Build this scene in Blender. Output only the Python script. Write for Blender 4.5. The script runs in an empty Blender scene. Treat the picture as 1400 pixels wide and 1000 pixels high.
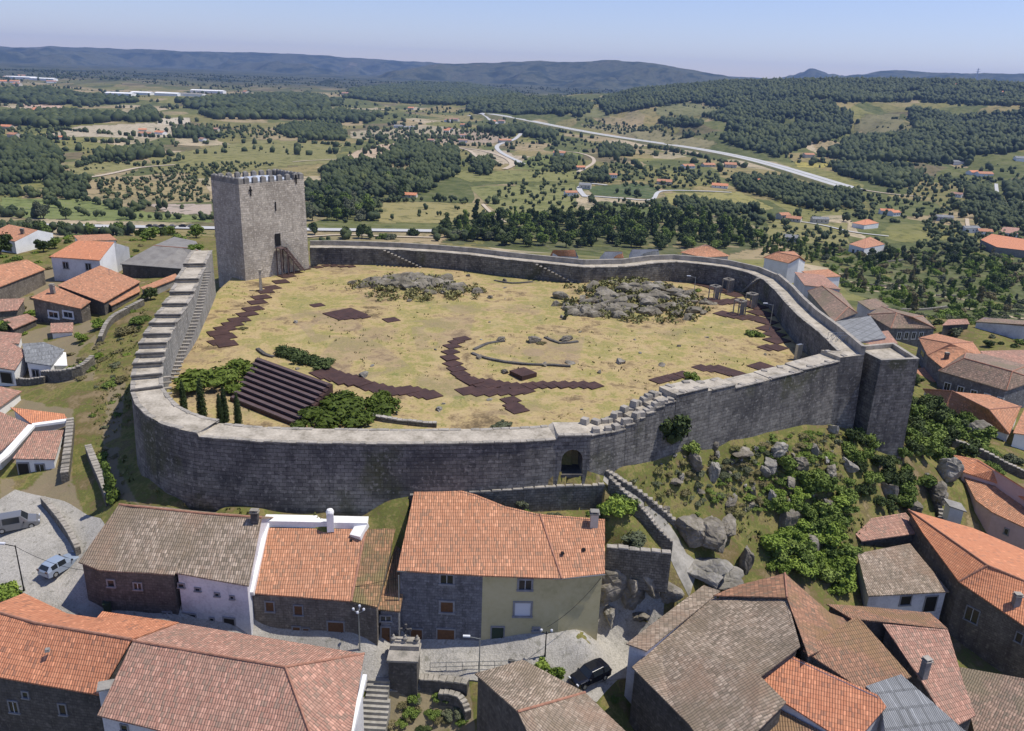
import bpy, bmesh, math, random
import numpy as np
from mathutils import Vector, Matrix
random.seed(7); RNG = np.random.default_rng(7)
SC = bpy.context.scene; COL = SC.collection
R = math.radians
# ------------------------------------------------------------------ camera, sky, sun, exposure
F, PITCH, ROLL, HC = 1100.0, math.atan(395/1100), .038, 38.0
CR_, SR_ = math.cos(ROLL), math.sin(ROLL)
CP, SP = math.cos(PITCH), math.sin(PITCH)
cam = bpy.data.objects.new('camera', bpy.data.cameras.new('camera')); COL.objects.link(cam)
cam.data.sensor_width = 36; cam.data.lens = 36*F/1400
cam.data.clip_start = 1; cam.data.clip_end = 60000
cam.location = (0, 0, HC); cam.rotation_euler = (Matrix.Rotation(R(90)-PITCH, 4, 'X') @ Matrix.Rotation(ROLL, 4, 'Z')).to_euler()
SC.camera = cam
SUN_EL, SUN_AZ = R(65), R(6)          # azimuth measured from +X towards +Y
S = Vector((math.cos(SUN_EL)*math.cos(SUN_AZ), math.cos(SUN_EL)*math.sin(SUN_AZ), math.sin(SUN_EL)))
W = bpy.data.worlds.new('World'); SC.world = W; W.use_nodes = True
wn = W.node_tree; bg = wn.nodes['Background']
sky = wn.nodes.new('ShaderNodeTexSky'); sky.sky_type = 'NISHITA'; sky.sun_disc = False
sky.sun_elevation = SUN_EL; sky.sun_rotation = math.pi/2-SUN_AZ
sky.altitude = 500; sky.air_density = 1.0; sky.dust_density = 0.3; sky.ozone_density = 2.7
wb = wn.nodes.new('ShaderNodeMix'); wb.data_type = 'RGBA'; wb.blend_type = 'MULTIPLY'; wb.inputs[0].default_value = 1; wb.inputs[7].default_value = (1.0, 0.93, 1.13, 1)   # the camera's white balance
wn.links.new(sky.outputs[0], wb.inputs[6]); wn.links.new(wb.outputs[2], bg.inputs[0]); bg.inputs[1].default_value = 0.12
sun = bpy.data.objects.new('sun', bpy.data.lights.new('sun', 'SUN')); COL.objects.link(sun)
sun.data.energy = 4.5; sun.data.angle = R(0.5); sun.data.color = (1.0, 0.94, 0.84)
sun.rotation_euler = S.to_track_quat('Z', 'Y').to_euler(); sun.location = (100, 50, 300)
SC.view_settings.view_transform = 'Standard'; SC.view_settings.look = 'None'
SC.view_settings.exposure = 0.06; SC.view_settings.gamma = 1.0
# ------------------------------------------------------------------ projection helpers (photograph pixel -> point in the place)
def ray(px, py):
    a1, b1 = (px-700)/F, (py-500)/F; a, b = a1*CR_+b1*SR_, b1*CR_-a1*SR_
    return Vector((a, CP-b*SP, -SP-b*CP))
def P(px, py, z):
    d = ray(px, py); t = (z-HC)/d.z
    return Vector((d.x*t, d.y*t, z))
def PY(px, py, Y):
    d = ray(px, py); t = Y/d.y
    return Vector((d.x*t, Y, HC+d.z*t))
def proj(x, y, z):
    dz = z-HC; dep = y*CP-dz*SP; up = y*SP+dz*CP
    dep = np.where(dep > 1, dep, 1e9) if isinstance(dep, np.ndarray) else dep
    a0, b0 = F*x/dep, -F*up/dep
    return 700+a0*CR_-b0*SR_, 500+a0*SR_+b0*CR_
def depth(p): return p[1]*CP-(p[2]-HC)*SP
# ------------------------------------------------------------------ noise
def _h(i, j, s):
    v = np.sin(i*127.1+j*311.7+s*74.7)*43758.5453
    return v-np.floor(v)
def vn(x, y, s=0.0):
    x = np.asarray(x, float); y = np.asarray(y, float)
    i = np.floor(x); j = np.floor(y); u = x-i; v = y-j
    u = u*u*(3-2*u); v = v*v*(3-2*v)
    a, b, c, d = _h(i, j, s), _h(i+1, j, s), _h(i, j+1, s), _h(i+1, j+1, s)
    return (a*(1-u)+b*u)*(1-v)+(c*(1-u)+d*u)*v
def fbm(x, y, s=0.0, o=4):
    t = 0; a = .5
    for k in range(o):
        t = t+a*(vn(x*2**k, y*2**k, s+k*3.7)-.5)*2; a *= .5
    return t
def sstep(x, a, b):
    t = np.clip((x-a)/(b-a), 0, 1); return t*t*(3-2*t)
# ------------------------------------------------------------------ castle wall line: outer top edge (px, py, z)
WALL = [  # stations, outer edge at wall-walk level
 (262,343,8.0),(251,366,7.5),(240,387,7.0),(232,404,6.6),(222,420,6.2),(212,435,5.8),(204,447,5.4),(196,462,5.0),
 (190,477,4.4),(186,490,3.9),(182,504,3.4),(180,520,3.0),(180,540,2.5),(186,557,2.3),(200,572,2.15),(222,584,2.05),(247,592,2.0),(270,597,1.95),
 (272,597,1.9),(300,600,1.9),(350,604,1.9),(420,606,1.9),(500,607,1.9),(580,607,1.9),(660,606,1.9),(720,604,1.9),(761,601,1.9),
 (763,600,2.3),(808,595.5,2.3),(842,590,2.3),(856,582,2.6),(869,574,3.0),(884,566,3.3),(897,558,3.6),(909,552,3.9),(925,540,3.9),
 (968,535,3.9),(1005,531,3.6),(1055,518,4.0),(1098,506,4.2),(1149,489,4.6),
 (1184,474,4.8),(1152,447,4.6),(1120,424,4.4),(1100,406,4.2),(1086,391,4.0),(1066,376,4.0),(1040,365,4.0),(1000,356,4.0),(960,351,4.0),(920,348,4.0),(890,349,4.0),(850,354,3.6),
 (800,355,3.6),(750,350,3.4),(700,345,3.4),(650,339,3.4),(600,335,3.4),(550,332,3.4),(500,330,3.4),(460,329,3.4),(424,329,3.4)]
WO = []
for _i, w in enumerate(WALL):
    hp = 1.15 if 41 <= _i <= 45 else (.95 if _i > 45 else 0)      # there the edge seen is the parapet's
    q = P(w[0], w[1], w[2]+hp); q.z = w[2]; WO.append(q)
def shift(i, zp): q = P(WALL[i][0], WALL[i][1], zp); q.z = WALL[i][2]; WO[i] = q
for _i in range(12, 18): WO[_i].z += .38
for _i, _z in ((18, 1.95), (27, 2.3)):
    dd = (WO[_i+1]-WO[_i-1]) if _i == 27 else (WO[_i+2]-WO[_i-1]); dd.z = 0; q = WO[_i-1]+dd.normalized()*.15; q.z = _z; WO[_i] = q
def on_line(px, py, A, B):
    d = ray(px, py); nx, ny = B.y-A.y, A.x-B.x; t = (A.x*nx+A.y*ny)/(d.x*nx+d.y*ny); return Vector((d.x*t, d.y*t, HC+d.z*t))
A_, B_ = WO[28], WO[40]
for _i in range(29, 40):
    q = on_line(WALL[_i][0], WALL[_i][1], A_, B_); u_ = (q-A_).xy.length/(B_-A_).xy.length; WO[_i] = q
NW = len(WO)
print('rising stretch z', [round(q.z, 1) for q in WO[28:41]])
def wall_base(px, py):
    d = ray(px, py); best = None
    for A, B in zip(WO[12:40], WO[13:41]):
        c0, c1 = A.x*d.y-A.y*d.x, B.x*d.y-B.y*d.x
        if c0*c1 <= 0 and c0 != c1:
            q = A.lerp(B, c0/(c0-c1)); 
            if best is None or q.y < best.y: best = q
    if best is None: return None
    n = Vector((best.x, best.y, 0)).normalized(); yy = best.y-n.y*.9; t = yy/d.y
    return Vector((d.x*t, yy, HC+d.z*t))
def th_at(i):
    x = WALL[i][0]
    if i <= 12: return 3.3
    if i <= 28: return 3.6
    if i <= 41: return 2.9
    return 3.0
WI = []
for i in range(NW):
    a = WO[max(i-1, 0)]; b = WO[min(i+1, NW-1)]
    if i == 40: a, b = WO[39], WO[41]
    d = Vector((b.x-a.x, b.y-a.y)); d.normalize()
    n = Vector((-d.y, d.x))                    # inward
    k = 1.0
    if i in (40, 41): k = 1.15
    q = WO[i]; WI.append(Vector((q.x+n.x*th_at(i)*k, q.y+n.y*th_at(i)*k, q.z)))
MID = np.array([((o.x+i.x)/2, (o.y+i.y)/2) for o, i in zip(WO, WI)])
TC = [P(336, 384, 0)]                          # tower corners: near, right, back, left
ang = R(53); tw = 12.6
t0 = TC[0]; e1 = Vector((math.cos(ang), math.sin(ang), 0)); e2 = Vector((-math.sin(ang), math.cos(ang), 0))
HK = PY(335, 245, t0.y).z-1.1
for _k in range(30): tw += .02*(417-proj(*(t0+e1*tw+Vector((0, 0, HK))))[0])
tw2 = tw
for _k in range(30): tw2 -= .02*(289-proj(*(t0+e2*tw2+Vector((0, 0, HK))))[0])
print('keep', tw, tw2, HK)
TC = [t0, t0+e1*tw, t0+e1*tw+e2*tw2, t0+e2*tw2]
POLY = np.vstack([MID, np.array([[TC[1].x, TC[1].y+2], [TC[2].x, TC[2].y-3], [TC[3].x+2, TC[3].y]])])
def sdist(x, y):
    """signed distance to the wall's centre line, positive inside the castle"""
    x = np.asarray(x, float); y = np.asarray(y, float)
    best = np.full(x.shape, 1e9); ins = np.zeros(x.shape, bool)
    n = len(POLY)
    for i in range(n):
        ax, ay = POLY[i]; bx, by = POLY[(i+1) % n]
        dx, dy = bx-ax, by-ay; L = dx*dx+dy*dy+1e-9
        t = np.clip(((x-ax)*dx+(y-ay)*dy)/L, 0, 1)
        best = np.minimum(best, (x-ax-t*dx)**2+(y-ay-t*dy)**2)
        if abs(dy) > 1e-9:
            c = ((ay > y) != (by > y)) & (x < (bx-ax)*(y-ay)/(by-ay)+ax); ins ^= c
    d = np.sqrt(best); return np.where(ins, d, -d)
# ------------------------------------------------------------------ terrain
BASE = [(207,655),(225,675),(250,686),(300,692),(350,697),(450,695),(530,690),(600,684),(690,668),(760,658),(800,650),(850,643),(880,638),(940,618),(1000,605),(1050,594),(1100,583),(1135,580)]
CTRL = [(178,600,-6.0),(150,500,-4.5),(180,440,-3.8),(130,560,-5.8),(140,640,-7.2),(125,700,-9.2),
 (40,790,-11),(80,780,-11),(110,810,-11.5),(20,730,-10.5),(60,670,-9.5),(40,520,-8.4),(60,450,-7),(150,400,-5),(100,390,-5.2),(20,400,-6),(230,345,-4),(0,330,-6),
 (800,870,-16),(860,855,-15.5),(800,930,-16.8),(700,915,-16.4),(640,915,-16.3),(540,915,-16.3),
 (510,965,-18.5),(520,1000,-20.5),(600,975,-19.5),(850,990,-20),(900,960,-20),(200,920,-16.5),(60,960,-17),(300,980,-19),(420,960,-18.5),
 (720,690,-5.3),(750,706,-6.2),(870,742,-7.6),(870,800,-12.0),(930,790,-11.8),(980,800,-14),(828,653,-3.2),(850,670,-4.4),(885,702,-6.8),(918,748,-9.6),(940,790,-12.0),
 (950,670,-6.2),(1000,650,-6.4),(1060,680,-9),(1100,720,-12),(1150,770,-16),(1190,810,-19),(1172,600,-6.8),(1240,615,-9.5),(1170,650,-9.5),(1250,640,-12),(1240,700,-15.5),(1290,660,-14),(1330,600,-15.5),(1380,640,-17),
 (1300,870,-23),(1350,910,-24),(1000,900,-19),(1100,950,-22),(1200,950,-23),(1330,740,-20),(1390,760,-21),
 (1300,545,-17),(1390,590,-18),(1210,460,-18),(1300,440,-21),(1390,480,-21),(1390,440,-26),(1250,400,-32),(1180,400,-27),(1320,380,-42),(1390,390,-40)]
def foot(px, py, e0, e1):
    q = on_line(px, py, P(*e0), P(*e1)); k = (q.y-.35)/q.y; return Vector((q.x*k, q.y*k, HC+(q.z-HC)*k))
EA, EB, EC, ED, EE, EF = (107,768,-7.3), (238,786,-7.6), (340,801,-8.1), (543,780,-7.7), (660,787,-7.8), (768,791,-8.0)
EG, EC0, EC1, EB0 = (827,784,-8.0), (343,811,-9.9), (516,830,-10.4), (238,783,-7.55)
FEET = [foot(180,838,EA,EB), foot(230,847,EA,EB), foot(262,857,EB0,EC), foot(322,866,EB0,EC), foot(360,869,EC0,EC1), foot(440,880,EC0,EC1), foot(500,886,EC0,EC1),
        foot(560,887,ED,EE), foot(650,888,ED,EE), foot(720,877,EE,EF), foot(800,860,EF,EG)]
print('feet', [(round(q.x), round(q.y), round(q.z, 1)) for q in FEET])
SZ = FEET[7].z+16; print('SZ', SZ)
CTRL = [((x, y, z+SZ) if (500 < x < 910 and y > 850) or (y > 900 and x < 910) else (x, y, z)) for x, y, z in CTRL]
pts = FEET+[P(*c) for c in CTRL]+[q for q in (wall_base(*w) for w in BASE) if q is not None]
print('base', [(round(q.x), round(q.y), round(q.z, 1)) for q in pts[len(CTRL)+11:]])
pts += [Vector(v) for v in [(-32,75.5,-9),(-18,75.5,-9),(-6,74,-8.5)]]
pts += [Vector(v) for v in [(-45,197,-5),(-20,194,-6),(5,182,-7),(30,180,-8),(54,165,-9),(59,140,-11),(57,120,-11),(-95,232,-8),(-40,240,-13),(0,235,-16),(50,230,-21),(100,200,-27),
   (-150,200,-8),(-150,120,-8),(-120,70,-12),(120,120,-20),(160,180,-28),(110,70,-26),(0,40,-24),(-60,40,-22),(60,40,-28),(-60,112,-4.4),(-62,128,-4)]]
CX = np.array([(p.x, p.y) for p in pts]); CZ = np.array([p.z for p in pts])
_K = np.sqrt(((CX[:, None]-CX[None])**2).sum(2)+1.0)
_n = len(CX); _A = np.zeros((_n+1, _n+1)); _A[:_n, :_n] = _K+np.eye(_n)*-0.35; _A[:_n, _n] = 1; _A[_n, :_n] = 1
_Wt = np.linalg.solve(_A, np.append(CZ, 0))
SKY_A = ([-400,0,75,150,250,350,450,500,560,600,700,800,900,960,1050,1085,1150,1300,1900],[66,64,64,66,70,71,76,80,84,87,95,100,104,105,107,110,113,114,114], 9000,13000)
SKY_B = ([300,480,540,600,650,700,740,770,800,840,880,920,960,990,1020,1060,1200],[140,112,97,88,86,85,83,85,84,82,86,91,99,104,112,122,150], 6200,8600)
SKY_C = ([1000,1100,1120,1140,1180,1200,1220,1260,1300,1350,1400,1600,1900],[135,118,112,107,101,97,96,98,100,101,101,100,95], 7400,10500)
SKY_D = ([400,500,600,650,700,800,860,920,960,1000,1050,1100,1200,1280,1340,1400,1800],[160,150,143,140,136,129,127,121,117,113,113,112,112,112,113,114,110], 1150,3300)
SKY_E = ([200,330,400,450,520,600,650,700,800],[150,129,124,118,113,113,118,128,140], 4000,5600)
BR = [0,200,300,450,600,900,1500,2500,4000,6000,9000,40000]
BZ = [-20,-20,-40,-64,-82,-92,-94,-88,-66,-36,-14,-10]
def zfar(x, y):
    r = np.hypot(x, y); z = np.interp(r, BR, BZ)
    amp = np.interp(r, [200,500,900,2000,4000,7000], [0,4,11,16,18,10])
    z = z+amp*fbm(x/420, y/420, 1.3, 3)
    px, _q = proj(x, np.maximum(y, 1), np.full(x.shape, HC))
    for xs, ys, r1, r0 in (SKY_D, SKY_E, SKY_B, SKY_C, SKY_A):
        sy = np.interp(px, xs, ys)
        a1, b1 = (px-700)/F, (sy-500)/F; a_, b_ = a1*CR_+b1*SR_, b1*CR_-a1*SR_; el = (-SP-b_*CP)/np.hypot(a_, CP-b_*SP)
        rr = r0*(1+.10*fbm(px/160, px*0, r0/1000., 2))
        top = HC+el*rr
        g = np.clip((r-r1)/(rr-r1), 0, 1); g = g**1.25 if r0 < 4000 else g**1.5
        gull = fbm(x/(r0*.07), y/(r0*.07), r0/999., 5)*r0*(.03 if r0 > 5000 else .014)*np.clip(g*(1-g)**1.6*5.5, 0, 1)
        rim = fbm(px/25., px*0, r0/777., 3)*r0*.0013*g
        zz = -130+(top+130)*g+gull+rim
        zz = np.where(r > rr, top+rim-(r-rr)*.02, zz)
        z = np.maximum(z, zz)
    return z
O1 = P(572, 392, 0); O2 = P(862, 405, 0)
def zcourt(x, y):
    z = .35*fbm(x/14, y/14, 5.1, 3)
    z = z+1.3*np.exp(-((x-O1.x)**2/75+(y-O1.y)**2/34))+2.1*np.exp(-((x-O2.x)**2/120+(y-O2.y)**2/80))+.5*fbm(x/5, y/5, 7.7, 3)*(np.exp(-((x-O1.x)**2+(y-O1.y)**2)/150)+np.exp(-((x-O2.x)**2+(y-O2.y)**2)/260))
    z = z+.5*np.exp(-((x+5)**2+(y-112)**2)/220)
    return z
def in_poly(px, py, poly):
    ins = np.zeros(px.shape, bool); n = len(poly)
    for i in range(n):
        ax, ay = poly[i]; bx, by = poly[(i+1) % n]
        if ay == by: continue
        ins ^= ((ay > py) != (by > py)) & (px < (bx-ax)*(py-ay)/(by-ay)+ax)
    return ins
RW = [P(560,676,-3.9), P(640,672,-3.7), P(700,668,-3.5), P(760,664,-3.4), P(826,662,-3.4)]
CUTS = [([(q.x, q.y) for q in RW]+[(RW[-1].x-.5, RW[-1].y-4.5), (RW[2].x, RW[2].y-4.5), (RW[0].x, RW[0].y-4.5)], -6.3)]
print('RW', [(round(q.x,1), round(q.y,1)) for q in RW])
_g = wall_base(785, 653); _gd = (WO[28]-WO[27]); _gd.z = 0; _gd.normalize(); _gn = Vector((-_gd.y, _gd.x, 0))
GATE_CUT = ([tuple((_g+_gd*u+_gn*v).xy) for u, v in ((-1.3, -.3), (1.3, -.3), (1.3, 3.1), (-1.3, 3.1))], _g.z-.15)
def terr(x, y, parts=False):
    x = np.asarray(x, float); y = np.asarray(y, float); sh = x.shape
    xf, yf = x.ravel(), y.ravel(); r = np.hypot(xf, yf)
    z = zfar(xf, yf)
    nr = r < 360
    if nr.any():
        xn, yn = xf[nr], yf[nr]
        zo = np.full(xn.shape, _Wt[_n])
        for k in range(_n):
            zo += _Wt[k]*np.sqrt((xn-CX[k, 0])**2+(yn-CX[k, 1])**2+1.0)
        zo += .25*fbm(xn/6, yn/6, 9.2, 3)
        for (poly, zc) in CUTS:
            ins_ = in_poly(xn, yn, poly); zo = np.where(ins_, np.minimum(zo, zc+.12*fbm(xn/2, yn/2, 1.1, 2)), zo)
        w = sstep(r[nr], 235, 350)
        zo = zo*(1-w)+z[nr]*w
        sd = sdist(xn, yn); k = sstep(sd, .2, 1.35)
        z[nr] = zo*(1-k)+zcourt(xn, yn)*k
        if GATE_CUT is not None: gi = in_poly(xn, yn, GATE_CUT[0]); zz = z[nr]; z[nr] = np.where(gi, np.minimum(zz, GATE_CUT[1]), zz)
    return z.reshape(sh)
def tz(x, y): return float(terr(np.array([x]), np.array([y]))[0])
_ts = np.concatenate([np.linspace(35, 330, 900), np.geomspace(331, 20000, 1600)])
def G(px, py, far=False):
    """where the sight line through a photograph pixel meets the ground"""
    d = ray(px, py); s = _ts/d.y
    x, y, z = d.x*s, _ts, HC+d.z*s
    if not far: x, y, z = x[:1400], y[:1400], z[:1400]
    g = terr(x, y); b = np.nonzero(z < g)[0]
    if len(b) == 0 or b[0] == 0: k = len(x)-1; return Vector((x[k], y[k], g[k]))
    k = b[0]; a0 = z[k-1]-g[k-1]; a1 = g[k]-z[k]; t = a0/(a0+a1+1e-9)
    return Vector((x[k-1]+(x[k]-x[k-1])*t, y[k-1]+(y[k]-y[k-1])*t, g[k-1]+(g[k]-g[k-1])*t))
# ------------------------------------------------------------------ materials
class NT:
    def __init__(s, name):
        s.m = bpy.data.materials.new(name); s.m.use_nodes = True; s.t = s.m.node_tree
        s.b = s.t.nodes['Principled BSDF']; s.b.inputs['Specular IOR Level'].default_value = .25
    def n(s, ty, **kw):
        o = s.t.nodes.new('ShaderNode'+ty)
        for k, v in kw.items():
            if k in o.inputs: s.put(o.inputs[k], v)
            else: setattr(o, k, v)
        return o
    def put(s, inp, v):
        if isinstance(v, bpy.types.NodeSocket): s.t.links.new(v, inp)
        elif isinstance(v, tuple) and len(v) == 3 and inp.type == 'RGBA': inp.default_value = (*v, 1)
        else: inp.default_value = v
    def math(s, op, a, b=0.0, c=None):
        o = s.n('Math', operation=op); s.put(o.inputs[0], a); s.put(o.inputs[1], b)
        if c is not None: s.put(o.inputs[2], c)
        return o.outputs[0]
    def mix(s, f, a, b, mode='MIX'):
        o = s.n('Mix', data_type='RGBA', blend_type=mode); s.put(o.inputs[0], f); s.put(o.inputs[6], a); s.put(o.inputs[7], b)
        return o.outputs[2]
    def noise(s, sc, det=4, vec=None, rough=.55, dist=0):
        o = s.n('TexNoise', Scale=sc, Detail=det, Roughness=rough, Distortion=dist)
        s.t.links.new(vec if vec is not None else s.pos(), o.inputs['Vector']); return o.outputs[0]
    def pos(s):
        if not hasattr(s, '_p'): s._p = s.n('NewGeometry').outputs['Position']
        return s._p
    def obj(s):
        if not hasattr(s, '_o'): s._o = s.n('TexCoord').outputs['Object']
        return s._o
    def uv(s):
        if not hasattr(s, '_u'): s._u = s.n('UVMap').outputs[0]
        return s._u
    def ramp(s, f, stops):
        o = s.n('ValToRGB'); s.put(o.inputs[0], f); e = o.color_ramp.elements
        while len(e) < len(stops): e.new(.5)
        for k, (p, c) in enumerate(stops): e[k].position = p; e[k].color = (*c, 1)
        return o.outputs[0]
    def val(s, f, a, b):
        o = s.n('MapRange'); s.put(o.inputs[0], f); o.inputs[1].default_value = a; o.inputs[2].default_value = b; return o.outputs[0]
    def bump(s, h, st=.5, dist=.05):
        o = s.n('Bump', Strength=st, Distance=dist, Height=h); s.t.links.new(o.outputs[0], s.b.inputs['Normal']); return o
    def base(s, c, rough=.85): s.put(s.b.inputs['Base Color'], c); s.b.inputs['Roughness'].default_value = rough
def mnoise(name, cols, sc=.5, rough=.85, bump=.3, bd=.04, fine=None, obj=False):
    k = NT(name); v = k.obj() if obj else k.pos()
    f = k.noise(sc, 5, v); g = k.noise(fine or sc*9, 3, v)
    ff = k.math('ADD', k.math('MULTIPLY', f, .65), k.math('MULTIPLY', g, .35))
    st = [(.34+.32*i/max(len(cols)-1, 1), c) for i, c in enumerate(cols)]
    k.base(k.ramp(ff, st), rough)
    if bump: k.bump(g, bump, bd)
    return k.m
def mstone(name, c1, c2, mortar, bw=.8, bh=.4, stain=(.06,.055,.05), moss=None, bump=.6, stn=.45):
    k = NT(name); uv = k.uv()
    wob = k.n('VectorMath', operation='MULTIPLY_ADD'); nz = k.n('TexNoise', Scale=1.3, Detail=2); k.t.links.new(uv, nz.inputs['Vector'])
    k.t.links.new(nz.outputs['Color'], wob.inputs[0]); wob.inputs[1].default_value = (.22,.16,0); k.t.links.new(uv, wob.inputs[2])
    br = k.n('TexBrick', Scale=1.0, **{'Mortar Size': .022, 'Mortar Smooth': .4, 'Brick Width': bw, 'Row Height': bh, 'Color1': c1, 'Color2': c2, 'Mortar': mortar, 'Bias': 0.0})
    k.t.links.new(wob.outputs[0], br.inputs['Vector'])
    big = k.noise(.16, 5); mid = k.noise(1.1, 4); fine = k.noise(7, 3)
    var = k.mix(k.val(mid, .35, .7), br.outputs[0], tuple(min(1, x*1.35) for x in c2)); var = k.mix(.5, br.outputs[0], var)
    var = k.mix(k.math('MULTIPLY', k.val(big, .45, .66), stn), var, stain)
    if moss: var = k.mix(k.math('MULTIPLY', k.val(k.noise(.11, 4, None, .6), .56, .66), .7), var, moss)
    var = k.mix(k.math('MULTIPLY', k.val(fine, .3, .75), .35), var, tuple(x*.5 for x in c1))
    sm = k.n('VectorMath', operation='MULTIPLY'); k.t.links.new(uv, sm.inputs[0]); sm.inputs[1].default_value = (.9, .12, 1)
    var = k.mix(k.math('MULTIPLY', k.val(k.noise(1.0, 5, sm.outputs[0], .65), .5, .64), .5), var, stain)
    var = k.mix(k.math('MULTIPLY', k.val(k.noise(2.4, 4), .56, .68), .5), var, tuple(min(1, x*1.6) for x in c2))
    k.base(var, .9)
    h = k.math('ADD', k.math('MULTIPLY', br.outputs[1], -1.0), k.math('MULTIPLY', mid, .8)); k.bump(h, bump, .06)
    return k.m
def mtile(name, ca, cb, cd, age=.4, tw=.23, tl=.42, moss=None, patch=None):
    """barrel tiles: courses and rows follow the roof's own uv in metres"""
    k = NT(name); sep = k.n('SeparateXYZ'); k.t.links.new(k.uv(), sep.inputs[0]); u, v = sep.outputs[0], sep.outputs[1]
    jit = k.n('TexNoise', Scale=.9, Detail=1); k.t.links.new(k.uv(), jit.inputs['Vector'])
    u = k.math('ADD', u, k.math('MULTIPLY', jit.outputs[0], .22 if age > .25 else .05))
    us = k.math('DIVIDE', u, tw); vs = k.math('DIVIDE', v, tl)
    cv = k.n('CombineXYZ'); k.put(cv.inputs[0], k.math('FLOOR', us)); k.put(cv.inputs[1], k.math('FLOOR', vs))
    wn_ = k.n('TexWhiteNoise', noise_dimensions='2D'); k.t.links.new(cv.outputs[0], wn_.inputs['Vector'])
    ra = wn_.outputs[0]
    c = k.mix(ra, ca, cb)
    c = k.mix(k.math('MULTIPLY', k.math('GREATER_THAN', k.math('FRACT', k.math('MULTIPLY', ra, 17.3)), 1-age*.45), .75), c, cd)
    c = k.mix(k.math('MULTIPLY', k.math('GREATER_THAN', k.math('FRACT', k.math('MULTIPLY', ra, 31.7)), 1-age*.35), .6), c, tuple(min(1, x*1.45) for x in ca))
    big = k.noise(.35, 4); fine = k.noise(3.2, 4)
    c = k.mix(k.math('MULTIPLY', k.val(big, .42, .68), age), c, cd)
    c = k.mix(k.math('MULTIPLY', k.val(fine, .45, .75), age*.8), c, tuple(x*.55 for x in cd))
    if moss: c = k.mix(k.math('MULTIPLY', k.val(k.noise(.22, 5), .5, .62), .75), c, moss)
    if patch: c = k.mix(k.math('MULTIPLY', k.val(k.noise(.16, 5, None, .7), .5, .66), .65), c, patch)
    fu = k.math('FRACT', us); fv = k.math('FRACT', vs)
    c = k.mix(k.math('MULTIPLY', k.math('GREATER_THAN', fv, .86), .38), c, tuple(x*.5 for x in cd))   # darker line where one course laps the next
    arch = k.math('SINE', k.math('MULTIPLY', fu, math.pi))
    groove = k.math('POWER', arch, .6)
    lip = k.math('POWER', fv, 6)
    c = k.mix(k.math('MULTIPLY', k.math('SUBTRACT', 1.0, groove), .35), c, tuple(x*.45 for x in cd))   # darker towards the channels
    k.base(c, .85)
    h = k.math('ADD', arch, k.math('MULTIPLY', fv, .35)); h = k.math('ADD', h, k.math('MULTIPLY', ra, .3*age))
    k.bump(h, .9, .075)
    return k.m
def mplain(name, c, rough=.5, metal=0, spec=None):
    k = NT(name); k.base(c, rough); k.b.inputs['Metallic'].default_value = metal
    if spec is not None: k.b.inputs['Specular IOR Level'].default_value = spec
    return k.m
M = {}
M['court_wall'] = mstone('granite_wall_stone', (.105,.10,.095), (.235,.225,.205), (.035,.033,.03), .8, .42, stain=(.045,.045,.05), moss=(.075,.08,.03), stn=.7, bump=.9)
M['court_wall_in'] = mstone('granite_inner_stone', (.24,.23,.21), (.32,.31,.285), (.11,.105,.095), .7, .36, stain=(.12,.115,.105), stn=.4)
M['walk'] = mnoise('worn_walk_stone', [(.22,.195,.15),(.39,.35,.285),(.53,.48,.395)], .5, .9, .6, .06, fine=3.5)
M['cope'] = mnoise('coping_stone', [(.17,.16,.135),(.31,.285,.245),(.42,.385,.335)], .8, .9, .4, .05)
M['tower'] = mstone('tower_ashlar', (.33,.295,.25), (.54,.49,.42), (.17,.155,.135), .8, .4, stain=(.25,.22,.185), bump=.8, stn=.6)
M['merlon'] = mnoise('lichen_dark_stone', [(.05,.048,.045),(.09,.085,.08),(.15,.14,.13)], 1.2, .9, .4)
M['merlon2'] = mnoise('weathered_battlement_stone', [(.13,.125,.115),(.22,.21,.195),(.31,.295,.27)], 1.0, .9, .5)
M['leadroof'] = mnoise('pale_terrace_paving', [(.36,.40,.47),(.44,.48,.54),(.50,.53,.58)], .5, .5, .1)
M['granite'] = mstone('house_granite', (.13,.13,.14), (.22,.22,.235), (.085,.085,.09), .55, .32, stain=(.06,.06,.065), stn=.3)
M['darkstone'] = mstone('dark_house_stone', (.085,.08,.075), (.14,.13,.12), (.05,.047,.044), .5, .3, stain=(.05,.045,.04))
M['brownstone'] = mstone('brown_house_stone', (.16,.14,.115), (.24,.21,.175), (.08,.07,.06), .5, .28, stain=(.07,.06,.05))
M['fieldwall'] = mstone('dry_stone', (.12,.11,.095), (.22,.205,.175), (.035,.032,.03), .5, .3, stain=(.06,.055,.045), moss=(.1,.11,.05), bump=.9)
M['white'] = mnoise('whitewash', [(.68,.68,.67),(.8,.8,.79),(.85,.85,.84)], .5, .8, .15, .02)
M['whitegrey'] = mnoise('old_whitewash', [(.42,.42,.45),(.6,.6,.63),(.7,.7,.72)], .45, .85, .15, .02)
M['yellow'] = mnoise('yellow_render', [(.40,.35,.19),(.50,.44,.25),(.54,.48,.29)], .25, .85, .15, .02)
M['pink'] = mnoise('pink_render', [(.48,.36,.37),(.56,.43,.44),(.6,.47,.48)], .3, .85, .1, .02)
M['cream'] = mnoise('cream_render', [(.5,.46,.38),(.6,.56,.48)], .3, .85, .1, .02)
M['concrete'] = mnoise('weathered_concrete', [(.16,.155,.14),(.26,.25,.23),(.34,.33,.3)], .6, .9, .3, .03)
M['t_orange'] = mtile('orange_roof_tile', (.68,.30,.165), (.56,.225,.12), (.34,.17,.11), .16)
M['t_salmon'] = mtile('salmon_roof_tile', (.60,.30,.175), (.51,.235,.13), (.33,.20,.13), .27)
M['t_new'] = mtile('fresh_orange_roof_tile', (.70,.31,.165), (.62,.25,.13), (.45,.22,.14), .1)
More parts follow.
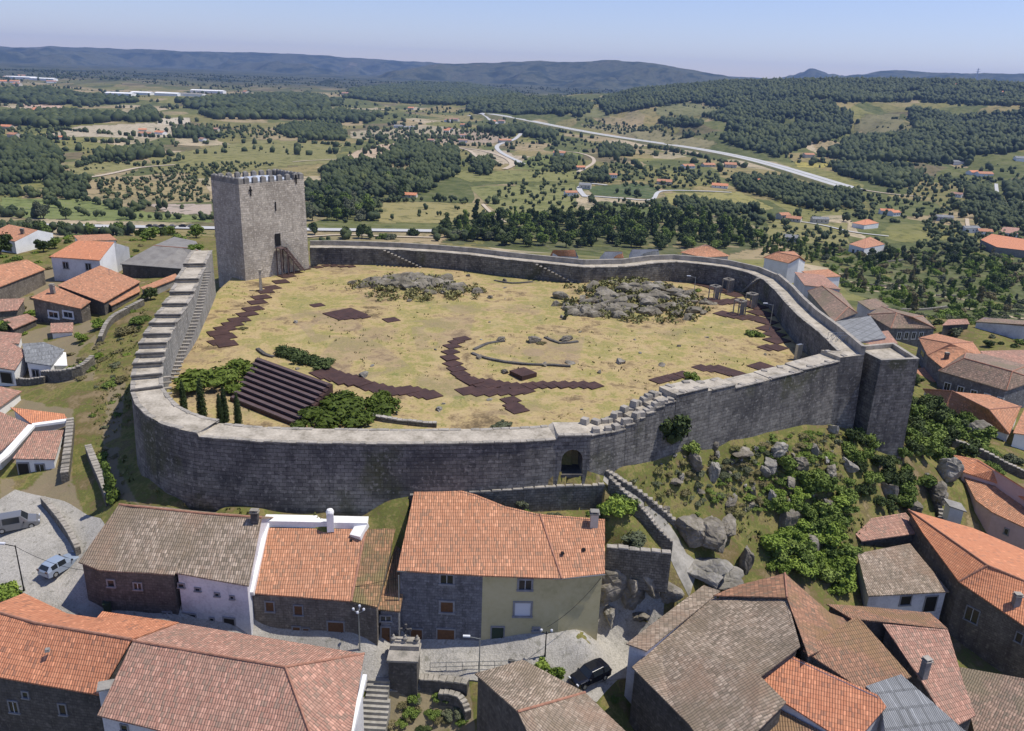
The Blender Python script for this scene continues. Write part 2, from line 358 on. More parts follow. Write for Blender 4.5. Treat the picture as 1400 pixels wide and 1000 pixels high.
M['t_mixed'] = mtile('weathered_red_roof_tile', (.52,.295,.215), (.42,.22,.16), (.31,.22,.165), .45)
M['t_brown'] = mtile('old_brown_roof_tile', (.38,.26,.195), (.29,.20,.15), (.20,.165,.125), .55, moss=(.24,.20,.13))
M['t_grey'] = mtile('old_grey_roof_tile', (.44,.355,.275), (.33,.25,.185), (.20,.165,.12), .6, patch=(.34,.225,.155), moss=(.25,.195,.135))
M['t_moss'] = mtile('moss_eaten_roof_tile', (.40,.215,.12), (.29,.17,.09), (.19,.15,.085), .6, moss=(.21,.185,.08))
M['t_rusty'] = mtile('rust_brown_roof_tile', (.42,.22,.135), (.32,.175,.11), (.22,.16,.11), .55, moss=(.28,.18,.09))
M['fibro'] = mtile('fibre_cement_sheet', (.30,.31,.315), (.26,.27,.275), (.17,.175,.175), .3, tw=.18, tl=1.6)
M['slab'] = mnoise('grey_slab', [(.16,.15,.14),(.26,.25,.23)], .6, .85, .2)
M['ridge'] = mnoise('ridge_tile', [(.22,.13,.09),(.36,.18,.12),(.42,.23,.16)], 2.5, .85, .3)
M['glass'] = mplain('window_glass', (.02,.025,.03), .12, 0, .5)
M['shutter_w'] = mplain('white_shutter', (.6,.62,.66), .5)
M['door_brown'] = mnoise('brown_wood', [(.10,.05,.025),(.16,.08,.04)], 3, .6, .2)
M['door_green'] = mplain('green_paint', (.03,.05,.035), .5)
M['trim'] = mnoise('granite_trim', [(.2,.2,.21),(.3,.3,.31)], 2, .85, .1)
M['dark'] = mplain('dark_metal', (.025,.025,.027), .45, .4)
M['steel'] = mplain('galvanised_steel', (.38,.4,.42), .4, .7)
M['corten'] = mnoise('rusty_steel_plate', [(.042,.024,.022),(.062,.034,.029),(.085,.046,.038)], .7, .75, .15, .02, fine=6)
M['corten_edge'] = mnoise('worn_steel_edge', [(.085,.055,.052),(.125,.09,.085)], 1, .6, .1)
M['street'] = mnoise('cobbled_street', [(.27,.26,.235),(.34,.325,.295),(.40,.385,.35)], .25, .9, .35, .03, fine=5)
M['path_stone'] = mnoise('worn_stone_paving', [(.2,.19,.165),(.3,.285,.25),(.4,.38,.34)], .5, .9, .5, .05, fine=3)
M['asphalt'] = mnoise('pale_asphalt', [(.42,.42,.41),(.5,.5,.49)], .05, .9, 0)
M['dirt'] = mnoise('dirt_track', [(.42,.35,.26),(.52,.44,.33)], .05, .95, 0)
def mcobble():
    k = NT('cobbled_paving'); vo = k.n('TexVoronoi', Scale=8.5); k.t.links.new(k.pos(), vo.inputs['Vector']); sp = k.n('SeparateColor'); k.t.links.new(vo.outputs['Color'], sp.inputs[0])
    c = k.ramp(sp.outputs[0], [(0,(.30,.285,.25)),(.5,(.37,.35,.31)),(1,(.44,.415,.37))]); c = k.mix(k.math('MULTIPLY', k.val(k.noise(.22, 5, None, .65), .48, .62), .5), c, (.21,.20,.175)); c = k.mix(k.math('MULTIPLY', k.val(k.noise(.5, 5), .52, .7), .5), c, (.46,.435,.39)); c = k.mix(k.math('MULTIPLY', k.val(k.noise(1.5, 4), .6, .68), .6), c, (.16,.155,.12))
    k.base(c, .9); k.bump(vo.outputs['Distance'], .5, .05); return k.m
M['street'] = mcobble()
def mrock(name, c1, c2, c3, lich):
    k = NT(name); v = k.pos(); a = k.noise(.45, 6, v, .65); b = k.noise(3.2, 5, v, .6)
    c = k.ramp(a, [(.3, c1), (.5, c2), (.68, c3)]); c = k.mix(k.math('MULTIPLY', k.val(b, .5, .7), .6), c, lich)
    geo = k.n('NewGeometry'); sp = k.n('SeparateXYZ'); k.t.links.new(geo.outputs['Normal'], sp.inputs[0])
    k.base(c, .92); vo = k.n('TexVoronoi', feature='DISTANCE_TO_EDGE', Scale=.8); k.t.links.new(v, vo.inputs['Vector'])
    h = k.math('ADD', b, k.math('MINIMUM', k.math('MULTIPLY', vo.outputs[0], 4.0), .5)); k.bump(h, .7, .12); return k.m
M['rock'] = mrock('granite_rock', (.085,.075,.06), (.19,.17,.14), (.33,.30,.25), (.11,.105,.05))
M['rock_pale'] = mrock('pale_granite_rock', (.14,.13,.115), (.27,.255,.225), (.42,.395,.35), (.17,.16,.10))
M['rock_dark'] = mrock('lichened_outcrop_rock', (.09,.08,.062), (.19,.17,.135), (.33,.30,.25), (.17,.16,.07))

def mleaf(name, c1, c2, c3, sc=.5):
    k = NT(name); oi = k.n('ObjectInfo'); f = k.noise(sc, 3); g = k.noise(sc*(7 if sc > .3 else .25), 2)
    ff = k.math('ADD', k.math('MULTIPLY', f, .5), k.math('ADD', k.math('MULTIPLY', g, .3), k.math('MULTIPLY', oi.outputs['Random'], .2)))
    k.base(k.ramp(ff, [(.34, c1), (.5, c2), (.66, c3)]), .7); k.b.inputs['Specular IOR Level'].default_value = .15
    return k.m
M['leaf_dark'] = mleaf('dark_foliage', (.036,.054,.018), (.062,.088,.028), (.10,.13,.044))
M['leaf_mid'] = mleaf('green_foliage', (.08,.12,.026), (.14,.195,.042), (.21,.27,.065))
M['leaf_bright'] = mleaf('bright_foliage', (.10,.15,.025), (.17,.24,.04), (.25,.33,.06))
M['leaf_grey'] = mleaf('olive_foliage', (.075,.09,.05), (.12,.135,.075), (.17,.18,.11))
M['leaf_cypress'] = mleaf('cypress_foliage', (.022,.036,.012), (.038,.058,.018), (.06,.085,.026), 2)
M['leaf_juniper'] = mleaf('juniper_foliage', (.045,.066,.010), (.085,.12,.018), (.13,.17,.03), 1.2)
M['leaf_far'] = mleaf('distant_wood_foliage', (.034,.050,.022), (.070,.088,.034), (.15,.165,.055), .05)
M['dryshrub'] = mleaf('dry_scrub_foliage', (.12,.11,.05), (.19,.17,.08), (.26,.22,.12), .8)
M['leaf_scrub'] = mleaf('outcrop_scrub_foliage', (.12,.13,.045), (.20,.195,.075), (.29,.26,.12), .35)
M['bark'] = mnoise('bark', [(.08,.06,.045),(.14,.11,.08)], 3, .9, .3, obj=True)
# ------------------------------------------------------------------ mesh helpers
def tag(o, label=None, cat=None, group=None, kind=None):
    if label: o['label'] = label
    if cat: o['category'] = cat
    if group: o['group'] = group
    if kind: o['kind'] = kind
    return o
def empty(name, loc, label, cat, group=None, rz=0):
    kd_ = 'thing' if 'wall' in name else None
    o = bpy.data.objects.new(name, None); COL.objects.link(o); o.location = loc; o.rotation_euler.z = rz
    o.empty_display_size = .3
    return tag(o, label, cat, group, kd_)
class MB:
    def __init__(s): s.v = []; s.f = []; s.u = []; s.mi = []
    def face(s, vs, uv=None, mi=0):
        b = len(s.v); s.v += [tuple(v) for v in vs]; s.f.append(tuple(range(b, b+len(vs))))
        if uv is None:
            p = [Vector(v) for v in vs]; n = (p[1]-p[0]).cross(p[2]-p[0])
            if n.length < 1e-9 and len(p) > 3: n = (p[2]-p[0]).cross(p[3]-p[0])
            n = n.normalized() if n.length > 1e-12 else Vector((0, 0, 1))
            if abs(n.z) > .8: ua, va = Vector((1, 0, 0)), Vector((0, 1, 0))
            else: ua = Vector((-n.y, n.x, 0)).normalized(); va = Vector((0, 0, 1))
            uv = [(q.dot(ua), q.dot(va)) for q in p]
        s.u.append(uv); s.mi.append(mi)
    def box(s, c, sx, sy, sz, ang=0, mi=0, tilt=None, top=1.0):
        """box standing on c (base centre); top scales the upper face"""
        ca, sa = math.cos(ang), math.sin(ang); q = []
        for z, k in ((0, 1), (sz, top)):
            for x, y in ((-.5, -.5), (.5, -.5), (.5, .5), (-.5, .5)):
                X, Y_ = x*sx*k, y*sy*k; v = Vector((X*ca-Y_*sa, X*sa+Y_*ca, z))
                if tilt: v = tilt @ v
                q.append(Vector(c)+v)
        for f in ((3,2,1,0), (4,5,6,7), (0,1,5,4), (1,2,6,5), (2,3,7,6), (3,0,4,7)): s.face([q[i] for i in f], None, mi)
    def bar(s, a, b, w, h=None, mi=0):
        a, b = Vector(a), Vector(b); d = (b-a); L = d.length
        if L < 1e-6: return
        d.normalize(); up = Vector((0, 0, 1)) if abs(d.z) < .95 else Vector((0, 1, 0))
        r = d.cross(up).normalized(); u = r.cross(d); h = h or w; q = []
        for p in (a, b):
            for x, y in ((-.5, -.5), (.5, -.5), (.5, .5), (-.5, .5)): q.append(p+r*x*w+u*y*h)
        for f in ((3,2,1,0), (4,5,6,7), (0,1,5,4), (1,2,6,5), (2,3,7,6), (3,0,4,7)): s.face([q[i] for i in f], None, mi)
    def tube(s, pts, rad, n=8, mi=0, cap=True):
        rings = []; pts = [Vector(p) for p in pts]
        rad = rad if isinstance(rad, (list, tuple)) else [rad]*len(pts)
        for i, p in enumerate(pts):
            d = (pts[min(i+1, len(pts)-1)]-pts[max(i-1, 0)]).normalized()
            up = Vector((0, 0, 1)) if abs(d.z) < .9 else Vector((1, 0, 0))
            r = d.cross(up).normalized(); u = r.cross(d)
            rings.append([p+(r*math.cos(t)+u*math.sin(t))*rad[i] for t in [2*math.pi*k/n for k in range(n)]])
        for i in range(len(rings)-1):
            for k in range(n): s.face([rings[i][k], rings[i][(k+1) % n], rings[i+1][(k+1) % n], rings[i+1][k]], None, mi)
        if cap: s.face(rings[0][::-1], None, mi); s.face(rings[-1], None, mi)
    def lathe(s, c, prof, n=12, mi=0):
        c = Vector(c)
        for (r0, z0), (r1, z1) in zip(prof, prof[1:]):
            for k in range(n):
                a, b = 2*math.pi*k/n, 2*math.pi*(k+1)/n
                q = [c+Vector((r0*math.cos(a), r0*math.sin(a), z0)), c+Vector((r0*math.cos(b), r0*math.sin(b), z0)), c+Vector((r1*math.cos(b), r1*math.sin(b), z1)), c+Vector((r1*math.cos(a), r1*math.sin(a), z1))]
                if r0 < 1e-6: q = q[1:]
                elif r1 < 1e-6: q = q[:3]
                s.face(q, None, mi)
    def build(s, name, mats, parent=None, smooth=False, weld=False, **tg):
        if not isinstance(mats, (list, tuple)): mats = [mats]
        me = bpy.data.meshes.new(name); off = Vector((0, 0, 0)); p = parent
        while p is not None: off += p.location; p = p.parent
        me.from_pydata([(v[0]-off.x, v[1]-off.y, v[2]-off.z) for v in s.v], [], s.f)
        uvl = me.uv_layers.new(name='UVMap'); flat = np.array([c for f in s.u for q in f for c in q], dtype=np.float32); uvl.data.foreach_set('uv', flat)
        for m in mats: me.materials.append(m)
        if len(mats) > 1: me.polygons.foreach_set('material_index', s.mi)
        if weld:
            bm = bmesh.new(); bm.from_mesh(me); bmesh.ops.remove_doubles(bm, verts=bm.verts, dist=.001); bm.to_mesh(me); bm.free()
        if smooth: me.shade_smooth()
        me.update(); o = bpy.data.objects.new(name, me); COL.objects.link(o); o.parent = parent
        return tag(o, **tg) if tg else o
def part(o, name=None):
    return o
def dup_tree(o, parent=None, loc=None, rz=None, sc=None, label=None, group=None):
    c = o.copy(); COL.objects.link(c); c.parent = parent
    if loc is not None: c.location = loc
    if rz is not None: c.rotation_euler.z = rz
    if sc is not None: c.scale = sc if isinstance(sc, (tuple, list)) else (sc,)*3
    if label: c['label'] = label
    if group: c['group'] = group
    for ch in o.children: dup_tree(ch, c)
    return c
# ------------------------------------------------------------------ ground sheet
rows = [30.0]
while rows[-1] < 250: rows.append(rows[-1]+.34+max(0, rows[-1]-110)*.003)
while rows[-1] < 15500: rows.append(rows[-1]*1.0105)
rows = np.array(rows); NA = 960
az = np.linspace(R(-50), R(50), NA)
RR, AA = np.meshgrid(rows, az, indexing='ij')
GX, GY = RR*np.sin(AA), RR*np.cos(AA)
GZ = terr(GX, GY)
gm = bpy.data.meshes.new('ground'); nr_, na_ = GX.shape
gm.vertices.add(nr_*na_); gm.vertices.foreach_set('co', np.stack([GX, GY, GZ], -1).astype(np.float32).ravel())
ii = np.arange(nr_*na_).reshape(nr_, na_)
quads = np.stack([ii[:-1, :-1], ii[1:, :-1], ii[1:, 1:], ii[:-1, 1:]], -1)[..., ::-1].reshape(-1, 4)
gm.loops.add(quads.size); gm.loops.foreach_set('vertex_index', quads.ravel().astype(np.int32))
gm.polygons.add(len(quads)); gm.polygons.foreach_set('loop_start', np.arange(0, quads.size, 4, dtype=np.int32))
gm.update(calc_edges=True)
PX, PY_ = proj(GX, GY, GZ)
sdv = np.where(RR < 400, sdist(GX, GY), -99.)
mask = np.zeros((nr_, na_, 4), np.float32)
mask[..., 0] = sstep(sdv, -.3, .3)                               # r: inside the castle
mask[..., 1] = sstep(RR, 260, 420)                               # g: open country
mask[..., 3] = 1
# b: bare earth, from the place's own tracks and yards
bare = np.zeros((nr_, na_))
for pl in ([(0,395),(120,425),(135,470),(128,520),(0,530)],[(0,540),(100,560),(98,660),(60,700),(0,690)],[(490,925),(640,925),(650,1000),(530,1000)],[(0,335),(60,340),(190,385),(120,415),(0,420)],[(470,450),(520,470),(560,500),(500,520),(430,495)],[(395,430),(470,420),(500,450),(430,470)],[(560,440),(650,430),(640,470),(570,480)],[(700,470),(800,460),(790,500),(700,500)],
           [(60,690),(100,660),(120,720),(105,800),(60,760)],[(150,520),(172,520),(160,640),(190,690),(160,680),(140,600)],[(560,690),(820,650),(820,662),(700,690)]):
    bare = np.maximum(bare, in_poly(PX, PY_, pl)*(RR < 200))
mask[..., 2] = np.clip(bare*.8*(vn(GX/3, GY/3, 3) > .3), 0, 1)
ca = gm.color_attributes.new('zones', 'FLOAT_COLOR', 'POINT'); ca.data.foreach_set('color', mask.ravel())
# land cover of known fields (their own soil and crop colours)
FIELDS = [
 ([(472,216),(500,199),(546,197),(543,214),(500,222)],(.47,.36,.25)),
 ([(200,279),(288,279),(288,294),(232,292)],(.40,.33,.27)),
 ([(0,270),(130,272),(200,290),(290,296),(290,304),(120,302),(0,296)],(.17,.20,.07)),
 ([(526,275),(660,278),(685,306),(515,305)],(.27,.235,.10)),
 ([(60,185),(110,172),(200,168),(300,178),(200,190)],(.42,.36,.26)),
 ([(215,162),(258,160),(260,170),(215,170)],(.5,.44,.34)),
 ([(90,223),(200,220),(200,230),(100,240)],(.23,.215,.09)),
 ([(200,215),(350,192),(470,195),(460,222),(300,236),(210,236)],(.21,.20,.08)),
 ([(130,245),(285,250),(285,276),(140,268)],(.30,.245,.125)),
 ([(80,238),(130,243),(60,247),(40,243)],(.4,.34,.26)),
 ([(600,178),(700,180),(690,196),(600,196)],(.34,.27,.20)),
 ([(480,180),(600,172),(650,178),(560,190),(480,190)],(.36,.31,.21)),
 ([(600,232),(800,234),(790,248),(640,250)],(.20,.20,.075)),
 ([(690,205),(720,222),(660,228),(640,205)],(.42,.35,.25)),
 ([(720,215),(800,205),(790,232),(700,232)],(.155,.175,.06)),
 ([(640,255),(785,252),(790,290),(690,300)],(.19,.195,.075)),
 ([(800,255),(880,250),(900,258),(895,272),(810,268)],(.085,.115,.05)),
 ([(905,265),(1010,262),(1060,285),(1020,292),(920,285)],(.27,.245,.09)),
 ([(820,275),(960,290),(960,306),(850,302)],(.12,.145,.055)),
 ([(1085,220),(1150,224),(1160,230),(1090,230)],(.36,.31,.09)),
 ([(1172,222),(1245,220),(1245,234),(1180,236)],(.30,.29,.085)),
 ([(1165,175),(1185,158),(1230,155),(1245,178),(1200,188)],(.19,.175,.09)),
 ([(780,168),(900,178),(985,195),(960,206),(850,186)],(.24,.215,.115)),
 ([(770,155),(850,142),(870,152),(800,165)],(.16,.165,.075)),
 ([(895,150),(940,140),(1000,150),(960,160),(900,160)],(.17,.17,.08)),
 ([(1180,268),(1280,276),(1300,292),(1200,300)],(.12,.135,.05)),
 ([(1050,300),(1160,305),(1160,335),(1050,330)],(.22,.205,.085)),
 ([(1340,295),(1370,300),(1360,315),(1335,310)],(.28,.25,.1)),
 ([(925,290),(1000,298),(1040,312),(1000,318),(940,306)],(.32,.27,.16)),
 ([(30,142),(88,138),(85,150),(40,152)],(.5,.36,.27)),
]
cov = np.zeros((nr_, na_, 4), np.float32)
wx = PX+5*fbm(GX/60, GY/60, 2.2, 2); wy = PY_+1.5*fbm(GX/60, GY/60, 4.4, 2)
for pl, c in FIELDS:
    k = in_poly(wx, wy, pl) & (RR > 300); cov[k] = (*c, 1)
for pl, c in (([(1105,345),(1400,318),(1400,440),(1290,440),(1160,400)],(.105,.12,.048)), ([(640,300),(1000,295),(1060,335),(990,350),(600,335)],(.10,.11,.05))):
    k = in_poly(wx, wy, pl) & (RR > 230) & (vn(GX/9, GY/9, 12) > .25); cov[k] = (*c, 1)
cb = gm.color_attributes.new('cover', 'FLOAT_COLOR', 'POINT'); cb.data.foreach_set('color', cov.ravel())
k = NT('ground_cover'); z = k.n('VertexColor', layer_name='zones'); sp = k.n('SeparateColor'); k.t.links.new(z.outputs[0], sp.inputs[0])
cvn = k.n('VertexColor', layer_name='cover')
n1 = k.noise(.10, 5); n2 = k.noise(.55, 5); n3 = k.noise(3.2, 4)
nn = k.math('ADD', k.math('MULTIPLY', n1, .5), k.math('ADD', k.math('MULTIPLY', n2, .33), k.math('MULTIPLY', n3, .17)))
court = k.ramp(nn, [(.38,(.14,.105,.06)),(.43,(.25,.185,.10)),(.475,(.405,.31,.155)),(.51,(.35,.28,.125)),(.545,(.25,.235,.08)),(.58,(.32,.265,.12)),(.63,(.17,.19,.06))])
court = k.mix(k.math('MULTIPLY', k.val(k.noise(.23, 6, None, .7), .52, .6), .5), court, (.45,.345,.19)); court = k.mix(k.math('MULTIPLY', k.val(k.noise(.07, 5, None, .65), .54, .62), .5), court, (.255,.195,.125)); court = k.mix(k.math('MULTIPLY', k.val(k.noise(1.6, 5, None, .7), .56, .66), .45), court, (.17,.15,.085))
slope = k.ramp(nn, [(.38,(.23,.175,.10)),(.44,(.15,.12,.055)),(.49,(.12,.135,.038)),(.53,(.21,.18,.07)),(.57,(.14,.115,.055)),(.62,(.28,.22,.12))])
# open country: irregular parcels, each its own crop
vo = k.n('TexVoronoi', Scale=1/85.); mp = k.n('VectorMath', operation='MULTIPLY_ADD'); nd = k.n('TexNoise', Scale=.004, Detail=2)
k.t.links.new(k.pos(), nd.inputs['Vector']); k.t.links.new(nd.outputs['Color'], mp.inputs[0]); mp.inputs[1].default_value = (160,160,0)
ms = k.n('VectorMath', operation='MULTIPLY'); k.t.links.new(k.pos(), ms.inputs[0]); ms.inputs[1].default_value = (1,.62,0); k.t.links.new(ms.outputs[0], mp.inputs[2])
k.t.links.new(mp.outputs[0], vo.inputs['Vector']); sv = k.n('SeparateColor'); k.t.links.new(vo.outputs['Color'], sv.inputs[0])
far = k.ramp(sv.outputs[0], [(.0,(.10,.115,.042)),(.2,(.20,.18,.07)),(.34,(.27,.22,.10)),(.48,(.13,.14,.05)),(.6,(.33,.26,.15)),(.74,(.21,.20,.07)),(.86,(.16,.13,.075)),(.94,(.44,.36,.24))])
far.node.color_ramp.interpolation = 'CONSTANT'
f1 = k.noise(.012, 6, None, .65); f2 = k.noise(.07, 4, None, .7)
far = k.mix(k.math('MULTIPLY', k.val(f1, .46, .6), .45), far, (.11,.125,.05))
far = k.mix(cvn.outputs['Alpha'], far, cvn.outputs['Color'])
far = k.mix(k.math('MULTIPLY', k.val(f2, .53, .62), .6), far, (.05,.065,.028))
far = k.mix(k.math('MULTIPLY', k.val(f2, .5, .36), .3), far, (.25,.22,.14))
dist = k.n('VectorMath', operation='LENGTH'); k.t.links.new(k.pos(), dist.inputs[0])
hill = k.ramp(k.noise(.0032, 9, None, .75), [(.36,(.022,.034,.026)),(.47,(.045,.058,.04)),(.53,(.10,.105,.07)),(.58,(.05,.062,.04)),(.66,(.17,.15,.11))])
far = k.mix(k.val(dist.outputs['Value'], 3600, 5200), far, hill)
c = k.mix(sp.outputs[1], slope, far); c = k.mix(sp.outputs[2], c, (.24,.195,.13)); c = k.mix(sp.outputs[0], c, k.mix(k.math('MULTIPLY', sp.outputs[2], .5), court, (.27,.20,.14)))
k.base(c, .95); k.b.inputs['Specular IOR Level'].default_value = .05
k.bump(k.math('ADD', n3, k.math('MULTIPLY', n2, 2.0)), .6, .10)
gm.materials.append(k.m); gm.shade_smooth()
ground = bpy.data.objects.new('ground', gm); COL.objects.link(ground); tag(ground, kind='structure')
# ------------------------------------------------------------------ draped strips: streets, roads, tracks
def smooth_line(ps, step):
    out = []; n = len(ps)
    for i in range(n-1):
        p0, p1, p2, p3 = ps[max(i-1, 0)], ps[i], ps[i+1], ps[min(i+2, n-1)]
        m = max(1, int(math.ceil((p2-p1).length/step)))
        for j in range(m):
            t = j/m; out.append(.5*((2*p1)+(p2-p0)*t+(2*p0-5*p1+4*p2-p3)*t*t+(3*p1-p0-3*p2+p3)*t**3))
    out.append(ps[-1]); return out
def strip(name, mat, ps, w, step, lift, nc=4, parent=None, kind='structure', kerb=None, **tg):
    """ps: list of Vector; w: width or list of widths"""
    L = smooth_line([Vector((p.x, p.y, 0)) for p in ps], step); m = MB(); n = len(L)
    if isinstance(w, (list, tuple)):
        acc = [0.0]
        for a, b in zip(ps, ps[1:]): acc.append(acc[-1]+(Vector((b.x-a.x, b.y-a.y))).length)
        d = [0.0]
        for a, b in zip(L, L[1:]): d.append(d[-1]+(b-a).length)
        ww = np.interp(np.array(d)*acc[-1]/d[-1], acc, w)
    else: ww = [w]*n
    X = np.zeros((n, nc+1)); Y = X.copy()
    for i, p in enumerate(L):
        d = (L[min(i+1, n-1)]-L[max(i-1, 0)]).normalized(); r = Vector((d.y, -d.x))
        for j in range(nc+1):
            s = (j/nc-.5)*ww[i]; X[i, j] = p.x+r.x*s; Y[i, j] = p.y+r.y*s
    Z = terr(X, Y)+lift
    for i in range(n-1):
        for j in range(nc):
            q = [(X[a, b], Y[a, b], Z[a, b]) for a, b in ((i, j), (i, j+1), (i+1, j+1), (i+1, j))]
            m.face(q, [(v[0], v[1]) for v in q])
    if kerb:
        for j in (0, nc):
            for i in range(n-1):
                a = Vector((X[i, j], Y[i, j], Z[i, j]-.05)); b = Vector((X[i+1, j], Y[i+1, j], Z[i+1, j]-.05))
                m.bar(a, b, .22, kerb*2, 1)
        mat = [mat, M['path_stone']]
    o = m.build(name, mat, parent, kind=kind, **tg)
    return o
def strip_px(name, mat, pix, w, step, lift, nc=2, **k):
    return strip(name, mat, [G(x, y, True) for x, y in pix], w, step, lift, nc, **k)
# near streets
strip('street', M['street'], [G(110,822),G(200,858),G(300,875),G(400,888),G(500,893),G(600,897),G(700,895),G(780,885),G(860,868),G(905,862)], [5,3.5,3.5,3.6,4.2,4.6,4.8,5.6,6.5,6], .8, .07, 6, kerb=.06)
strip('street', M['street'], [G(790,893),G(812,915),G(830,945)], [6,5.5,3.5], .8, .10, 6)
strip('square', M['street'], [G(-60,720),G(0,745),G(45,775),G(75,815),G(110,850)], [14,15,14.5,12,6], .8, .06, 12)
strip('path', M['path_stone'], [G(826,650),G(850,668),G(885,700),G(915,735),G(930,765),G(950,792)], [1.6,1.6,2,2.2,2.8,4], .6, .06, 4)
# far roads
strip_px('highway', M['asphalt'], [(-80,305),(0,307),(60,309),(170,311),(290,313),(420,315),(520,316),(600,317),(700,318)], 14, 12, .9)
def motorway(pix, w):
    K = [G(x, y, True) for x, y in pix]; A, B_, C_ = K[0], K[len(K)//2], K[-1]; Y_ = np.linspace(A.y, C_.y, 160); cf = np.polyfit([q.y for q in K], [q.x for q in K], 2); X_ = np.polyval(cf, Y_); Z_ = terr(X_, Y_)
    cz = np.polyfit(Y_, Z_, 5); Zs = np.polyval(cz, Y_)+3.0; Zs = np.maximum(Zs, np.convolve(np.pad(Z_, 8, 'edge'), np.ones(17)/17, 'valid')+.8); Zs = np.convolve(np.pad(Zs, 5, 'edge'), np.ones(11)/11, 'valid'); m = MB()
    for i in range(159):
        q = []
        for j in (i, i+1):
            d = Vector((X_[min(j+1, 159)]-X_[max(j-1, 0)], Y_[min(j+1, 159)]-Y_[max(j-1, 0)])).normalized(); r = Vector((d.y, -d.x)); q.append([Vector((X_[j]+r.x*o, Y_[j]+r.y*o, Zs[j]+zz)) for o, zz in ((-w*.5-22, -14), (-w/2-2, -.3), (-w/2, 0), (-1.2, 0), (1.2, 0), (w/2, 0), (w/2+2, -.3), (w/2+22, -14))])
        for k_ in range(7): m.face([q[0][k_], q[0][k_+1], q[1][k_+1], q[1][k_]][::1], None, 0 if k_ in (2, 4) else (1 if k_ == 3 else 2))
    return tag(m.build('highway', [M['asphalt'], M['leaf_grey'], M['embank']]), kind='structure')
M['embank'] = mnoise('embankment_grass', [(.11,.12,.05),(.17,.165,.07),(.24,.21,.12)], .02, .95, 0)
MW = motorway([(672,156),(700,163),(780,177),(870,191),(960,208),(1060,233),(1180,262)], 30)
for pix, w, mt in (([(655,218),(640,206),(600,200),(560,202)], 7, 'dirt'), ([(690,232),(700,224),(680,212),(650,205),(620,202)], 9, 'dirt'),
                   ([(800,270),(792,258),(806,252),(830,254)], 7, 'asphalt'), ([(800,268),(850,272),(890,274),(905,262),(960,262),(1000,264)], 5, 'asphalt'),
                   ([(715,225),(690,212),(680,200),(705,190),(712,183)], 9, 'asphalt'), ([(680,170),(666,160),(640,158)], 12, 'asphalt'), ([(660,280),(672,292),(690,305)], 4, 'dirt'),
                   ([(60,247),(130,242),(190,230),(240,226)], 7, 'dirt'), ([(1065,300),(1120,308),(1165,318),(1215,324)], 4.5, 'asphalt'),
                   ([(1362,252),(1364,270),(1375,278),(1410,276)], 5, 'asphalt'), ([(1322,300),(1325,312),(1345,320)], 4, 'dirt'), ([(1140,252),(1190,262),(1260,270)], 6, 'dirt'),
                   ([(420,325),(470,322),(520,324),(600,326)], 4, 'dirt'), ([(760,205),(800,212),(812,222),(790,236)], 6, 'dirt'), ([(400,222),(450,219),(500,216)], 5, 'dirt')):
    strip_px('country_road', M[mt], pix, w, 10, .8)
# ------------------------------------------------------------------ castle wall
cw = empty('castle_wall', (WO[20].x, WO[20].y, -7), 'long granite curtain wall with stepped wall-walk ringing the dry grass courtyard', 'castle wall')
body, walk = MB(), MB()
base_o = terr(np.array([w.x for w in WO]), np.array([w.y-.6 for w in WO]))
def zb_out(i):
    a, b = WO[max(i-1, 0)], WO[min(i+1, NW-1)]; d = Vector((b.x-a.x, b.y-a.y)).normalized(); n = Vector((d.y, -d.x))
    return tz(WO[i].x+n.x*1.2, WO[i].y+n.y*1.2)-1.6
BAT = []
for i in range(NW):
    d = WO[i]-WI[i]; d.z = 0; d.normalize(); bz = zb_out(i); BAT.append((Vector((WO[i].x+d.x*.45, WO[i].y+d.y*.45, bz))))
cum = [0.0]
for i in range(NW-1): cum.append(cum[-1]+(WO[i+1]-WO[i]).xy.length)
GATE = None; GZB = wall_base(785, 653).z; print('gate base', GZB)
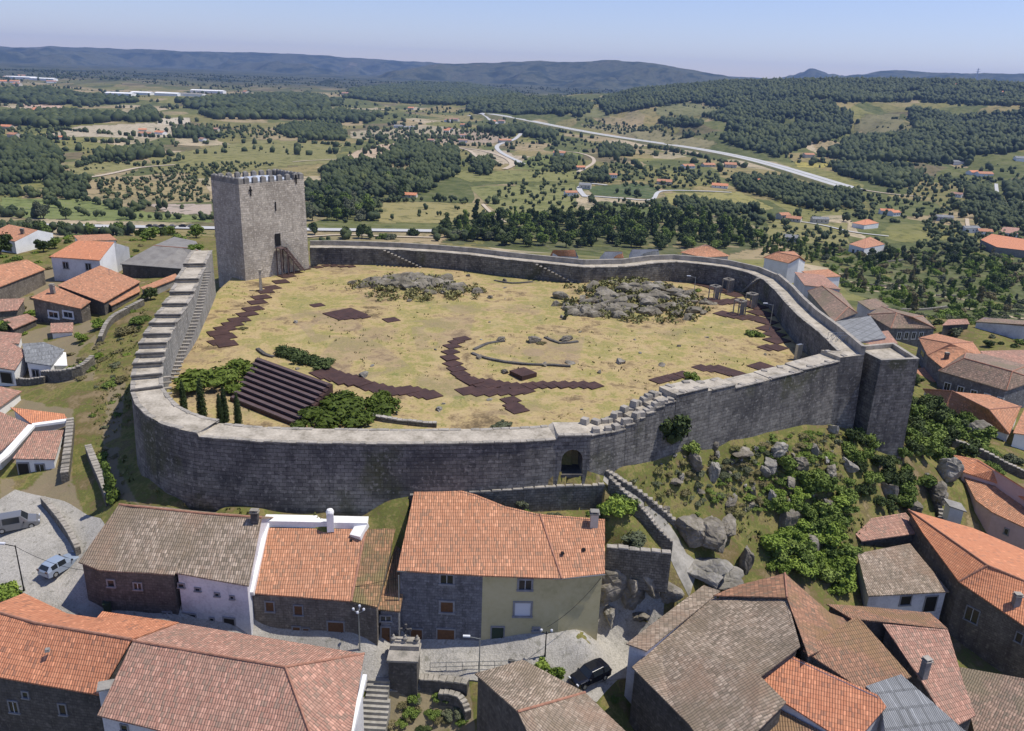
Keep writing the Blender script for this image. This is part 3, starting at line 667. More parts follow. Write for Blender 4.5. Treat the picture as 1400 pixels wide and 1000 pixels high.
for i in range(NW-1):
    stepped = i < 12 or 29 <= i <= 39
    zA = WO[i].z; zB = WO[i+1].z
    if stepped: zB = zA = WO[i].z
    oa = Vector((WO[i].x, WO[i].y, zA)); ob = Vector((WO[i+1].x, WO[i+1].y, zB)); ia = Vector((WI[i].x, WI[i].y, zA)); ib = Vector((WI[i+1].x, WI[i+1].y, zB))
    ba, bb = BAT[i], BAT[i+1]; ja = Vector((ia.x, ia.y, -1.2)); jb = Vector((ib.x, ib.y, -1.2)); u0, u1 = cum[i], cum[i+1]
    if WALL[i][0] == 763:      # gate bay: an arched opening cut through the outer face
        L = (ob-oa).xy.length; ga, gb = .14, .14+2.3/L
        def OP(t, z):
            top = oa.lerp(ob, t); bot = ba.lerp(bb, t); k = (z-bot.z)/(top.z-bot.z); return bot.lerp(top, k)
        gc = (ga+gb)/2; hw = (gb-ga)/2; zs = GZB+1.75; cr = hw*L
        t2 = [(ga, ba.lerp(bb, ga).z), (ga, zs)]+[(gc-hw*math.cos(a), zs+cr*math.sin(a)) for a in [math.pi*j/8 for j in range(1, 8)]]+[(gb, zs), (gb, ba.lerp(bb, gb).z)]
        ring = [(0, ba.z)]+t2+[(1, bb.z), (1, ob.z), (0, oa.z)]
        body.face([OP(t, z) for t, z in ring], [(u0+t*L, z) for t, z in ring])
        inn = (ia-oa).normalized()
        for (ta, za), (tb, zc) in zip(t2, t2[1:]):
            p, q = OP(ta, za), OP(tb, zc); body.face([p, p+inn*2.9, q+inn*2.9, q], None)
        body.face([OP(t, z)+inn*2.8 for t, z in t2], None)
        GATE = (OP(ga, -5), OP(gb, -5))
    else:
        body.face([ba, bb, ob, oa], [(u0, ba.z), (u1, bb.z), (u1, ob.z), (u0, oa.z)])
    body.face([jb, ja, ia, ib], [(u1, -1.2), (u0, -1.2), (u0, ia.z), (u1, ib.z)], 1 if i < 27 else 0)  # inner faces from the gate round to the back: shade painted as darker stone
    walk.face([oa, ob, ib, ia], [(u0, 0), (u1, 0), (u1, 3), (u0, 3)])
    if stepped or abs(WO[i+1].z-zB) > .01:
        z2 = WO[i+1].z if i+1 < NW else zB
        if abs(z2-zB) > .01: walk.face([ob, ib, Vector((ib.x, ib.y, z2)), Vector((ob.x, ob.y, z2))])
for i in (0, NW-1):
    q = [WO[i], WI[i], Vector((WI[i].x, WI[i].y, -6)), Vector((WO[i].x, WO[i].y, -6))]; body.face(q if i else q[::-1])
q_ = (GATE[0]+GATE[1])/2; gd = (GATE[1]-GATE[0]); m = MB(); gn = Vector((-gd.y, gd.x, 0)).normalized(); m.box((q_.x+gn.x*1.35, q_.y+gn.y*1.35, GZB-.3), gd.xy.length*1.02, 2.7, .34, math.atan2(gd.y, gd.x)); m.build('gate_shade_slab', M['merlon'], cw)  # dark slab added so the gate passage floor reads as shaded
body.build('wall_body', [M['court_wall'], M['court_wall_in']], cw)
walk.build('wall_walk', M['walk'], cw)
rr = random.Random(3)
# parapet on the back and east walls, thin outer breastwork
pp = MB()
for i in range(41, NW-1):
    a, b = WO[i], WO[i+1]; ia = WI[i]; ib = WI[i+1]; n1 = (ia-a); n1.z = 0; n1.normalize(); n2 = ib-b; n2.z = 0; n2.normalize()
    h = .95 if i > 45 else 1.15; T = .55
    A0, A1, B0, B1 = a-n1*.02, a+n1*T, b-n2*.02, b+n2*T; up = Vector((0, 0, h)); u0, u1 = cum[i], cum[i+1]
    pp.face([A0+up, B0+up, B1+up, A1+up]); pp.face([B1, A1, A1+up, B1+up], [(u1, 0), (u0, 0), (u0, h), (u1, h)]); pp.face([A0, B0, B0+up, A0+up], [(u0, 0), (u1, 0), (u1, h), (u0, h)])
for i in (41, NW-1):
    a, n1 = WO[i], (WI[i]-WO[i]); n1.z = 0; n1.normalize(); h = 1.15 if i == 41 else .95; q = [a-n1*.02, a+n1*.55, a+n1*.55+Vector((0,0,h)), a-n1*.02+Vector((0,0,h))]; pp.face(q)
pp.build('parapet', M['cope'], cw)
# coping blocks, uneven, along both edges of the top
cp = MB()
def cope_line(E, J, i0, i1, h0, h1, wd, gap=.05, skip=0):
    for i in range(i0, i1):
        a, b = E[i], E[i+1]; st = i < 12 or 29 <= i <= 39
        za, zb = a.z, (a.z if st else b.z); L = (b-a).xy.length; t = 0
        ang = math.atan2(b.y-a.y, b.x-a.x); n = J[i]-E[i]; n.z = 0; n.normalize()
        while t < L-.2:
            l = min(rr.uniform(.6, 1.5), L-t); m = (t+l/2)/L
            if rr.random() > skip:
                c = a.lerp(b, m); hz = rr.uniform(h0, h1); w_ = wd*rr.uniform(.85, 1.15)
                cp.box((c.x+n.x*(w_/2-.10), c.y+n.y*(w_/2-.10), za+(zb-za)*m-.03), l*.97, w_, hz+.03, ang+rr.uniform(-.02, .02), 0, None, .96)
            t += l
cope_line(WO, WI, 0, 40, .03, .12, .55, skip=.05); cope_line(WI, WO, 0, 26, .02, .10, .5, skip=.15)
cope_line(WI, WO, 41, NW-1, .03, .12, .5, skip=.1)
# rubble merlon stumps over the rising stretch
for i in range(28, 41):
    for s in (0.25, .75):
        for E, J in ((WO, WI), (WI, WO)):
            c = E[i].lerp(E[i+1], s); n = (J[i]-E[i]).normalized(); hh = rr.uniform(.35, .75) if i < 35 else rr.uniform(.1, .3)
            cp.box((c.x+n.x*.45, c.y+n.y*.45, E[i].z-.1), rr.uniform(.7, 1.1), rr.uniform(.6, .9), hh, rr.uniform(0, 3), 0, None, .85)
cp.build('coping', M['cope'], cw)
# risers that make the wall-walk steps on the western stretch
st = MB()
for i in range(0, 12):
    a, b = WO[i+1], WI[i+1]; zt = WO[i].z
    st.bar(Vector((a.x, a.y, zt+.02)), Vector((b.x, b.y, zt+.02)), .42, .22)
st.build('step_lip', M['merlon'], cw)
# projecting stair treads up the inner faces
def treads(i0, i1, z0, z1, n, t0=0.0, t1=1.0, out=.75, mt='cope', nm='stair'):
    m = MB(); path = [WI[i] for i in range(i0, i1+1)]; Ls = [0]
    for a, b in zip(path, path[1:]): Ls.append(Ls[-1]+(b-a).xy.length)
    for k_ in range(n):
        f = t0+(t1-t0)*k_/(n-1); s = f*Ls[-1]; j = max(0, min(len(path)-2, int(np.searchsorted(Ls, s)-1))); a, b = path[j], path[j+1]
        t = (s-Ls[j])/(Ls[j+1]-Ls[j]); c = a.lerp(b, t); n_ = (WI[i0+j]-WO[i0+j]); n_.z = 0; n_.normalize(); ang = math.atan2(b.y-a.y, b.x-a.x)
        z = z0+(z1-z0)*k_/(n-1); m.box((c.x+n_.x*out/2, c.y+n_.y*out/2, z-.16), .42, out, .16, ang)
    m.build(nm, M[mt], cw)
treads(1, 9, 7.2, .6, 34, .05, .95, 1.0)
treads(10, 13, 2.4, .5, 7, .1, .8, .9)
treads(46, 48, 4.0, .4, 13, .1, .5)
treads(NW-5, NW-3, .3, 3.3, 11, .2, .7, .9)
treads(53, 55, .3, 3.2, 11, .1, .6, .9)
# ------------------------------------------------------------------ corner bastion
ba_ = empty('corner_bastion', P(1215, 595, -11), 'square granite corner bastion standing out from the right end of the front wall', 'bastion')
# corners of the top
b0, b1, b2, b3 = P(1205, 493, 4.4), P(1257, 491, 4.4), P(1222, 469, 4.4), P(1166, 474, 4.4)
top = [b0, b1, b2, b3]; cen = sum(top, Vector())/4; m = MB(); bot = []
for q in top:
    d = (q-cen); d.z = 0; bot.append(Vector((q.x+d.x*.16, q.y+d.y*.16, -17)))
for i in range(4):
    a, b, c, d = bot[i], bot[(i+1) % 4], top[(i+1) % 4], top[i]; L = (c-d).length
    m.face([a, b, c, d], [(0, a.z), (L*1.2, b.z), (L*1.1, c.z), (.1*L, d.z)])
m.build('bastion_body', M['court_wall'], ba_)
m = MB(); inner = [q.lerp(cen, .16) for q in top]; dn = Vector((0, 0, -.55))
for i in range(4):
    j = (i+1) % 4; up = Vector((0, 0, .06))
    m.face([top[i]+up, top[j]+up, inner[j]+up, inner[i]+up]); m.face([inner[i]+up, inner[j]+up, inner[j]+dn, inner[i]+dn]); m.face([top[i]-up, top[j]-up, top[j]+up, top[i]+up])
m.build('parapet', M['cope'], ba_)
m = MB(); m.face([q+dn for q in inner]); m.build('bastion_floor', M['walk'], ba_)
# ------------------------------------------------------------------ keep
tw_ = empty('castle_keep', t0, 'square battlemented stone keep at the left end of the courtyard', 'tower'); H = HK
m = MB(); sh = .25; c0 = sum(TC, Vector())/4
tt = [q.lerp(c0, .02)+Vector((0, 0, H)) for q in TC]; tb = [q.lerp(c0, -.01)+Vector((0, 0, -8)) for q in TC]
for i in range(4):
    j = (i+1) % 4; m.face([tb[i], tb[j], tt[j], tt[i]], [(i*tw, -8), (i*tw+tw, -8), (i*tw+tw, H), (i*tw, H)])
    q0, q1 = tt[i].lerp(c0+Vector((0,0,H)), .1), tt[j].lerp(c0+Vector((0,0,H)), .1)
    m.face([tt[i], tt[j], q1, q0]); m.face([q0, q1, q1+Vector((0,0,-1.1)), q0+Vector((0,0,-1.1))])
m.build('tower_body', M['tower'], tw_)
m = MB(); ct_ = c0+Vector((0,0,H)); m.face([q.lerp(ct_, .1)+Vector((0,0,-.95)) for q in tt]); m.build('parapet_walk', M['merlon'], tw_)  # dark stone puts shade into the sunken walk behind the battlements
m = MB(); lo = [q.lerp(ct_, .26)+Vector((0,0,-.95)) for q in tt]; hi = [q.lerp(ct_, .27)+Vector((0,0,.15)) for q in tt]; ap = ct_+Vector((0,0,.75))
for i in range(4): j = (i+1) % 4; m.face([lo[i], lo[j], hi[j], hi[i]]); m.face([hi[i], hi[j], ap])
m.build('terrace_roof', M['leadroof'], tw_)
m = MB(); n_m = 8
for i in range(4):
    a, b = tt[i], tt[(i+1) % 4]; d = (b-a).normalized(); n = Vector((-d.y, d.x, 0)); L = (b-a).length; an = math.atan2(d.y, d.x)
    for k_ in range(n_m):
        c = a+(d+n)*.5 if k_ == 0 else a+d*(L*k_/n_m)+n*.34
        m.box((c.x, c.y, H-.02), 1.0, .6 if k_ else 1.0, 1.0, an, 0, None, .97); m.box((c.x, c.y, H+.97), .9, .5 if k_ else .9, .22, an, 0, None, .45)
m.build('merlons', M['merlon2'], tw_)
fr = TC[0]; d_ = e1; nrm = Vector((e1.y, -e1.x, 0))
def onface(t, z, o=.03): return tt[0].lerp(tt[1], t)*1.0+Vector((0, 0, z-H))+nrm*(o+ (H-z)*.004+.12)
m = MB(); a = onface(.52, 5.6); m.box(a+nrm*-.12, 1.15, .3, 2.35, ang); m.build('door', M['dark'], tw_)
for t, z, cr in ((.16, 15.6, 1), (.52, 12.3, 0), (.87, 17.0, 1)):
    m = MB(); a = onface(t, z); m.box(a-nrm*.1, .16, .25, 1.7, ang)
    if cr: m.box(a-nrm*.1+Vector((0, 0, .9)), .7, .25, .18, ang)
    m.build('arrow_slit', M['dark'], tw_)
stp = MB(); rl = MB(); Nst = 14
for k_ in range(Nst):
    f = k_/(Nst-1); c = onface(.56+.27*f, 5.4-5.0*f, .95); stp.box((c.x, c.y, c.z-.1), .34, 1.5, .1, ang)
c = onface(.52, 5.4, .95); stp.box((c.x, c.y, c.z-.12), 1.5, 1.6, .12, ang)
for o in (.25, 1.65):
    a, b = onface(.56, 5.3, o), onface(.84, .2, o); stp.bar(a, b, .1, .3)
    rl.bar(a+Vector((0,0,1.1)), b+Vector((0,0,1.1)), .07); rl.bar(a+Vector((0,0,.6)), b+Vector((0,0,.6)), .05)
    for k_ in range(6): q = a.lerp(b, k_/5); rl.bar(q, q+Vector((0,0,1.1)), .06)
sl = stp.build('staircase', M['corten_edge'], tw_); rl.build('railing', M['steel'], sl)
m = MB()
for t, z in ((.47,5.3),(.57,5.3),(.66,3.4)):
    for o in (.25, 1.65): c = onface(t, 0, o); m.box((c.x, c.y, -.3), .16, .16, z+.3, ang)
m.build('post', M['corten_edge'], sl)
# ------------------------------------------------------------------ houses
def ray_poly(px, py, quads):
    d = ray(px, py); o = Vector((0, 0, HC)); best = None
    for q in quads:
        n = (q[1]-q[0]).cross(q[2]-q[0])
        if n.length < 1e-9: continue
        n.normalize(); dn = d.dot(n)
        if abs(dn) < 1e-6: continue
        t = (q[0]-o).dot(n)/dn
        if t <= 0: continue
        p = o+d*t; ok = False; m = len(q); ax = max(range(3), key=lambda i: abs(n[i])); u, v = [i for i in range(3) if i != ax]
        for i in range(m):
            a, b = q[i], q[(i+1) % m]
            if (a[v] > p[v]) != (b[v] > p[v]) and p[u] < (b[u]-a[u])*(p[v]-a[v])/(b[v]-a[v])+a[u]: ok = not ok
        if ok and (best is None or t < best[0]): best = (t, p, n if n.dot(d) < 0 else -n, q)
    return best
HOUSES = {}
def house(key, name, label, V, Fc, zb, roof, wall, cat='house', inset=.22, th=.14, group=None, old=0.03, ridge=True, wmap=None, sub=3):
    """V: roof corners, (px, py, z) or Vector; Fc: roof planes; walls drop from the roof's outline to zb"""
    V = [v if isinstance(v, Vector) else P(*v) for v in V]; c = sum(V, Vector())/len(V)
    root = empty(name, (c.x, c.y, zb), label, cat, group)
    Fc2 = []
    for f in Fc:
        n = Vector()
        for i in range(len(f)): a, b = V[f[i]], V[f[(i+1) % len(f)]]; n += a.cross(b)
        Fc2.append(list(f) if n.z > 0 else list(f)[::-1])
    Fc = Fc2
    bm = bmesh.new(); uvl = bm.loops.layers.uv.new('UVMap'); bv = [bm.verts.new(v) for v in V]; bm.verts.ensure_lookup_table()
    edge = {}
    for fi, f in enumerate(Fc):
        n = Vector()
        for i in range(len(f)): a, b = V[f[i]], V[f[(i+1) % len(f)]]; n += a.cross(b)
        n.normalize(); ua = Vector((-n.y, n.x, 0)); ua = ua.normalized() if ua.length > .02 else Vector((1, 0, 0)); va = ua.cross(n)
        if va.z > 0: va = -va
        bf = bm.faces.new([bv[i] for i in f])
        if isinstance(roof, (list, tuple)): bf.material_index = fi
        for lp in bf.loops: q = lp.vert.co; lp[uvl].uv = (q.dot(ua)+fi*3.3, q.dot(va))
        for i in range(len(f)): edge[(f[i], f[(i+1) % len(f)])] = (fi, n)
    bound = {a: b for (a, b) in edge if (b, a) not in edge}
    if sub:
        bmesh.ops.subdivide_edges(bm, edges=bm.edges[:], cuts=sub, use_grid_fill=True)
        bmesh.ops.triangulate(bm, faces=[f for f in bm.faces if len(f.verts) > 4])
        if old:
            be = set(v for e in bm.edges if len(e.link_faces) == 1 for v in e.verts)
            for v in bm.verts:
                s_ = .45 if v in be else 1
                v.co.z += old*2.2*float(fbm(v.co.x/1.7, v.co.y/1.7, 2.2, 2))*s_
    geom = bmesh.ops.extrude_face_region(bm, geom=bm.faces[:])
    # original faces stay as the top; extruded copy goes down
    for v in [g for g in geom['geom'] if isinstance(g, bmesh.types.BMVert)]: v.co.z -= th
    for v in bm.verts: v.co -= root.location
    bmesh.ops.recalc_face_normals(bm, faces=bm.faces)
    me = bpy.data.meshes.new('roof'); bm.to_mesh(me); bm.free()
    for m_ in (roof if isinstance(roof, (list, tuple)) else [roof]): me.materials.append(M[m_])
    ro = bpy.data.objects.new('roof', me); COL.objects.link(ro); ro.parent = root
    # walls
    loop = [next(iter(bound))]
    while len(loop) < len(bound)+1:
        nx = bound.get(loop[-1])
        if nx is None or nx == loop[0]: break
        loop.append(nx)
    n = len(loop); ins = []
    for i in range(n):
        p, q, r_ = V[loop[i-1]], V[loop[i]], V[loop[(i+1) % n]]
        d1 = Vector((q.x-p.x, q.y-p.y)); d2 = Vector((r_.x-q.x, r_.y-q.y)); d1.normalize(); d2.normalize()
        n1 = Vector((-d1.y, d1.x)); n2 = Vector((-d2.y, d2.x)); mt = n1+n2
        if mt.length < .2: mt = n1
        mt.normalize(); k_ = inset/max(.35, mt.dot(n1)); ins.append(Vector((q.x+mt.x*k_, q.y+mt.y*k_, q.z-th+.08)))
    mb = MB(); quads = []; u = 0; names = []
    wm = [M[wall]]
    if wmap: wm += [M[x] for x in dict.fromkeys(wmap.values())]
    for i in range(n):
        a, b = ins[i], ins[(i+1) % n]; L = (b-a).xy.length; A = Vector((a.x, a.y, zb)); B = Vector((b.x, b.y, zb)); mi = 0
        if wmap and loop[i] in wmap: mi = 1+list(dict.fromkeys(wmap.values())).index(wmap[loop[i]])
        mb.face([A, B, b, a], [(u, zb), (u+L, zb), (u+L, b.z), (u, a.z)], mi); quads.append([A, B, b, a]); u += L
    mb.build('wall', wm, root)
    if ridge:
        rm = MB()
        for (a, b), (fi, nn_) in edge.items():
            if (b, a) in edge and a < b:
                f2, n2 = edge[(b, a)]; cen = sum((V[i] for i in Fc[f2]), Vector())/len(Fc[f2])
                if (cen-V[a]).dot(nn_) < -.05:
                    p, q = V[a], V[b]; L = (q-p).length; k_ = max(1, int(L/.42))
                    for j in range(k_):
                        s0, s1 = p.lerp(q, j/k_), p.lerp(q, (j+1.08)/k_)
                        rm.tube([s0+Vector((0,0,.0)), s1+Vector((0,0,.02))], [.125, .105], 6, 0, True)
        if rm.f: rm.build('ridge', M['ridge'], ro)
    HOUSES[key] = dict(root=root, quads=quads, roof=[[V[i] for i in f] for f in Fc], roofo=ro)
    return root
def opening(key, x0, y0, x1, y1, kind='window', pane='glass', trim='trim', fr=.13, only=None):
    h = HOUSES[key]; cx, cy = (x0+x1)/2, (y0+y1)/2; hit = ray_poly(cx, cy, h['quads'])
    if not hit: print('MISS', key, x0, y0); return
    t, p, n, q = hit
    n = Vector((n.x, n.y, 0)).normalized(); r = Vector((-n.y, n.x, 0))
    def on(px, py):
        d = ray(px, py); o = Vector((0, 0, HC)); return o+d*((p-o).dot(n)/d.dot(n))
    L, Rr, T, B = on(x0, cy), on(x1, cy), on(cx, y0), on(cx, y1)
    w = min(abs((Rr-L).dot(r)), 3.4); hh = min(T.z-B.z, 3.2); c = Vector((p.x, p.y, B.z)); ang = math.atan2(r.y, r.x)
    m = MB()
    if kind == 'door': 
        m.box(c-n*.04, w, .14, hh, ang); o = m.build('door', M[pane], h['root']); m = MB()
        for s in (-1, 1): m.box(c+r*s*(w/2+fr/2)-n*.02, fr, .2, hh, ang)
        m.box(c+Vector((0,0,hh))-n*.02, w+2*fr, .2, fr*1.3, ang); m.build('frame', M[trim], o)
        m = MB(); m.box(c+r*(w*.36)+n*.05+Vector((0,0,hh*.45)), .06, .06, .14, ang); m.build('handle', M['dark'], o)
    else:
        for s in (-1, 1): m.box(c+r*s*(w/2-fr/2)+n*.0, fr, .18, hh, ang)
        m.box(c+Vector((0,0,hh-fr)), w-2*fr, .18, fr, ang); m.box(c-Vector((0,0,.02))+n*.03, w+.1, .26, fr, ang)
        o = m.build('window', M[trim], h['root']); m = MB()
        m.box(c+Vector((0,0,fr)), w-2*fr, .06, hh-2*fr, ang); m.build('pane', M[pane], o)
        if pane == 'glass' and w > .9:
            m = MB(); m.box(c+n*.04+Vector((0,0,fr)), .05, .05, hh-2*fr, ang); m.build('glazing_bar', M['shutter_w'], o)
    return o
def chimney(key, px, py, w=.55, d=.45, h=1.0, mat='concrete', cap='cope', ang=0, name='chimney'):
    H_ = HOUSES[key]; hit = ray_poly(px, py, H_['roof'])
    if not hit: print('MISS chimney', key, px, py); return
    p = hit[1]; m = MB(); m.box(p-Vector((0,0,.4)), w, d, h+.4, ang); o = m.build(name, M[mat], H_['roofo']); m = MB()
    m.box(p+Vector((0,0,h)), w*1.3, d*1.3, .09, ang)
    for s in (-1, 1): m.box(p+Vector((s*w*.35*math.cos(ang), s*w*.35*math.sin(ang), h+.09)), w*.2, d, .16, ang)
    m.box(p+Vector((0,0,h+.25)), w*1.15, d*1.15, .06, ang); m.build('cap', M[cap], o)
def vent(key, px, py, s=.3, mat='dark', h=.14, name='vent_tile'):
    H_ = HOUSES[key]; hit = ray_poly(px, py, H_['roof'])
    if hit: m = MB(); m.box(hit[1]-Vector((0,0,.03)), s, s, h+.05, .3, 0, None, .8); m.build(name, M[mat], H_['roofo'])
def off(v, dx, dy, z): v = P(*v) if not isinstance(v, Vector) else v; return Vector((v.x+dx, v.y+dy, z))
def aerial(key, px, py, h=1.6):
    H_ = HOUSES[key]; hit = ray_poly(px, py, H_['roof'])
    if not hit: return
    p = hit[1]; m = MB(); m.bar(p, p+Vector((0,0,h)), .05); m.bar(p+Vector((-.5,0,h)), p+Vector((.5,.1,h)), .04)
    for k_ in range(5): c = p+Vector((-.45+.22*k_, 0, h)); m.bar(c+Vector((0,-.25,0)), c+Vector((0,.25,0)), .025)
    m.build('aerial', M['steel'], H_['roofo'])
# --- row of houses under the front wall
rA = (163,690,-4.1); rB = (275,702,-4.2); rC = (358,708,-4.3)
house('a', 'stone_house', 'dark rubble house with shaggy old brown tiles, left end of the row below the wall',
      [(107,768,-7.3),(135,779,-7.5),(238,786,-7.6), rB, rA, off(rA,.8,5,-7.0), off(rB,.8,5,-7.0)], [(0,1,2,3,4),(4,3,6,5)], -17, 't_grey', 'darkstone', old=.09, sub=5)
for q in ((146,792,158,803),(182,796,195,807),(222,836,236,846)): opening('a', *q)
chimney('a', 167, 697, .5, .45, .9, 'darkstone')
house('b', 'village_house', 'bluish whitewashed house with old grey brown roof, right of the dark rubble house',
      [(238,783,-7.55),(340,801,-8.1), rC, rB, off(rB,.8,5,-7.0), off(rC,.8,5,-7.1)], [(0,1,2,3),(3,2,5,4)], -18, 't_grey', 'whitegrey', old=.07, sub=5)
for q in ((243,797,253,804),(266,803,275,809),(293,810,301,816),(314,814,321,820),(286,844,294,852)): opening('b', *q)
opening('b', 252,840,268,860,'door','dark'); opening('b', 307,846,321,864,'door','dark')
chimney('b', 349, 714, .7, .5, 1.1, 'darkstone')
cR = (368,722,-6.3); cS = (500,724,-6.6); cT = (541,722,-6.6)
house('c', 'village_house', 'low house, orange tiles edged by bright white parapets, right strip of roof gone mossy',
      [(343,811,-9.9),(480,822,-10.2),(516,830,-10.4), cT, cS, cR], [(0,1,4,5),(1,2,3,4)], -18.5, ['t_salmon','t_moss'], 'brownstone', old=.03, inset=.12)
for q in ((362,822,376,837),(401,827,415,842),(399,856,412,867),(413,858,424,869),(359,857,370,866)): opening('c', *q, pane='door_brown')
opening('c', 449,851,470,877,'door','door_brown')
for q in ((428,736),(480,740),(375,763),(400,766)): vent('c', *q)
# white parapets of that house
m = MB()
A, B = P(343,811,-9.7), P(366,714,-6.0); m.bar(A+Vector((-.1,0,-.1)), B+Vector((-.1,0,-.1)), .75, .7)
C, D = P(362,712,-6.0), P(503,715,-6.2); m.bar(C, D, 1.35, .7); m.bar(P(486,735,-6.9), P(497,716,-6.2), 1.2, .6)
m.build('parapet', M['white'], HOUSES['c']['root'])
m = MB(); p_ = P(452,722,-6.3); m.box(p_-Vector((0,0,.3)), .7, .7, 2.1, .2); m.lathe(p_+Vector((0,0,1.8)), [(.42,0),(.42,.1),(.3,.35),(0,.5)], 10); m.build('chimney', M['white'], HOUSES['c']['root'])
# narrow link between the low house and the tall house
house('c2', 'lean_to', 'narrow stone lean-to in the shaded gap between the mossy roof and the tall house', [(516,833,-11.2),(547,836,-11.4),(560,760,-8.6),(541,745,-8)], [(0,1,2,3)], -19, 't_moss', 'granite', 'outbuilding', ridge=False)
opening('c2', 509+10,829+12,536,850); opening('c2', 522,858,533,880,'door','door_brown')
# tall house
dE = [(543,780,-7.7),(660,787,-7.8),(768,791,-8.0),(827,784,-8.0)]
dR = [(567,669,-3.4),(620,668,-3.4),(650,676,-3.7),(690,692,-4.4),(738,703,-4.8),(790,707,-5.0),(827,710,-5.1)]
house('d', 'tall_house', 'tall three storey house, left half granite, right half yellow render, under wide orange roof',
      dE[:3]+[dE[3]]+dR[::-1], [(0,1,2,6,7,8,9,10),(2,3,4,5,6)], -19, 't_salmon', 'granite', old=.02, wmap={1:'yellow',2:'yellow',3:'yellow'}, sub=4)
for q, pn in (((600,784,622,800),'glass'),((600,821,622,839),'door_brown'),((707,791,729,808),'glass'),((701,822,728,844),'shutter_w'),((727,857,739,864),'trim')): opening('d', *q, pane=pn, fr=.2)
for q, pn in (((562,861,577,884),'door_brown'),((598,861,621,884),'door_brown'),((672,858,688,884),'door_green')): opening('d', *q, kind='door', pane=pn)
chimney('d', 812, 716, .8, .7, 1.2, 'cream', 'slab'); vent('d', 598, 703, .7, 'shutter_w', .1, 'skylight'); vent('d', 769, 757, .35); vent('d', 798, 752, .35)
m = MB(); m.bar(P(543,781,-7.8), P(768,792,-8.1), .1); m.bar(P(768,792,-8.1), P(827,786,-8.1), .1)
pd = P(545,787,-8); m.bar(pd, pd-Vector((0,0,8)), .1); m.build('gutter', M['steel'], HOUSES['d']['root'])
# --- lower left foreground
house('e', 'corner_house', 'long house of bright orange tiles filling the lower left corner beside the square',
      [(-60,915,-11.9),(0,926,-12.0),(62,937,-12.2),(135,950,-12.6),(180,874,-8.9),(50,852,-8.9),(-20,832,-8.9),(33,811,-10.9),(92,839,-11.0),(132,845,-11.0),(140,836,-10.9),(245,851,-11.2),(182,872,-9.0)],
      [(0,1,2,5,6),(2,3,4,5),(6,5,4,8,7),(4,12,11,10,9,8)] if False else [(0,1,2,5,6),(2,3,4,5),(7,6,5,8),(5,4,11,10,9,8)], -19, 't_orange', 'darkstone', old=.015)
opening('e', 30,945,40,955); vent('e', 65, 890, .4, 'concrete', .2)
for q in ((12,958,26,975),(80,962,92,978)): opening('e', *q)
house('f', 'corner_house', 'broad house with a faded pink-red hipped tile roof and white wall along the stone steps',
      [(133,978,-12.4),(240,1004,-12.7),(445,1060,-13.2),(478,1012,-12.4),(498,894,-11.3),(330,866,-11.0),(245,852,-11.0),(182,876,-8.9),(390,912,-8.9)],
      [(0,1,2,8,7),(2,3,4,8),(4,5,6,7,8)], -22, 't_mixed', 'whitegrey', old=.05, sub=5)
chimney('f', 184, 884, .5, .5, .9, 'concrete'); vent('f', 250, 985, .45, 'white', .45, 'flue')
opening('f', 165,990,176,1000)
m = MB(); m.box(P(152,950,-12.6)-Vector((0,0,1)), 1.6, .9, 2.0, .35); o = m.build('chimney', M['white'], HOUSES['f']['root']); m = MB(); m.box(P(150,936,-11.4)-Vector((0,0,.1)), 1.9, 1.15, .14, .35); m.build('cap', M['concrete'], o)
m = MB(); m.bar(P(499,925,-12.2), P(479,1010,-12.9), .35, .5); m.build('verge', M['white'], HOUSES['f']['root'])
# --- bottom centre
house('g', 'tiled_outbuilding', 'small building with a bleached grey ribbed tile roof, bottom centre below the street bend',
      [(649,921,-13.3),(715,902,-13.4),(800,947,-13.9),(866,1010,-14.3),(735,1030,-13.6),(708,973,-11.4),(795,932,-11.4)], [(0,1,6,5),(5,6,3,4)] if False else [(0,1,2,5),(5,2,3,4)], -22, 't_grey', 'darkstone', old=.05, sub=5)
# --- lower right complex
h1 = [(864,912,-14.2),(942,990,-15.0),(985,1050,-15.2),(1075,960,-12.4),(1040,925,-11.6),(1094,884,-10.0),(1076,818,-9.6),(972,818,-12.2)]
house('h1', 'large_house', 'large grey brown roofed house with a hole in its tiles, lower right below the boulders',
      h1, [(0,1,2,3,4,5,6,7)], -24, 't_grey', 'darkstone', old=.06, sub=5)
house('h1b', 'side_wing', 'narrow wing with shaggy grey tiles along the left side of the large roof',
      [(856,880,-13.2),(884,890,-13.0),(985,808,-11.9),(962,800,-12.2)], [(0,1,2,3)], -22, 't_grey', 'whitegrey', old=.06, ridge=False)
house('h2', 'peaked_house', 'house with a peaked red-brown roof behind the large grey roof',
      [(975,814,-11.6),(1076,817,-9.3),(1073,784,-9.2),(1010,800,-10.8),(1135,838,-11.5),(1190,858,-12.3),(1105,897,-10.3)], [(0,1,2,3),(2,1,6,5,4)], -24, 't_rusty', 'darkstone', old=.05)
house('h3', 'gabled_house', 'house with a rust-brown roof crossing the middle of the lower right cluster',
      [(1098,889,-10.6),(1172,842,-9.8),(1246,925,-12.2),(1186,948,-12.6)], [(0,1,2,3)], -24, 't_rusty', 'darkstone', old=.04)
house('h4', 'rear_house', 'long low roof of orange-brown tiles facing the green gully, behind the rust-brown roof',
      [(1130,826,-12.0),(1165,846,-11.2),(1296,860,-11.6),(1272,838,-13.0),(1180,829,-13.0)], [(0,1,2,3,4)], -24, 't_rusty', 'darkstone', old=.04, ridge=False)
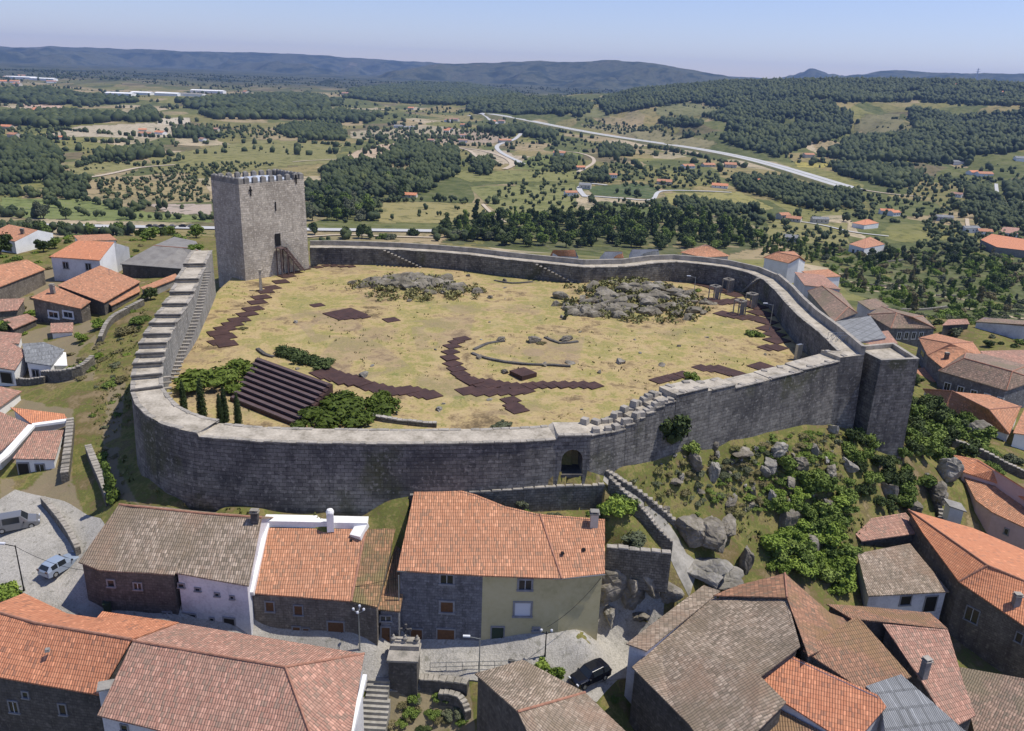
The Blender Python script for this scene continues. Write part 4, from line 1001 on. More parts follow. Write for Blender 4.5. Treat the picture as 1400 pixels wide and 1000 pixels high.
house('h5', 'end_house', 'house with a pinkish red roof and two stone chimneys, right of the grey sheet roof',
      [(1207,853,-11.3),(1296,861,-11.6),(1318,935,-13.9),(1334,978,-15.0),(1300,996,-15.2),(1256,925,-13.2)], [(0,1,2,5),(5,2,3,4)], -25, 't_mixed', 'darkstone', old=.04)
chimney('h5', 1239, 921, .75, .6, 1.2, 'slab', 'cope', .3); chimney('h5', 1262, 925, .6, .6, 1.8, 'concrete', 'cope', .3)
house('h6', 'small_house', 'house with clean orange tiles, bottom edge of the lower right cluster',
      [(1030,933,-12.6),(1063,888,-11.0),(1200,950,-11.9),(1212,966,-12.4),(1165,1020,-14.5)], [(0,1,2,4)] if False else [(0,1,2,3,4)], -25, 't_orange', 'whitegrey', old=.02)
house('h7', 'sheet_roofed_annex', 'annex roofed with grey corrugated sheets beside the clean orange roof',
      [(1184,938,-12.2),(1232,922,-11.9),(1326,1005,-13.8),(1215,1040,-14.2),(1205,962,-12.6)], [(0,1,2,3,4)], -25, 'fibro', 'whitegrey', old=.01, ridge=False)
house('h8', 'low_house', 'low roof of rust-orange tiles cut by the bottom edge, under the grey brown roof',
      [(1000,990,-14.8),(1030,950,-14.0),(1140,1010,-14.6),(1100,1060,-16.5),(985,1050,-16)], [(0,1,2,3,4)], -25, 't_rusty', 'darkstone', old=.04, ridge=False)
# --- right cluster
house('i', 'stone_shed', 'small shed with grey pink tiles against the green gully, right side',
      [(1156,714,-13.6),(1178,740,-14.6),(1262,728,-14.8),(1238,701,-13.6)], [(0,1,2,3)], -21, 't_mixed', 'darkstone', 'outbuilding', old=.05, ridge=False)
house('j', 'white_cottage', 'cottage with a grey tiled roof and bluish white wall, below the small shed',
      [(1172,757,-15.0),(1187,815,-17.2),(1298,809,-17.4),(1244,743,-15.0)], [(0,1,2,3)], -23.5, 't_grey', 'whitegrey', 'cottage', old=.05, ridge=False)
opening('j', 1230,814,1246,828,'window','dark'); opening('j', 1264,816,1279,836,'door','dark')
house('k', 'stone_townhouse', 'big dark stone house with a smooth orange roof, right edge',
      [(1242,696,-12.0),(1262,728,-12.6),(1311,794,-15.0),(1425,870,-17.5),(1440,800,-14.0),(1355,776,-12.4),(1300,735,-12.0)] if False else
      [(1242,697,-12.6),(1262,729,-13.6),(1311,795,-15.6),(1430,876,-17.6),(1450,815,-14.6),(1350,773,-13.4),(1430,765,-15.2),(1330,722,-14.0)], [(0,1,2,5),(2,3,4,5),(5,4,6,7,0)], -26, 't_new', 'brownstone', old=.015)
opening('k', 1318,830,1340,852); opening('k', 1387,864,1400,880)
chimney('k', 1388, 828, .7, .6, 1.3, 'concrete')
house('k2', 'low_barn', 'barn with dull brown tiles in the bottom right corner', [(1312,912,-19.6),(1440,935,-18.5),(1460,1060,-21.6),(1334,1010,-22)], [(0,1,2,3)], -28, 't_brown', 'darkstone', 'barn', old=.05, ridge=False)
house('l', 'pink_house', 'pink-walled house with orange roof beside the huge boulder at the right edge',
      [(1303,622,-12.6),(1337,628,-12.4),(1440,692,-12.8),(1440,712,-14.0),(1372,663,-14.0),(1316,645,-13.8)], [(0,1,2,3,4,5)], -20, 't_new', 'pink', old=.01, ridge=False)
house('l2', 'pink_house_wing', 'lower wing with faded tiles and pale pink wall in front of the pink house',
      [(1318,652,-14.6),(1372,668,-14.6),(1440,706,-14.8),(1440,742,-16.4),(1400,721,-16.2),(1356,700,-16.0),(1334,684,-15.8)], [(0,1,2,3,4,5,6)], -22, 't_salmon', 'pink', old=.01, ridge=False)
house('l2c', 'white_outhouse', 'small white block with a dark window at the foot of the huge boulder', [(1290,681,-13.6),(1298,692,-13.7),(1322,700,-13.7),(1314,688,-13.6)], [(0,1,2,3)], -22, 'concrete', 'white', 'outbuilding', old=0, ridge=False)
opening('l2', 1372,722,1380,732)
# --- east of the bastion
house('m', 'hipped_house', 'hipped brown-roofed house just behind the right bastion',
      [(1262,532,-14),(1290,563,-15),(1380,594,-15.4),(1396,556,-14.6),(1352,540,-14),(1302,535,-11.6),(1352,560,-11.8)] , [(0,1,5),(1,2,6,5),(2,3,6),(3,4,0,5,6)] , -22, 't_salmon', 'white', old=.02)
house('n', 'long_stone_house', 'long stone house with a grey brown roof, right edge level with the bastion top',
      [(1283,507,-13.2),(1376,534,-13.4),(1420,520,-13.2),(1405,500,-12.6),(1322,478,-12.2),(1318,490,-10.4),(1384,508,-10.6)], [(0,1,6,5),(1,2,6),(2,3,6),(3,4,5,6),(4,0,5)], -21, 't_brown', 'granite', old=.03)
for x in range(5): opening('n', 1290+18*x, 523+5*x, 1300+18*x, 535+5*x, trim='shutter_w')
house('n2', 'orange_house', 'house with pinkish orange planes and little chimneys beside the bastion top',
      [(1256,462,-11.8),(1268,486,-12.6),(1290,504,-12.8),(1345,488,-12.4),(1330,468,-11.6),(1280,456,-11.4),(1300,470,-10.0)], [(0,1,6),(1,2,3,6),(3,4,6),(4,5,0,6)], -20, 't_salmon', 'granite', old=.02)
chimney('n2', 1293, 493, .7, .6, 1.4, 'brownstone'); chimney('n2', 1316, 486, .7, .6, 1.2, 'brownstone'); opening('n2', 1258,478,1264,490)
house('o', 'grey_hipped_house', 'hipped brown-roofed house with pale shutters just beyond the bastion parapet',
      [(1186,430,-15.0),(1218,449,-15.6),(1279,449,-15.8),(1262,432,-15.2),(1205,419,-14.8),(1226,428,-13.0),(1248,434,-13.2)], [(0,1,5),(1,2,6,5),(2,3,6),(3,4,5,6),(4,0,5)], -22, 't_brown', 'granite', old=.03)
for x in range(4): opening('o', 1226+10*x, 454, 1232+10*x, 464, trim='shutter_w')
house('p1', 'brown_roofed_house', 'house with a plain brown roof close outside the curved east wall, nearer one',
      [(1104,398,-12.2),(1140,440,-13.4),(1172,428,-13.4),(1150,402,-12.2),(1124,391,-10.4),(1160,420,-11.4)], [(0,1,5,4),(1,2,5),(2,3,4,5),(3,0,4)], -20, 't_brown', 'concrete', old=.03)
house('p2', 'pale_roofed_house', 'house with washed-out pale lilac roof outside the east wall',
      [(1140,440,-13.6),(1160,470,-14.2),(1212,462,-14.6),(1190,432,-13.8)], [(0,1,2,3)], -21, 'fibro', 'whitegrey', old=.02, ridge=False)
house('p3', 'brown_roofed_house', 'farther house with a pinkish brown roof outside the curved east wall',
      [(1086,372,-12),(1100,390,-12.8),(1150,396,-13.0),(1125,376,-12.4)], [(0,1,2,3)], -20, 't_mixed', 'whitegrey', old=.03, ridge=False)
house('p4', 'brown_roofed_house', 'narrow brown-roofed house squeezed between the lilac roof and the bastion parapet',
      [(1168,458,-14.4),(1178,474,-15.0),(1228,470,-15.4),(1214,452,-14.6)], [(0,1,2,3)], -22, 't_mixed', 'white', old=.03, ridge=False)
house('p5', 'orange_roofed_house', 'small house with orange roof and bright wall at the upper end of the east wall',
      [(1096,371,-13),(1112,380,-13.4),(1150,378,-13.8),(1132,368,-13.2)], [(0,1,2,3)], -21, 't_salmon', 'white', old=.02, ridge=False)
house('p6', 'brown_roofed_house', 'house with dark brown roof right of the lilac roof, outside the east wall',
      [(1172,412,-15.6),(1190,424,-16.0),(1216,419,-16.2),(1198,408,-15.6)], [(0,1,2,3)], -23, 't_brown', 'whitegrey', old=.03, ridge=False)
house('p7', 'orange_roofed_house', 'house with washed orange roof below the bastion alley, next to the hipped house',
      [(1236,505,-15.6),(1246,528,-16.4),(1290,520,-16.4),(1274,502,-15.6)], [(0,1,2,3)], -23, 't_salmon', 'white', old=.02, ridge=False)
house('p8', 'brown_roofed_house', 'low brown roof at the right edge behind the orange planes',
      [(1340,480,-13),(1352,496,-13.6),(1425,500,-14),(1420,478,-13.2)], [(0,1,2,3)], -21, 't_mixed', 'white', old=.03, ridge=False)
house('p9', 'orange_roofed_house', 'bright orange roof at the right edge below the long stone house',
      [(1385,592,-14.5),(1400,560,-14),(1440,560,-14),(1440,600,-15)], [(0,1,2,3)], -21, 't_salmon', 'white', old=.02, ridge=False)
house('l11', 'white_cube_house', 'bright white flat-topped block in front of the modern house, left edge', [(58,480,-5.8),(60,500,-6.0),(92,500,-6.0),(90,482,-5.8)], [(0,1,2,3)], -9.2, 'white', 'white', old=0, ridge=False)
house('l12', 'white_cube_house', 'low white terrace block at the left edge under the porch roof', [(-20,452,-5.6),(-20,468,-6),(26,470,-6),(30,456,-5.6)], [(0,1,2,3)], -9, 't_mixed', 'white', old=0, ridge=False)
house('l13', 'brown_roofed_house', 'small brown-roofed house at the left edge between stone house and porch roof', [(-30,410,-3.8),(-30,428,-4.6),(24,424,-4.8),(34,408,-3.8)], [(0,1,2,3)], -9, 't_mixed', 'brownstone', old=.03, ridge=False)
house('l14', 'white_row_house', 'white house with pale orange roof behind the vivid orange roof', [(100,322,-3),(108,330,-3.4),(160,328,-3.4),(150,320,-3)], [(0,1,2,3)], -9, 't_salmon', 'white', old=.01, ridge=False)
house('q', 'white_house', 'blue-white house with pink roof edge just past the top of the east wall',
      [(1045,351,-13.5),(1070,356,-14.0),(1092,361,-14.2),(1102,352,-14),(1085,341,-13),(1060,346,-12.4)] if False else [(1044,352,-14),(1078,360,-14.4),(1102,357,-14.4),(1086,344,-13.6),(1062,345,-12.2),(1094,351,-12.4)], [(0,1,5,4),(1,2,5),(2,3,4,5),(3,0,4)], -21, 't_salmon', 'white', old=.01)
ZB = lambda x, y: G(x, y, True).z
zr, zs_, zt_, zq_ = ZB(1185,353), ZB(1185,314), ZB(1385,364), ZB(1378,328)
house('r', 'white_townhouse', 'white three storey house with brown hipped roof among trees at the right',
      [(1161,334,zr+5.5),(1182,340,zr+5.5),(1210,334,zr+5.5),(1190,324,zr+5.5),(1184,326,zr+8)], [(0,1,4),(1,2,4),(2,3,4),(3,0,4)], zr-3, 't_salmon', 'white', old=.01)
for k_ in range(3): opening('r', 1165+6*k_, 341+k_, 1168+6*k_, 346+k_)
house('s', 'white_villa', 'small white villa with bright orange roof by the lane, right side of the valley',
      [(1165,305,zs_+4.5),(1182,308,zs_+4.5),(1202,305,zs_+4.5),(1188,300,zs_+4.5),(1184,300,zs_+6.5)], [(0,1,4),(1,2,4),(2,3,4),(3,0,4)], zs_-3, 't_new', 'white', old=.01)
house('t', 'grey_gabled_house', 'large house with orange-red roof and grey gable at the right edge among trees',
      [(1341,328,zt_+5.5),(1363,338,zt_+5.5),(1430,346,zt_+5.5),(1430,326,zt_+5.5),(1356,320,zt_+9),(1430,332,zt_+9)], [(0,1,5,4),(1,2,5),(2,3,5),(3,0,4,5)] if False else [(0,1,2,5,4),(4,5,3,0)], zt_-3, 't_new', 'slab', old=.01)
house('t2', 'small_orange_house', 'smaller house with dusty red roof just behind the grey gabled house',
      [(1366,318,zq_+4),(1392,320,zq_+4),(1394,312,zq_+5),(1372,310,zq_+5)], [(0,1,2,3)], zq_-3, 't_mixed', 'white', old=.01, ridge=False)
house('u1', 'brown_cottage', 'brown-roofed cottage in the trees at right, nearer the bastion', [(1288,445,-19.6),(1326,443,-20),(1322,436,-19),(1296,437,-19)], [(0,1,2,3)], -25, 't_mixed', 'darkstone', 'cottage', old=.02, ridge=False)
house('u2', 'brown_farmhouse', 'farmhouse with a dull brown roof at the right edge in deep shade of trees',
      [(1333,440,-20),(1370,446,-20.6),(1420,462,-21),(1425,440,-20),(1345,434,-19),(1400,444,-18)], [(0,1,2,5),(2,3,5),(3,4,0,5)], -28, 't_brown', 'whitegrey', 'farmhouse', old=.02)
# roofs peeping over the back wall
for i, (x0, x1, y, z, mt, lb) in enumerate(((752,788,343,-8,'t_salmon','orange roof showing just over the back wall, leftmost of those there'), (823,853,345,-9,'t_salmon','small orange roof just over the back wall, left of the slate-blue roof'),
      (860,902,342,-9,'fibro','flat slate-blue roof showing just over the back wall'))):
    house('w%d' % i, 'hidden_house', lb, [(x0,y+8,z-2),(x1,y+9,z-2),(x1-2,y+3,z-2.2),(x0+4,y+2,z-2.2),(x0+2,y+1,z),(x1,y+2,z)] if False else [(x0,y+7,z-1.8),(x1,y+8,z-1.8),(x1-2,y-1,z),(x0+4,y-1,z)], [(0,1,2,3)], -24, mt, 'whitegrey', old=.01, ridge=False)
house('w4', 'hidden_house', 'broad salmon roof with pale ridge over the back wall, rightmost of those there', [(930,345,-9.5),(962,352,-9.8),(998,350,-10),(965,334,-7.2)], [(0,1,2,3)], -24, 't_salmon', 'cream', old=.01, ridge=False)
# --- left village
house('l1', 'white_gabled_house', 'white house with vivid orange roof and tall white gable, left of the stepped wall',
      [(67,352,1.4),(137,358,1.2),(167,331,1.4),(187,336,1.0),(157,372,0)] if False else [(67,351,-.2),(136,356,-.2),(156,331,1.9),(106,329,1.9)], [(0,1,2,3)], -8, 't_new', 'whitegrey', old=.01, ridge=False)
m = MB(); g1, g2 = P(136,357,-.4), P(156,332,1.9); g3 = g1+(g2-g1)*1.9; g3.z = -.4; z8 = -8
m.face([g1, Vector((g1.x,g1.y,z8)), Vector((g3.x,g3.y,z8)), g3, g2]); m.face([g3, Vector((g3.x,g3.y,z8)), Vector((g2.x,g2.y,z8)), g2]); m.build('gable', M['white'], HOUSES['l1']['root'])
for q in ((86,358,94,368),(117,360,125,370)): opening('l1', *q)
house('l2a', 'orange_roofed_house', 'big house with wide salmon-orange roof planes and stone side, left village centre',
      [(78,390,-1.6),(142,414,-2.6),(192,385,-2.2),(137,363,-.2)], [(0,1,2,3)], -9, 't_salmon', 'darkstone', old=.02, ridge=False)
house('l2b', 'shuttered_house', 'stone house with two white-shuttered windows and low orange roof, left village',
      [(42,407,-2.4),(110,422,-3.0),(124,412,-2.2),(74,391,-1.5)], [(0,1,2,3)], -9.5, 't_salmon', 'brownstone', old=.02, ridge=False)
for x in (66, 86): opening('l2b', x,425,x+15,436, 'window','glass','shutter_w', fr=.3)
chimney('l2a', 160, 374, .6, .6, 1.0, 'white'); chimney('l2b', 72, 398, .7, .6, 1.0, 'concrete'); aerial('l2a', 150, 380)
house('l3', 'orange_roofed_house', 'house with single orange roof slope at the left edge, above the shuttered house',
      [(-30,404,-2.2),(10,388,-2.4),(62,368,-2.4),(37,355,-.6),(-30,368,-.4)], [(0,1,2,3,4)], -9, 't_salmon', 'brownstone', old=.02, ridge=False)
house('l4', 'white_barn', 'white walled house with pale orange roof at the far left edge below the highway',
      [(-20,322,-2.4),(20,330,-2.6),(52,315,-1.2),(12,307,-1.0)], [(0,1,2,3)], -9, 't_salmon', 'white', old=.01, ridge=False)
m = MB(); g1, g2 = P(20,331,-2.7), P(52,315,-1.2); g3 = g1+(g2-g1)*1.6; g3.z = -2.7
m.face([g1, Vector((g1.x,g1.y,-9)), Vector((g3.x,g3.y,-9)), g3, g2]); m.build('gable', M['white'], HOUSES['l4']['root'])
chimney('l4', 31, 320, .7, .6, 1.0, 'brownstone'); opening('l4', 8,336,16,344)
house('l5', 'grey_roofed_hall', 'long low hall with weathered grey roof next to the castle wall by the keep',
      [(164,361,-1.6),(254,368,-1.8),(276,345,-1.2),(268,330,-1.8),(238,324,-1.6),(210,336,.4),(262,340,.4)], [(0,1,6,5),(1,2,6),(2,3,4,5,6),(4,0,5)] if False else [(0,1,2,6,5),(5,6,2,3,4)], -9, 'slab', 'darkstone', 'hall', old=.02)
house('l6', 'side_roof_house', 'narrow orange strip roof running beside the stepped castle wall',
      [(192,393,-2.0),(198,398,-2.3),(244,380,-2.3),(240,374,-2.0)], [(0,1,2,3)], -7.5, 't_salmon', 'concrete', old=.02, ridge=False)
house('l6b', 'lean_to', 'shaded lean-to with orange edge under the wide salmon-orange roofs', [(146,413,-3.2),(152,418,-3.5),(192,398,-3.4),(190,391,-3.0)], [(0,1,2,3)], -8, 't_salmon', 'darkstone', 'outbuilding', old=.02, ridge=False)
house('l8', 'porch_roof_house', 'small porch roof with old pinkish tiles below the stone house on the left', [(4,437,-5.4),(18,450,-5.9),(51,436,-5.8),(37,429,-5.3)], [(0,1,2,3)], -9, 't_mixed', 'darkstone', 'porch', old=.02, ridge=False)
house('l8b', 'porch', 'little tiled porch below the two white-shuttered windows', [(69,442,-4.9),(69,455,-5.5),(100,454,-5.5),(100,441,-4.9)], [(0,1,2,3)], -8.5, 't_mixed', 'white', 'porch', old=.01, ridge=False)
house('l7', 'white_modern_house', 'white flat-roofed modern house with stepped walls, left edge mid-height', [(30,470,-4.6),(35,495,-5.2),(70,500,-5.4),(88,478,-5.0),(60,468,-4.6)], [(0,1,2,3,4)], -9, 'fibro', 'white', old=0, ridge=False)
house('l7b', 'white_modern_wing', 'left wing of the white modern house with small brown roof', [(-20,470,-5.0),(-20,500,-5.6),(20,506,-5.8),(36,480,-5.2),(10,466,-5)], [(0,1,2,3,4)], -9.5, 't_mixed', 'white', old=0.01, ridge=False)
opening('l7b', 2,510,16,524,'door','dark'); opening('l7', 44,505,54,516)
house('l9', 'white_terrace_house', 'white house with brown roof and broad white verge, left edge above the van',
      [(-40,630,-7.0),(0,617,-6.8),(42,581,-6.0),(0,563,-5.2),(-40,555,-5)], [(0,1,2,3,4)], -11, 't_mixed', 'white', old=.02, ridge=False)
house('l9b', 'white_terrace_house', 'white annex with a small neat orange-brown roof behind the parked van', [(17,627,-7.0),(75,628,-7.2),(87,588,-6.0),(46,590,-6.0)], [(0,1,2,3)], -11.3, 't_mixed', 'white', old=.02, ridge=False)
opening('l9b', 26,634,40,654,'door','dark'); opening('l9b', 48,634,62,646)
house('l9c', 'orange_terrace_house', 'house with clean orange roof between white verges, above the annex', [(14,557,-5.0),(42,579,-5.8),(92,573,-5.9),(88,566,-5.6)], [(0,1,2,3)], -10.5, 't_new', 'white', old=.01, ridge=False)
m = MB()
m.bar(P(-30,652,-7.3), P(8,622,-6.9), .9, .3); m.bar(P(8,622,-6.9), P(44,582,-5.9), .9, .3); m.bar(P(44,582,-5.9), P(95,575,-5.9), .8, .3); m.build('verge', M['white'], HOUSES['l9']['root'])
house('l10', 'old_brown_house', 'house with dull pinkish roof at the left edge above the white verges', [(-30,560,-6.4),(0,556,-6.4),(30,535,-6.4),(-30,522,-5)], [(0,1,2,3)], -10.5, 't_mixed', 'white', old=.03, ridge=False)
# ------------------------------------------------------------------ stone walls, street furniture
def low_wall(label, pix, h, w, mat='fieldwall', name='stone_wall', cope=True, drop=1.2, top=None):
    pts_ = [G(x, y) for x, y in pix]
    if top is not None: pts_ = [P(x, y, z) for (x, y), z in zip(pix, top)]
    L = smooth_line(pts_, 1.6) if top is None else smooth_line(pts_, 2.5); c = L[len(L)//2]
    m = MB(); u = 0; r2 = random.Random(len(pix)*7+int(pix[0][0])); tops = []
    root = empty(name, (c.x, c.y, c.z-.3), label, 'wall')
    for i in range(len(L)):
        d = (L[min(i+1, len(L)-1)]-L[max(i-1, 0)]); d.z = 0; d.normalize(); n = Vector((-d.y, d.x, 0))*w/2
        zt = L[i].z+(h if top is None else 0)+r2.uniform(-.04, .04); zb = (L[i].z if top is None else tz(L[i].x-n.x*3, L[i].y-n.y*3 if n.y > 0 else L[i].y+n.y*3))-drop
        if top is not None: zb = L[i].z-h
        tops.append((L[i]-n*1.15, L[i]+n*1.15, L[i]-n, L[i]+n, zt, zb))
    for i in range(len(L)-1):
        a0, b0_, a, b, zt, zb = tops[i]; c0_, d0_, c_, d_, zt2, zb2 = tops[i+1]; l = (L[i+1]-L[i]).xy.length
        V3 = lambda p, z: Vector((p.x, p.y, z))
        m.face([V3(a0, zb), V3(c0_, zb2), V3(c_, zt2), V3(a, zt)], [(u, zb), (u+l, zb2), (u+l, zt2), (u, zt)])
        m.face([V3(d0_, zb2), V3(b0_, zb), V3(b, zt), V3(d_, zt2)], [(u+l, zb2), (u, zb), (u, zt), (u+l, zt2)])
        m.face([V3(a, zt), V3(c_, zt2), V3(d_, zt2), V3(b, zt)]); u += l
    for k_, s in ((0, 1), (-1, -1)):
        a0, b0_, a, b, zt, zb = tops[k_]; V3 = lambda p, z: Vector((p.x, p.y, z)); m.face([V3(a0, zb), V3(a, zt), V3(b, zt), V3(b0_, zb)][::s])
    m.build('wall_body', M[mat], root)
    if cope:
        m = MB()
        for i in range(len(L)-1):
            p = (L[i]+L[i+1])/2; d = L[i+1]-L[i]
            for t in (.25, .75):
                q = L[i].lerp(L[i+1], t); z = tops[i][4]*(1-t)+tops[i+1][4]*t
                m.box((q.x, q.y, z-.02), d.xy.length*.46, w*1.12, r2.uniform(.06, .16), math.atan2(d.y, d.x)+r2.uniform(-.06, .06), 0, None, .93)
        m.build('coping', M['cope'], root)
    return root
low_wall('dark retaining wall above the tall orange roof, under the arched gate', [(560,676),(640,672),(700,668),(760,664),(826,662)], 3.2, .6, top=[-3.9,-3.7,-3.5,-3.4,-3.4])
low_wall('dark terrace wall right of the tall yellow house', [(829,747),(860,750),(890,753),(918,756)], 4.6, .6, top=[-7.2,-7.2,-7.2,-7.2])
low_wall('stone wall along the left side of the path coming down from the gate', [(832,668),(852,688),(872,706),(886,722),(900,740),(918,757)], 1.5, .6, drop=2.5)
low_wall('shaded bank wall along the right side of the path coming down from the gate', [(828,648),(850,662),(878,680),(905,702),(928,722)], .5, .6, drop=1)
low_wall('dark wall holding up the grassy belt, left of the old brown roof', [(122,620),(132,645),(142,668),(150,690)], 1.1, .7, drop=5)
low_wall('stone wall between the white annex and the grassy belt', [(98,585),(95,620),(90,660)], 1.3, .8, drop=2)
low_wall('dark yard wall curving behind the lower left white houses', [(60,521),(88,521),(112,514),(128,500)], 1.6, .6, drop=3)
low_wall('rough field wall beside the orange strip roof', [(196,418),(170,432),(150,446),(138,470)], 1.2, .6, drop=2)
low_wall('retaining wall along the right of the square below the grass', [(60,690),(75,708),(95,735),(108,760)], 1.0, .5, drop=2)
low_wall('low wall with pale top beside the white modern house', [(10,525),(40,527),(62,524)], 1.0, .4, drop=2)
low_wall('curved boundary wall in the green garden right of the bushes', [(1300,610),(1330,620),(1370,640),(1400,655)], 1.2, .6, drop=2)
low_wall('stone wall under the pink house by the boulders', [(1265,655),(1278,690),(1285,715),(1262,740)], 1.0, .6, drop=2)
low_wall('low wall bounding the flower bed near the front wall, inside the courtyard', [(500,571),(530,577),(570,582),(597,584)], .5, .5, drop=.4)
low_wall('short wall beside the monument at the foot of the street', [(575,938),(600,940),(640,944)], 1.1, .8, mat='darkstone', drop=2.5)
for i, (a, b) in enumerate((((1170,388),(1240,392)),((1180,360),(1260,352)),((1280,405),(1360,402)),((1230,425),(1300,420)))):
    low_wall(('terrace wall in the gardens east of the castle, %s' % ('just beyond the hipped roof','highest up the slope','under the big round tree','nearest the brown cottage')[i]), [a, ((a[0]+b[0])/2, (a[1]+b[1])/2+2), b], .9, .5, drop=1)
for lb, pix, h_w in (('low ruined wall line arcing inside the curved walkway', [(645,484),(665,491),(690,496),(715,499),(745,500),(780,502)], .45), ('short ruined wall stub above the curved walkway', [(648,479),(668,470),(690,467)], .35),
   ('broken line of footing stones right of the court centre', [(745,462),(765,470),(790,468)], .4), ('low ruined footing at the back of the courtyard, left of the right outcrop', [(676,384),(700,388),(728,386)], .35), ('dark ruined footing above the rusty terrace seats', [(352,478),(362,486),(374,489)], .5)):
    low_wall(lb, pix, h_w*.55, .5, mat='darkstone', cope=False, drop=.4, name='ruined_wall')
low_wall('ruined garden wall below the monument, nearer the grey ribbed roof', [(600,958),(628,962),(640,985)], 1.0, .6, mat='darkstone', drop=1.5)
# monument
zq = -18.2+SZ; A = P(551,950,zq); mo = empty('wayside_monument', (A.x, A.y, zq), 'square granite monument with urn finials and a stone cross, standing at the street edge', 'monument')
m = MB(); m.box((A.x, A.y+1.2, zq-1.5), 2.75, 2.4, 5.4, 0, 0, None, .98); m.build('shaft', M['darkstone'], mo)
m = MB(); zt = zq+3.9; m.box((A.x, A.y+1.2, zt), 3.0, 2.7, .22); m.box((A.x, A.y+1.9, zt+.22), 2.8, 1.1, .5); m.box((A.x-.0, A.y+2.1, zt+.72), 2.2, .7, .25); m.build('cornice', M['cope'], mo)
for s in (-1.15, 0, 1.15):
    m = MB(); m.lathe((A.x+s, A.y+1.9, zt+.72), [(.22,0),(.22,.12),(.1,.2),(.24,.42),(.26,.55),(.1,.75),(.12,.82),(0,.98)], 10); m.build('finial', M['cope'], mo, smooth=True)
m = MB(); c = Vector((A.x+.05, A.y+2.1, zt+1.2)); m.bar(c, c+Vector((0,0,1.35)), .14); m.bar(c+Vector((-.42,0,.9)), c+Vector((.42,0,.9)), .14)
for q in ((-.45,.9),(.45,.9),(0,1.38)): m.box((c.x+q[0], c.y, c.z+q[1]-.12), .22, .18, .24)
m.build('cross', M['merlon'], mo)
# stairs down
sroot = empty('stone_stairs', G(520,985), 'flight of worn stone steps going down beside the white verge of the corner house', 'stairs')
m = MB(); a, b = P(519,928,-16.6+SZ), P(505,1015,-20.4+SZ); n = 13
for k_ in range(n):
    q = a.lerp(b, k_/(n-1)); m.box((q.x, q.y-.1, q.z-2.2), 2.7-.3*(k_ < 4)*2, .52, 2.2+.02, -.03)
m.build('step', M['path_stone'], sroot, weld=False)
rt = empty('iron_railing', G(650,915), 'thin iron street railing left of the grey ribbed roof', 'railing'); m = MB(); L = [G(588+i*22, 918-i*.6) for i in range(7)]
for q in L: m.bar(q, q+Vector((0,0,1)), .05)
for a, b in zip(L, L[1:]):
    for z in (.5, 1.0): m.bar(a+Vector((0,0,z)), b+Vector((0,0,z)), .045)
m.build('rails', M['steel'], rt)
m = MB(); q = G(700,903); m.lathe((q.x,q.y,q.z+.08), [(.35,0),(.35,.03),(0,.03)], 14); tag(m.build('manhole_cover', M['merlon']), 'dark round manhole cover in the pale street below the yellow house', 'manhole cover')
for i, (px, py, lb) in enumerate(((905,860,'green wheelie bin by the rock at the street end'),(148,836,'green wheelie bin against the dark rubble house'))):
    q = G(px, py); m = MB(); m.box(q+Vector((0,0,.12)), .6, .7, .95, .4, 0, None, 1.12); r_ = empty('wheelie_bin', q, lb, 'bin'); m.build('body', M['door_green'], r_); m = MB(); m.box(q+Vector((0,0,1.07)), .72, .82, .08, .4); m.build('lid', M['door_green'], r_)
for lb, A_c, B_c, sag in (('sagging overhead cable from the square pole to the dark rubble house', G(33,808)+Vector((0,0,5.1)), P(135,781,-7.4), .7), ('sagging overhead cable in front of the low parapet house', P(345,815,-10.2), P(545,790,-8.6), .5), ('sagging overhead cable crossing below the yellow house', P(822,790,-8.6), G(745,898)+Vector((0,0,3.5)), .6)):
    m = MB(); m.tube([A_c.lerp(B_c, t/12)-Vector((0,0,sag*4*(t/12)*(1-t/12))) for t in range(13)], .022, 5); tag(m.build('overhead_cable', M['dark']), lb, 'cable')
def lamp(px, py, h, label, arms=4, mt='steel'):
    q = G(px, py); r = empty('street_lamp', q, label, 'street lamp'); m = MB()
    m.tube([q, q+Vector((0,0,.5)), q+Vector((0,0,h))], [.11,.07,.05], 8); m.build('pole', M[mt], r); m = MB(); hd = MB()
    if arms == 1:
        m.bar(q+Vector((0,0,h-.1)), q+Vector((-1.3,0,h+.15)), .06); hd.box(q+Vector((-1.3,0,h+.1)), .7,.25,.14)
    else:
        for k_ in range(arms):
            a = k_*math.pi*2/arms; t = q+Vector((math.cos(a)*.5, math.sin(a)*.5, h)); m.bar(q+Vector((0,0,h-.3)), t, .05); hd.lathe(t, [(.05,0),(.13,.08),(.12,.24),(0,.34)], 8)
    m.build('arm', M[mt], r); hd.build('lantern', M['shutter_w'], r)
    return r
lamp(492, 889, 4.6, 'grey street lamp with clustered white lanterns in front of the mossy-roofed house')
lamp(655, 921, 4.2, 'thin street lamp with one arm standing in the street below the yellow house', 1)
lamp(745, 898, 3.0, 'dark street lamp beside the bright green young tree', 2, 'dark')
lamp(33, 808, 5.2, 'dark telegraph-like lamp pole at the edge of the square', 1, 'dark')
lamp(948, 408, 4.0, 'slim lamp with flat head inside the courtyard under the back wall', 1)
lamp(1052, 452, 4.4, 'taller courtyard lamp beside the shaded east wall', 1)
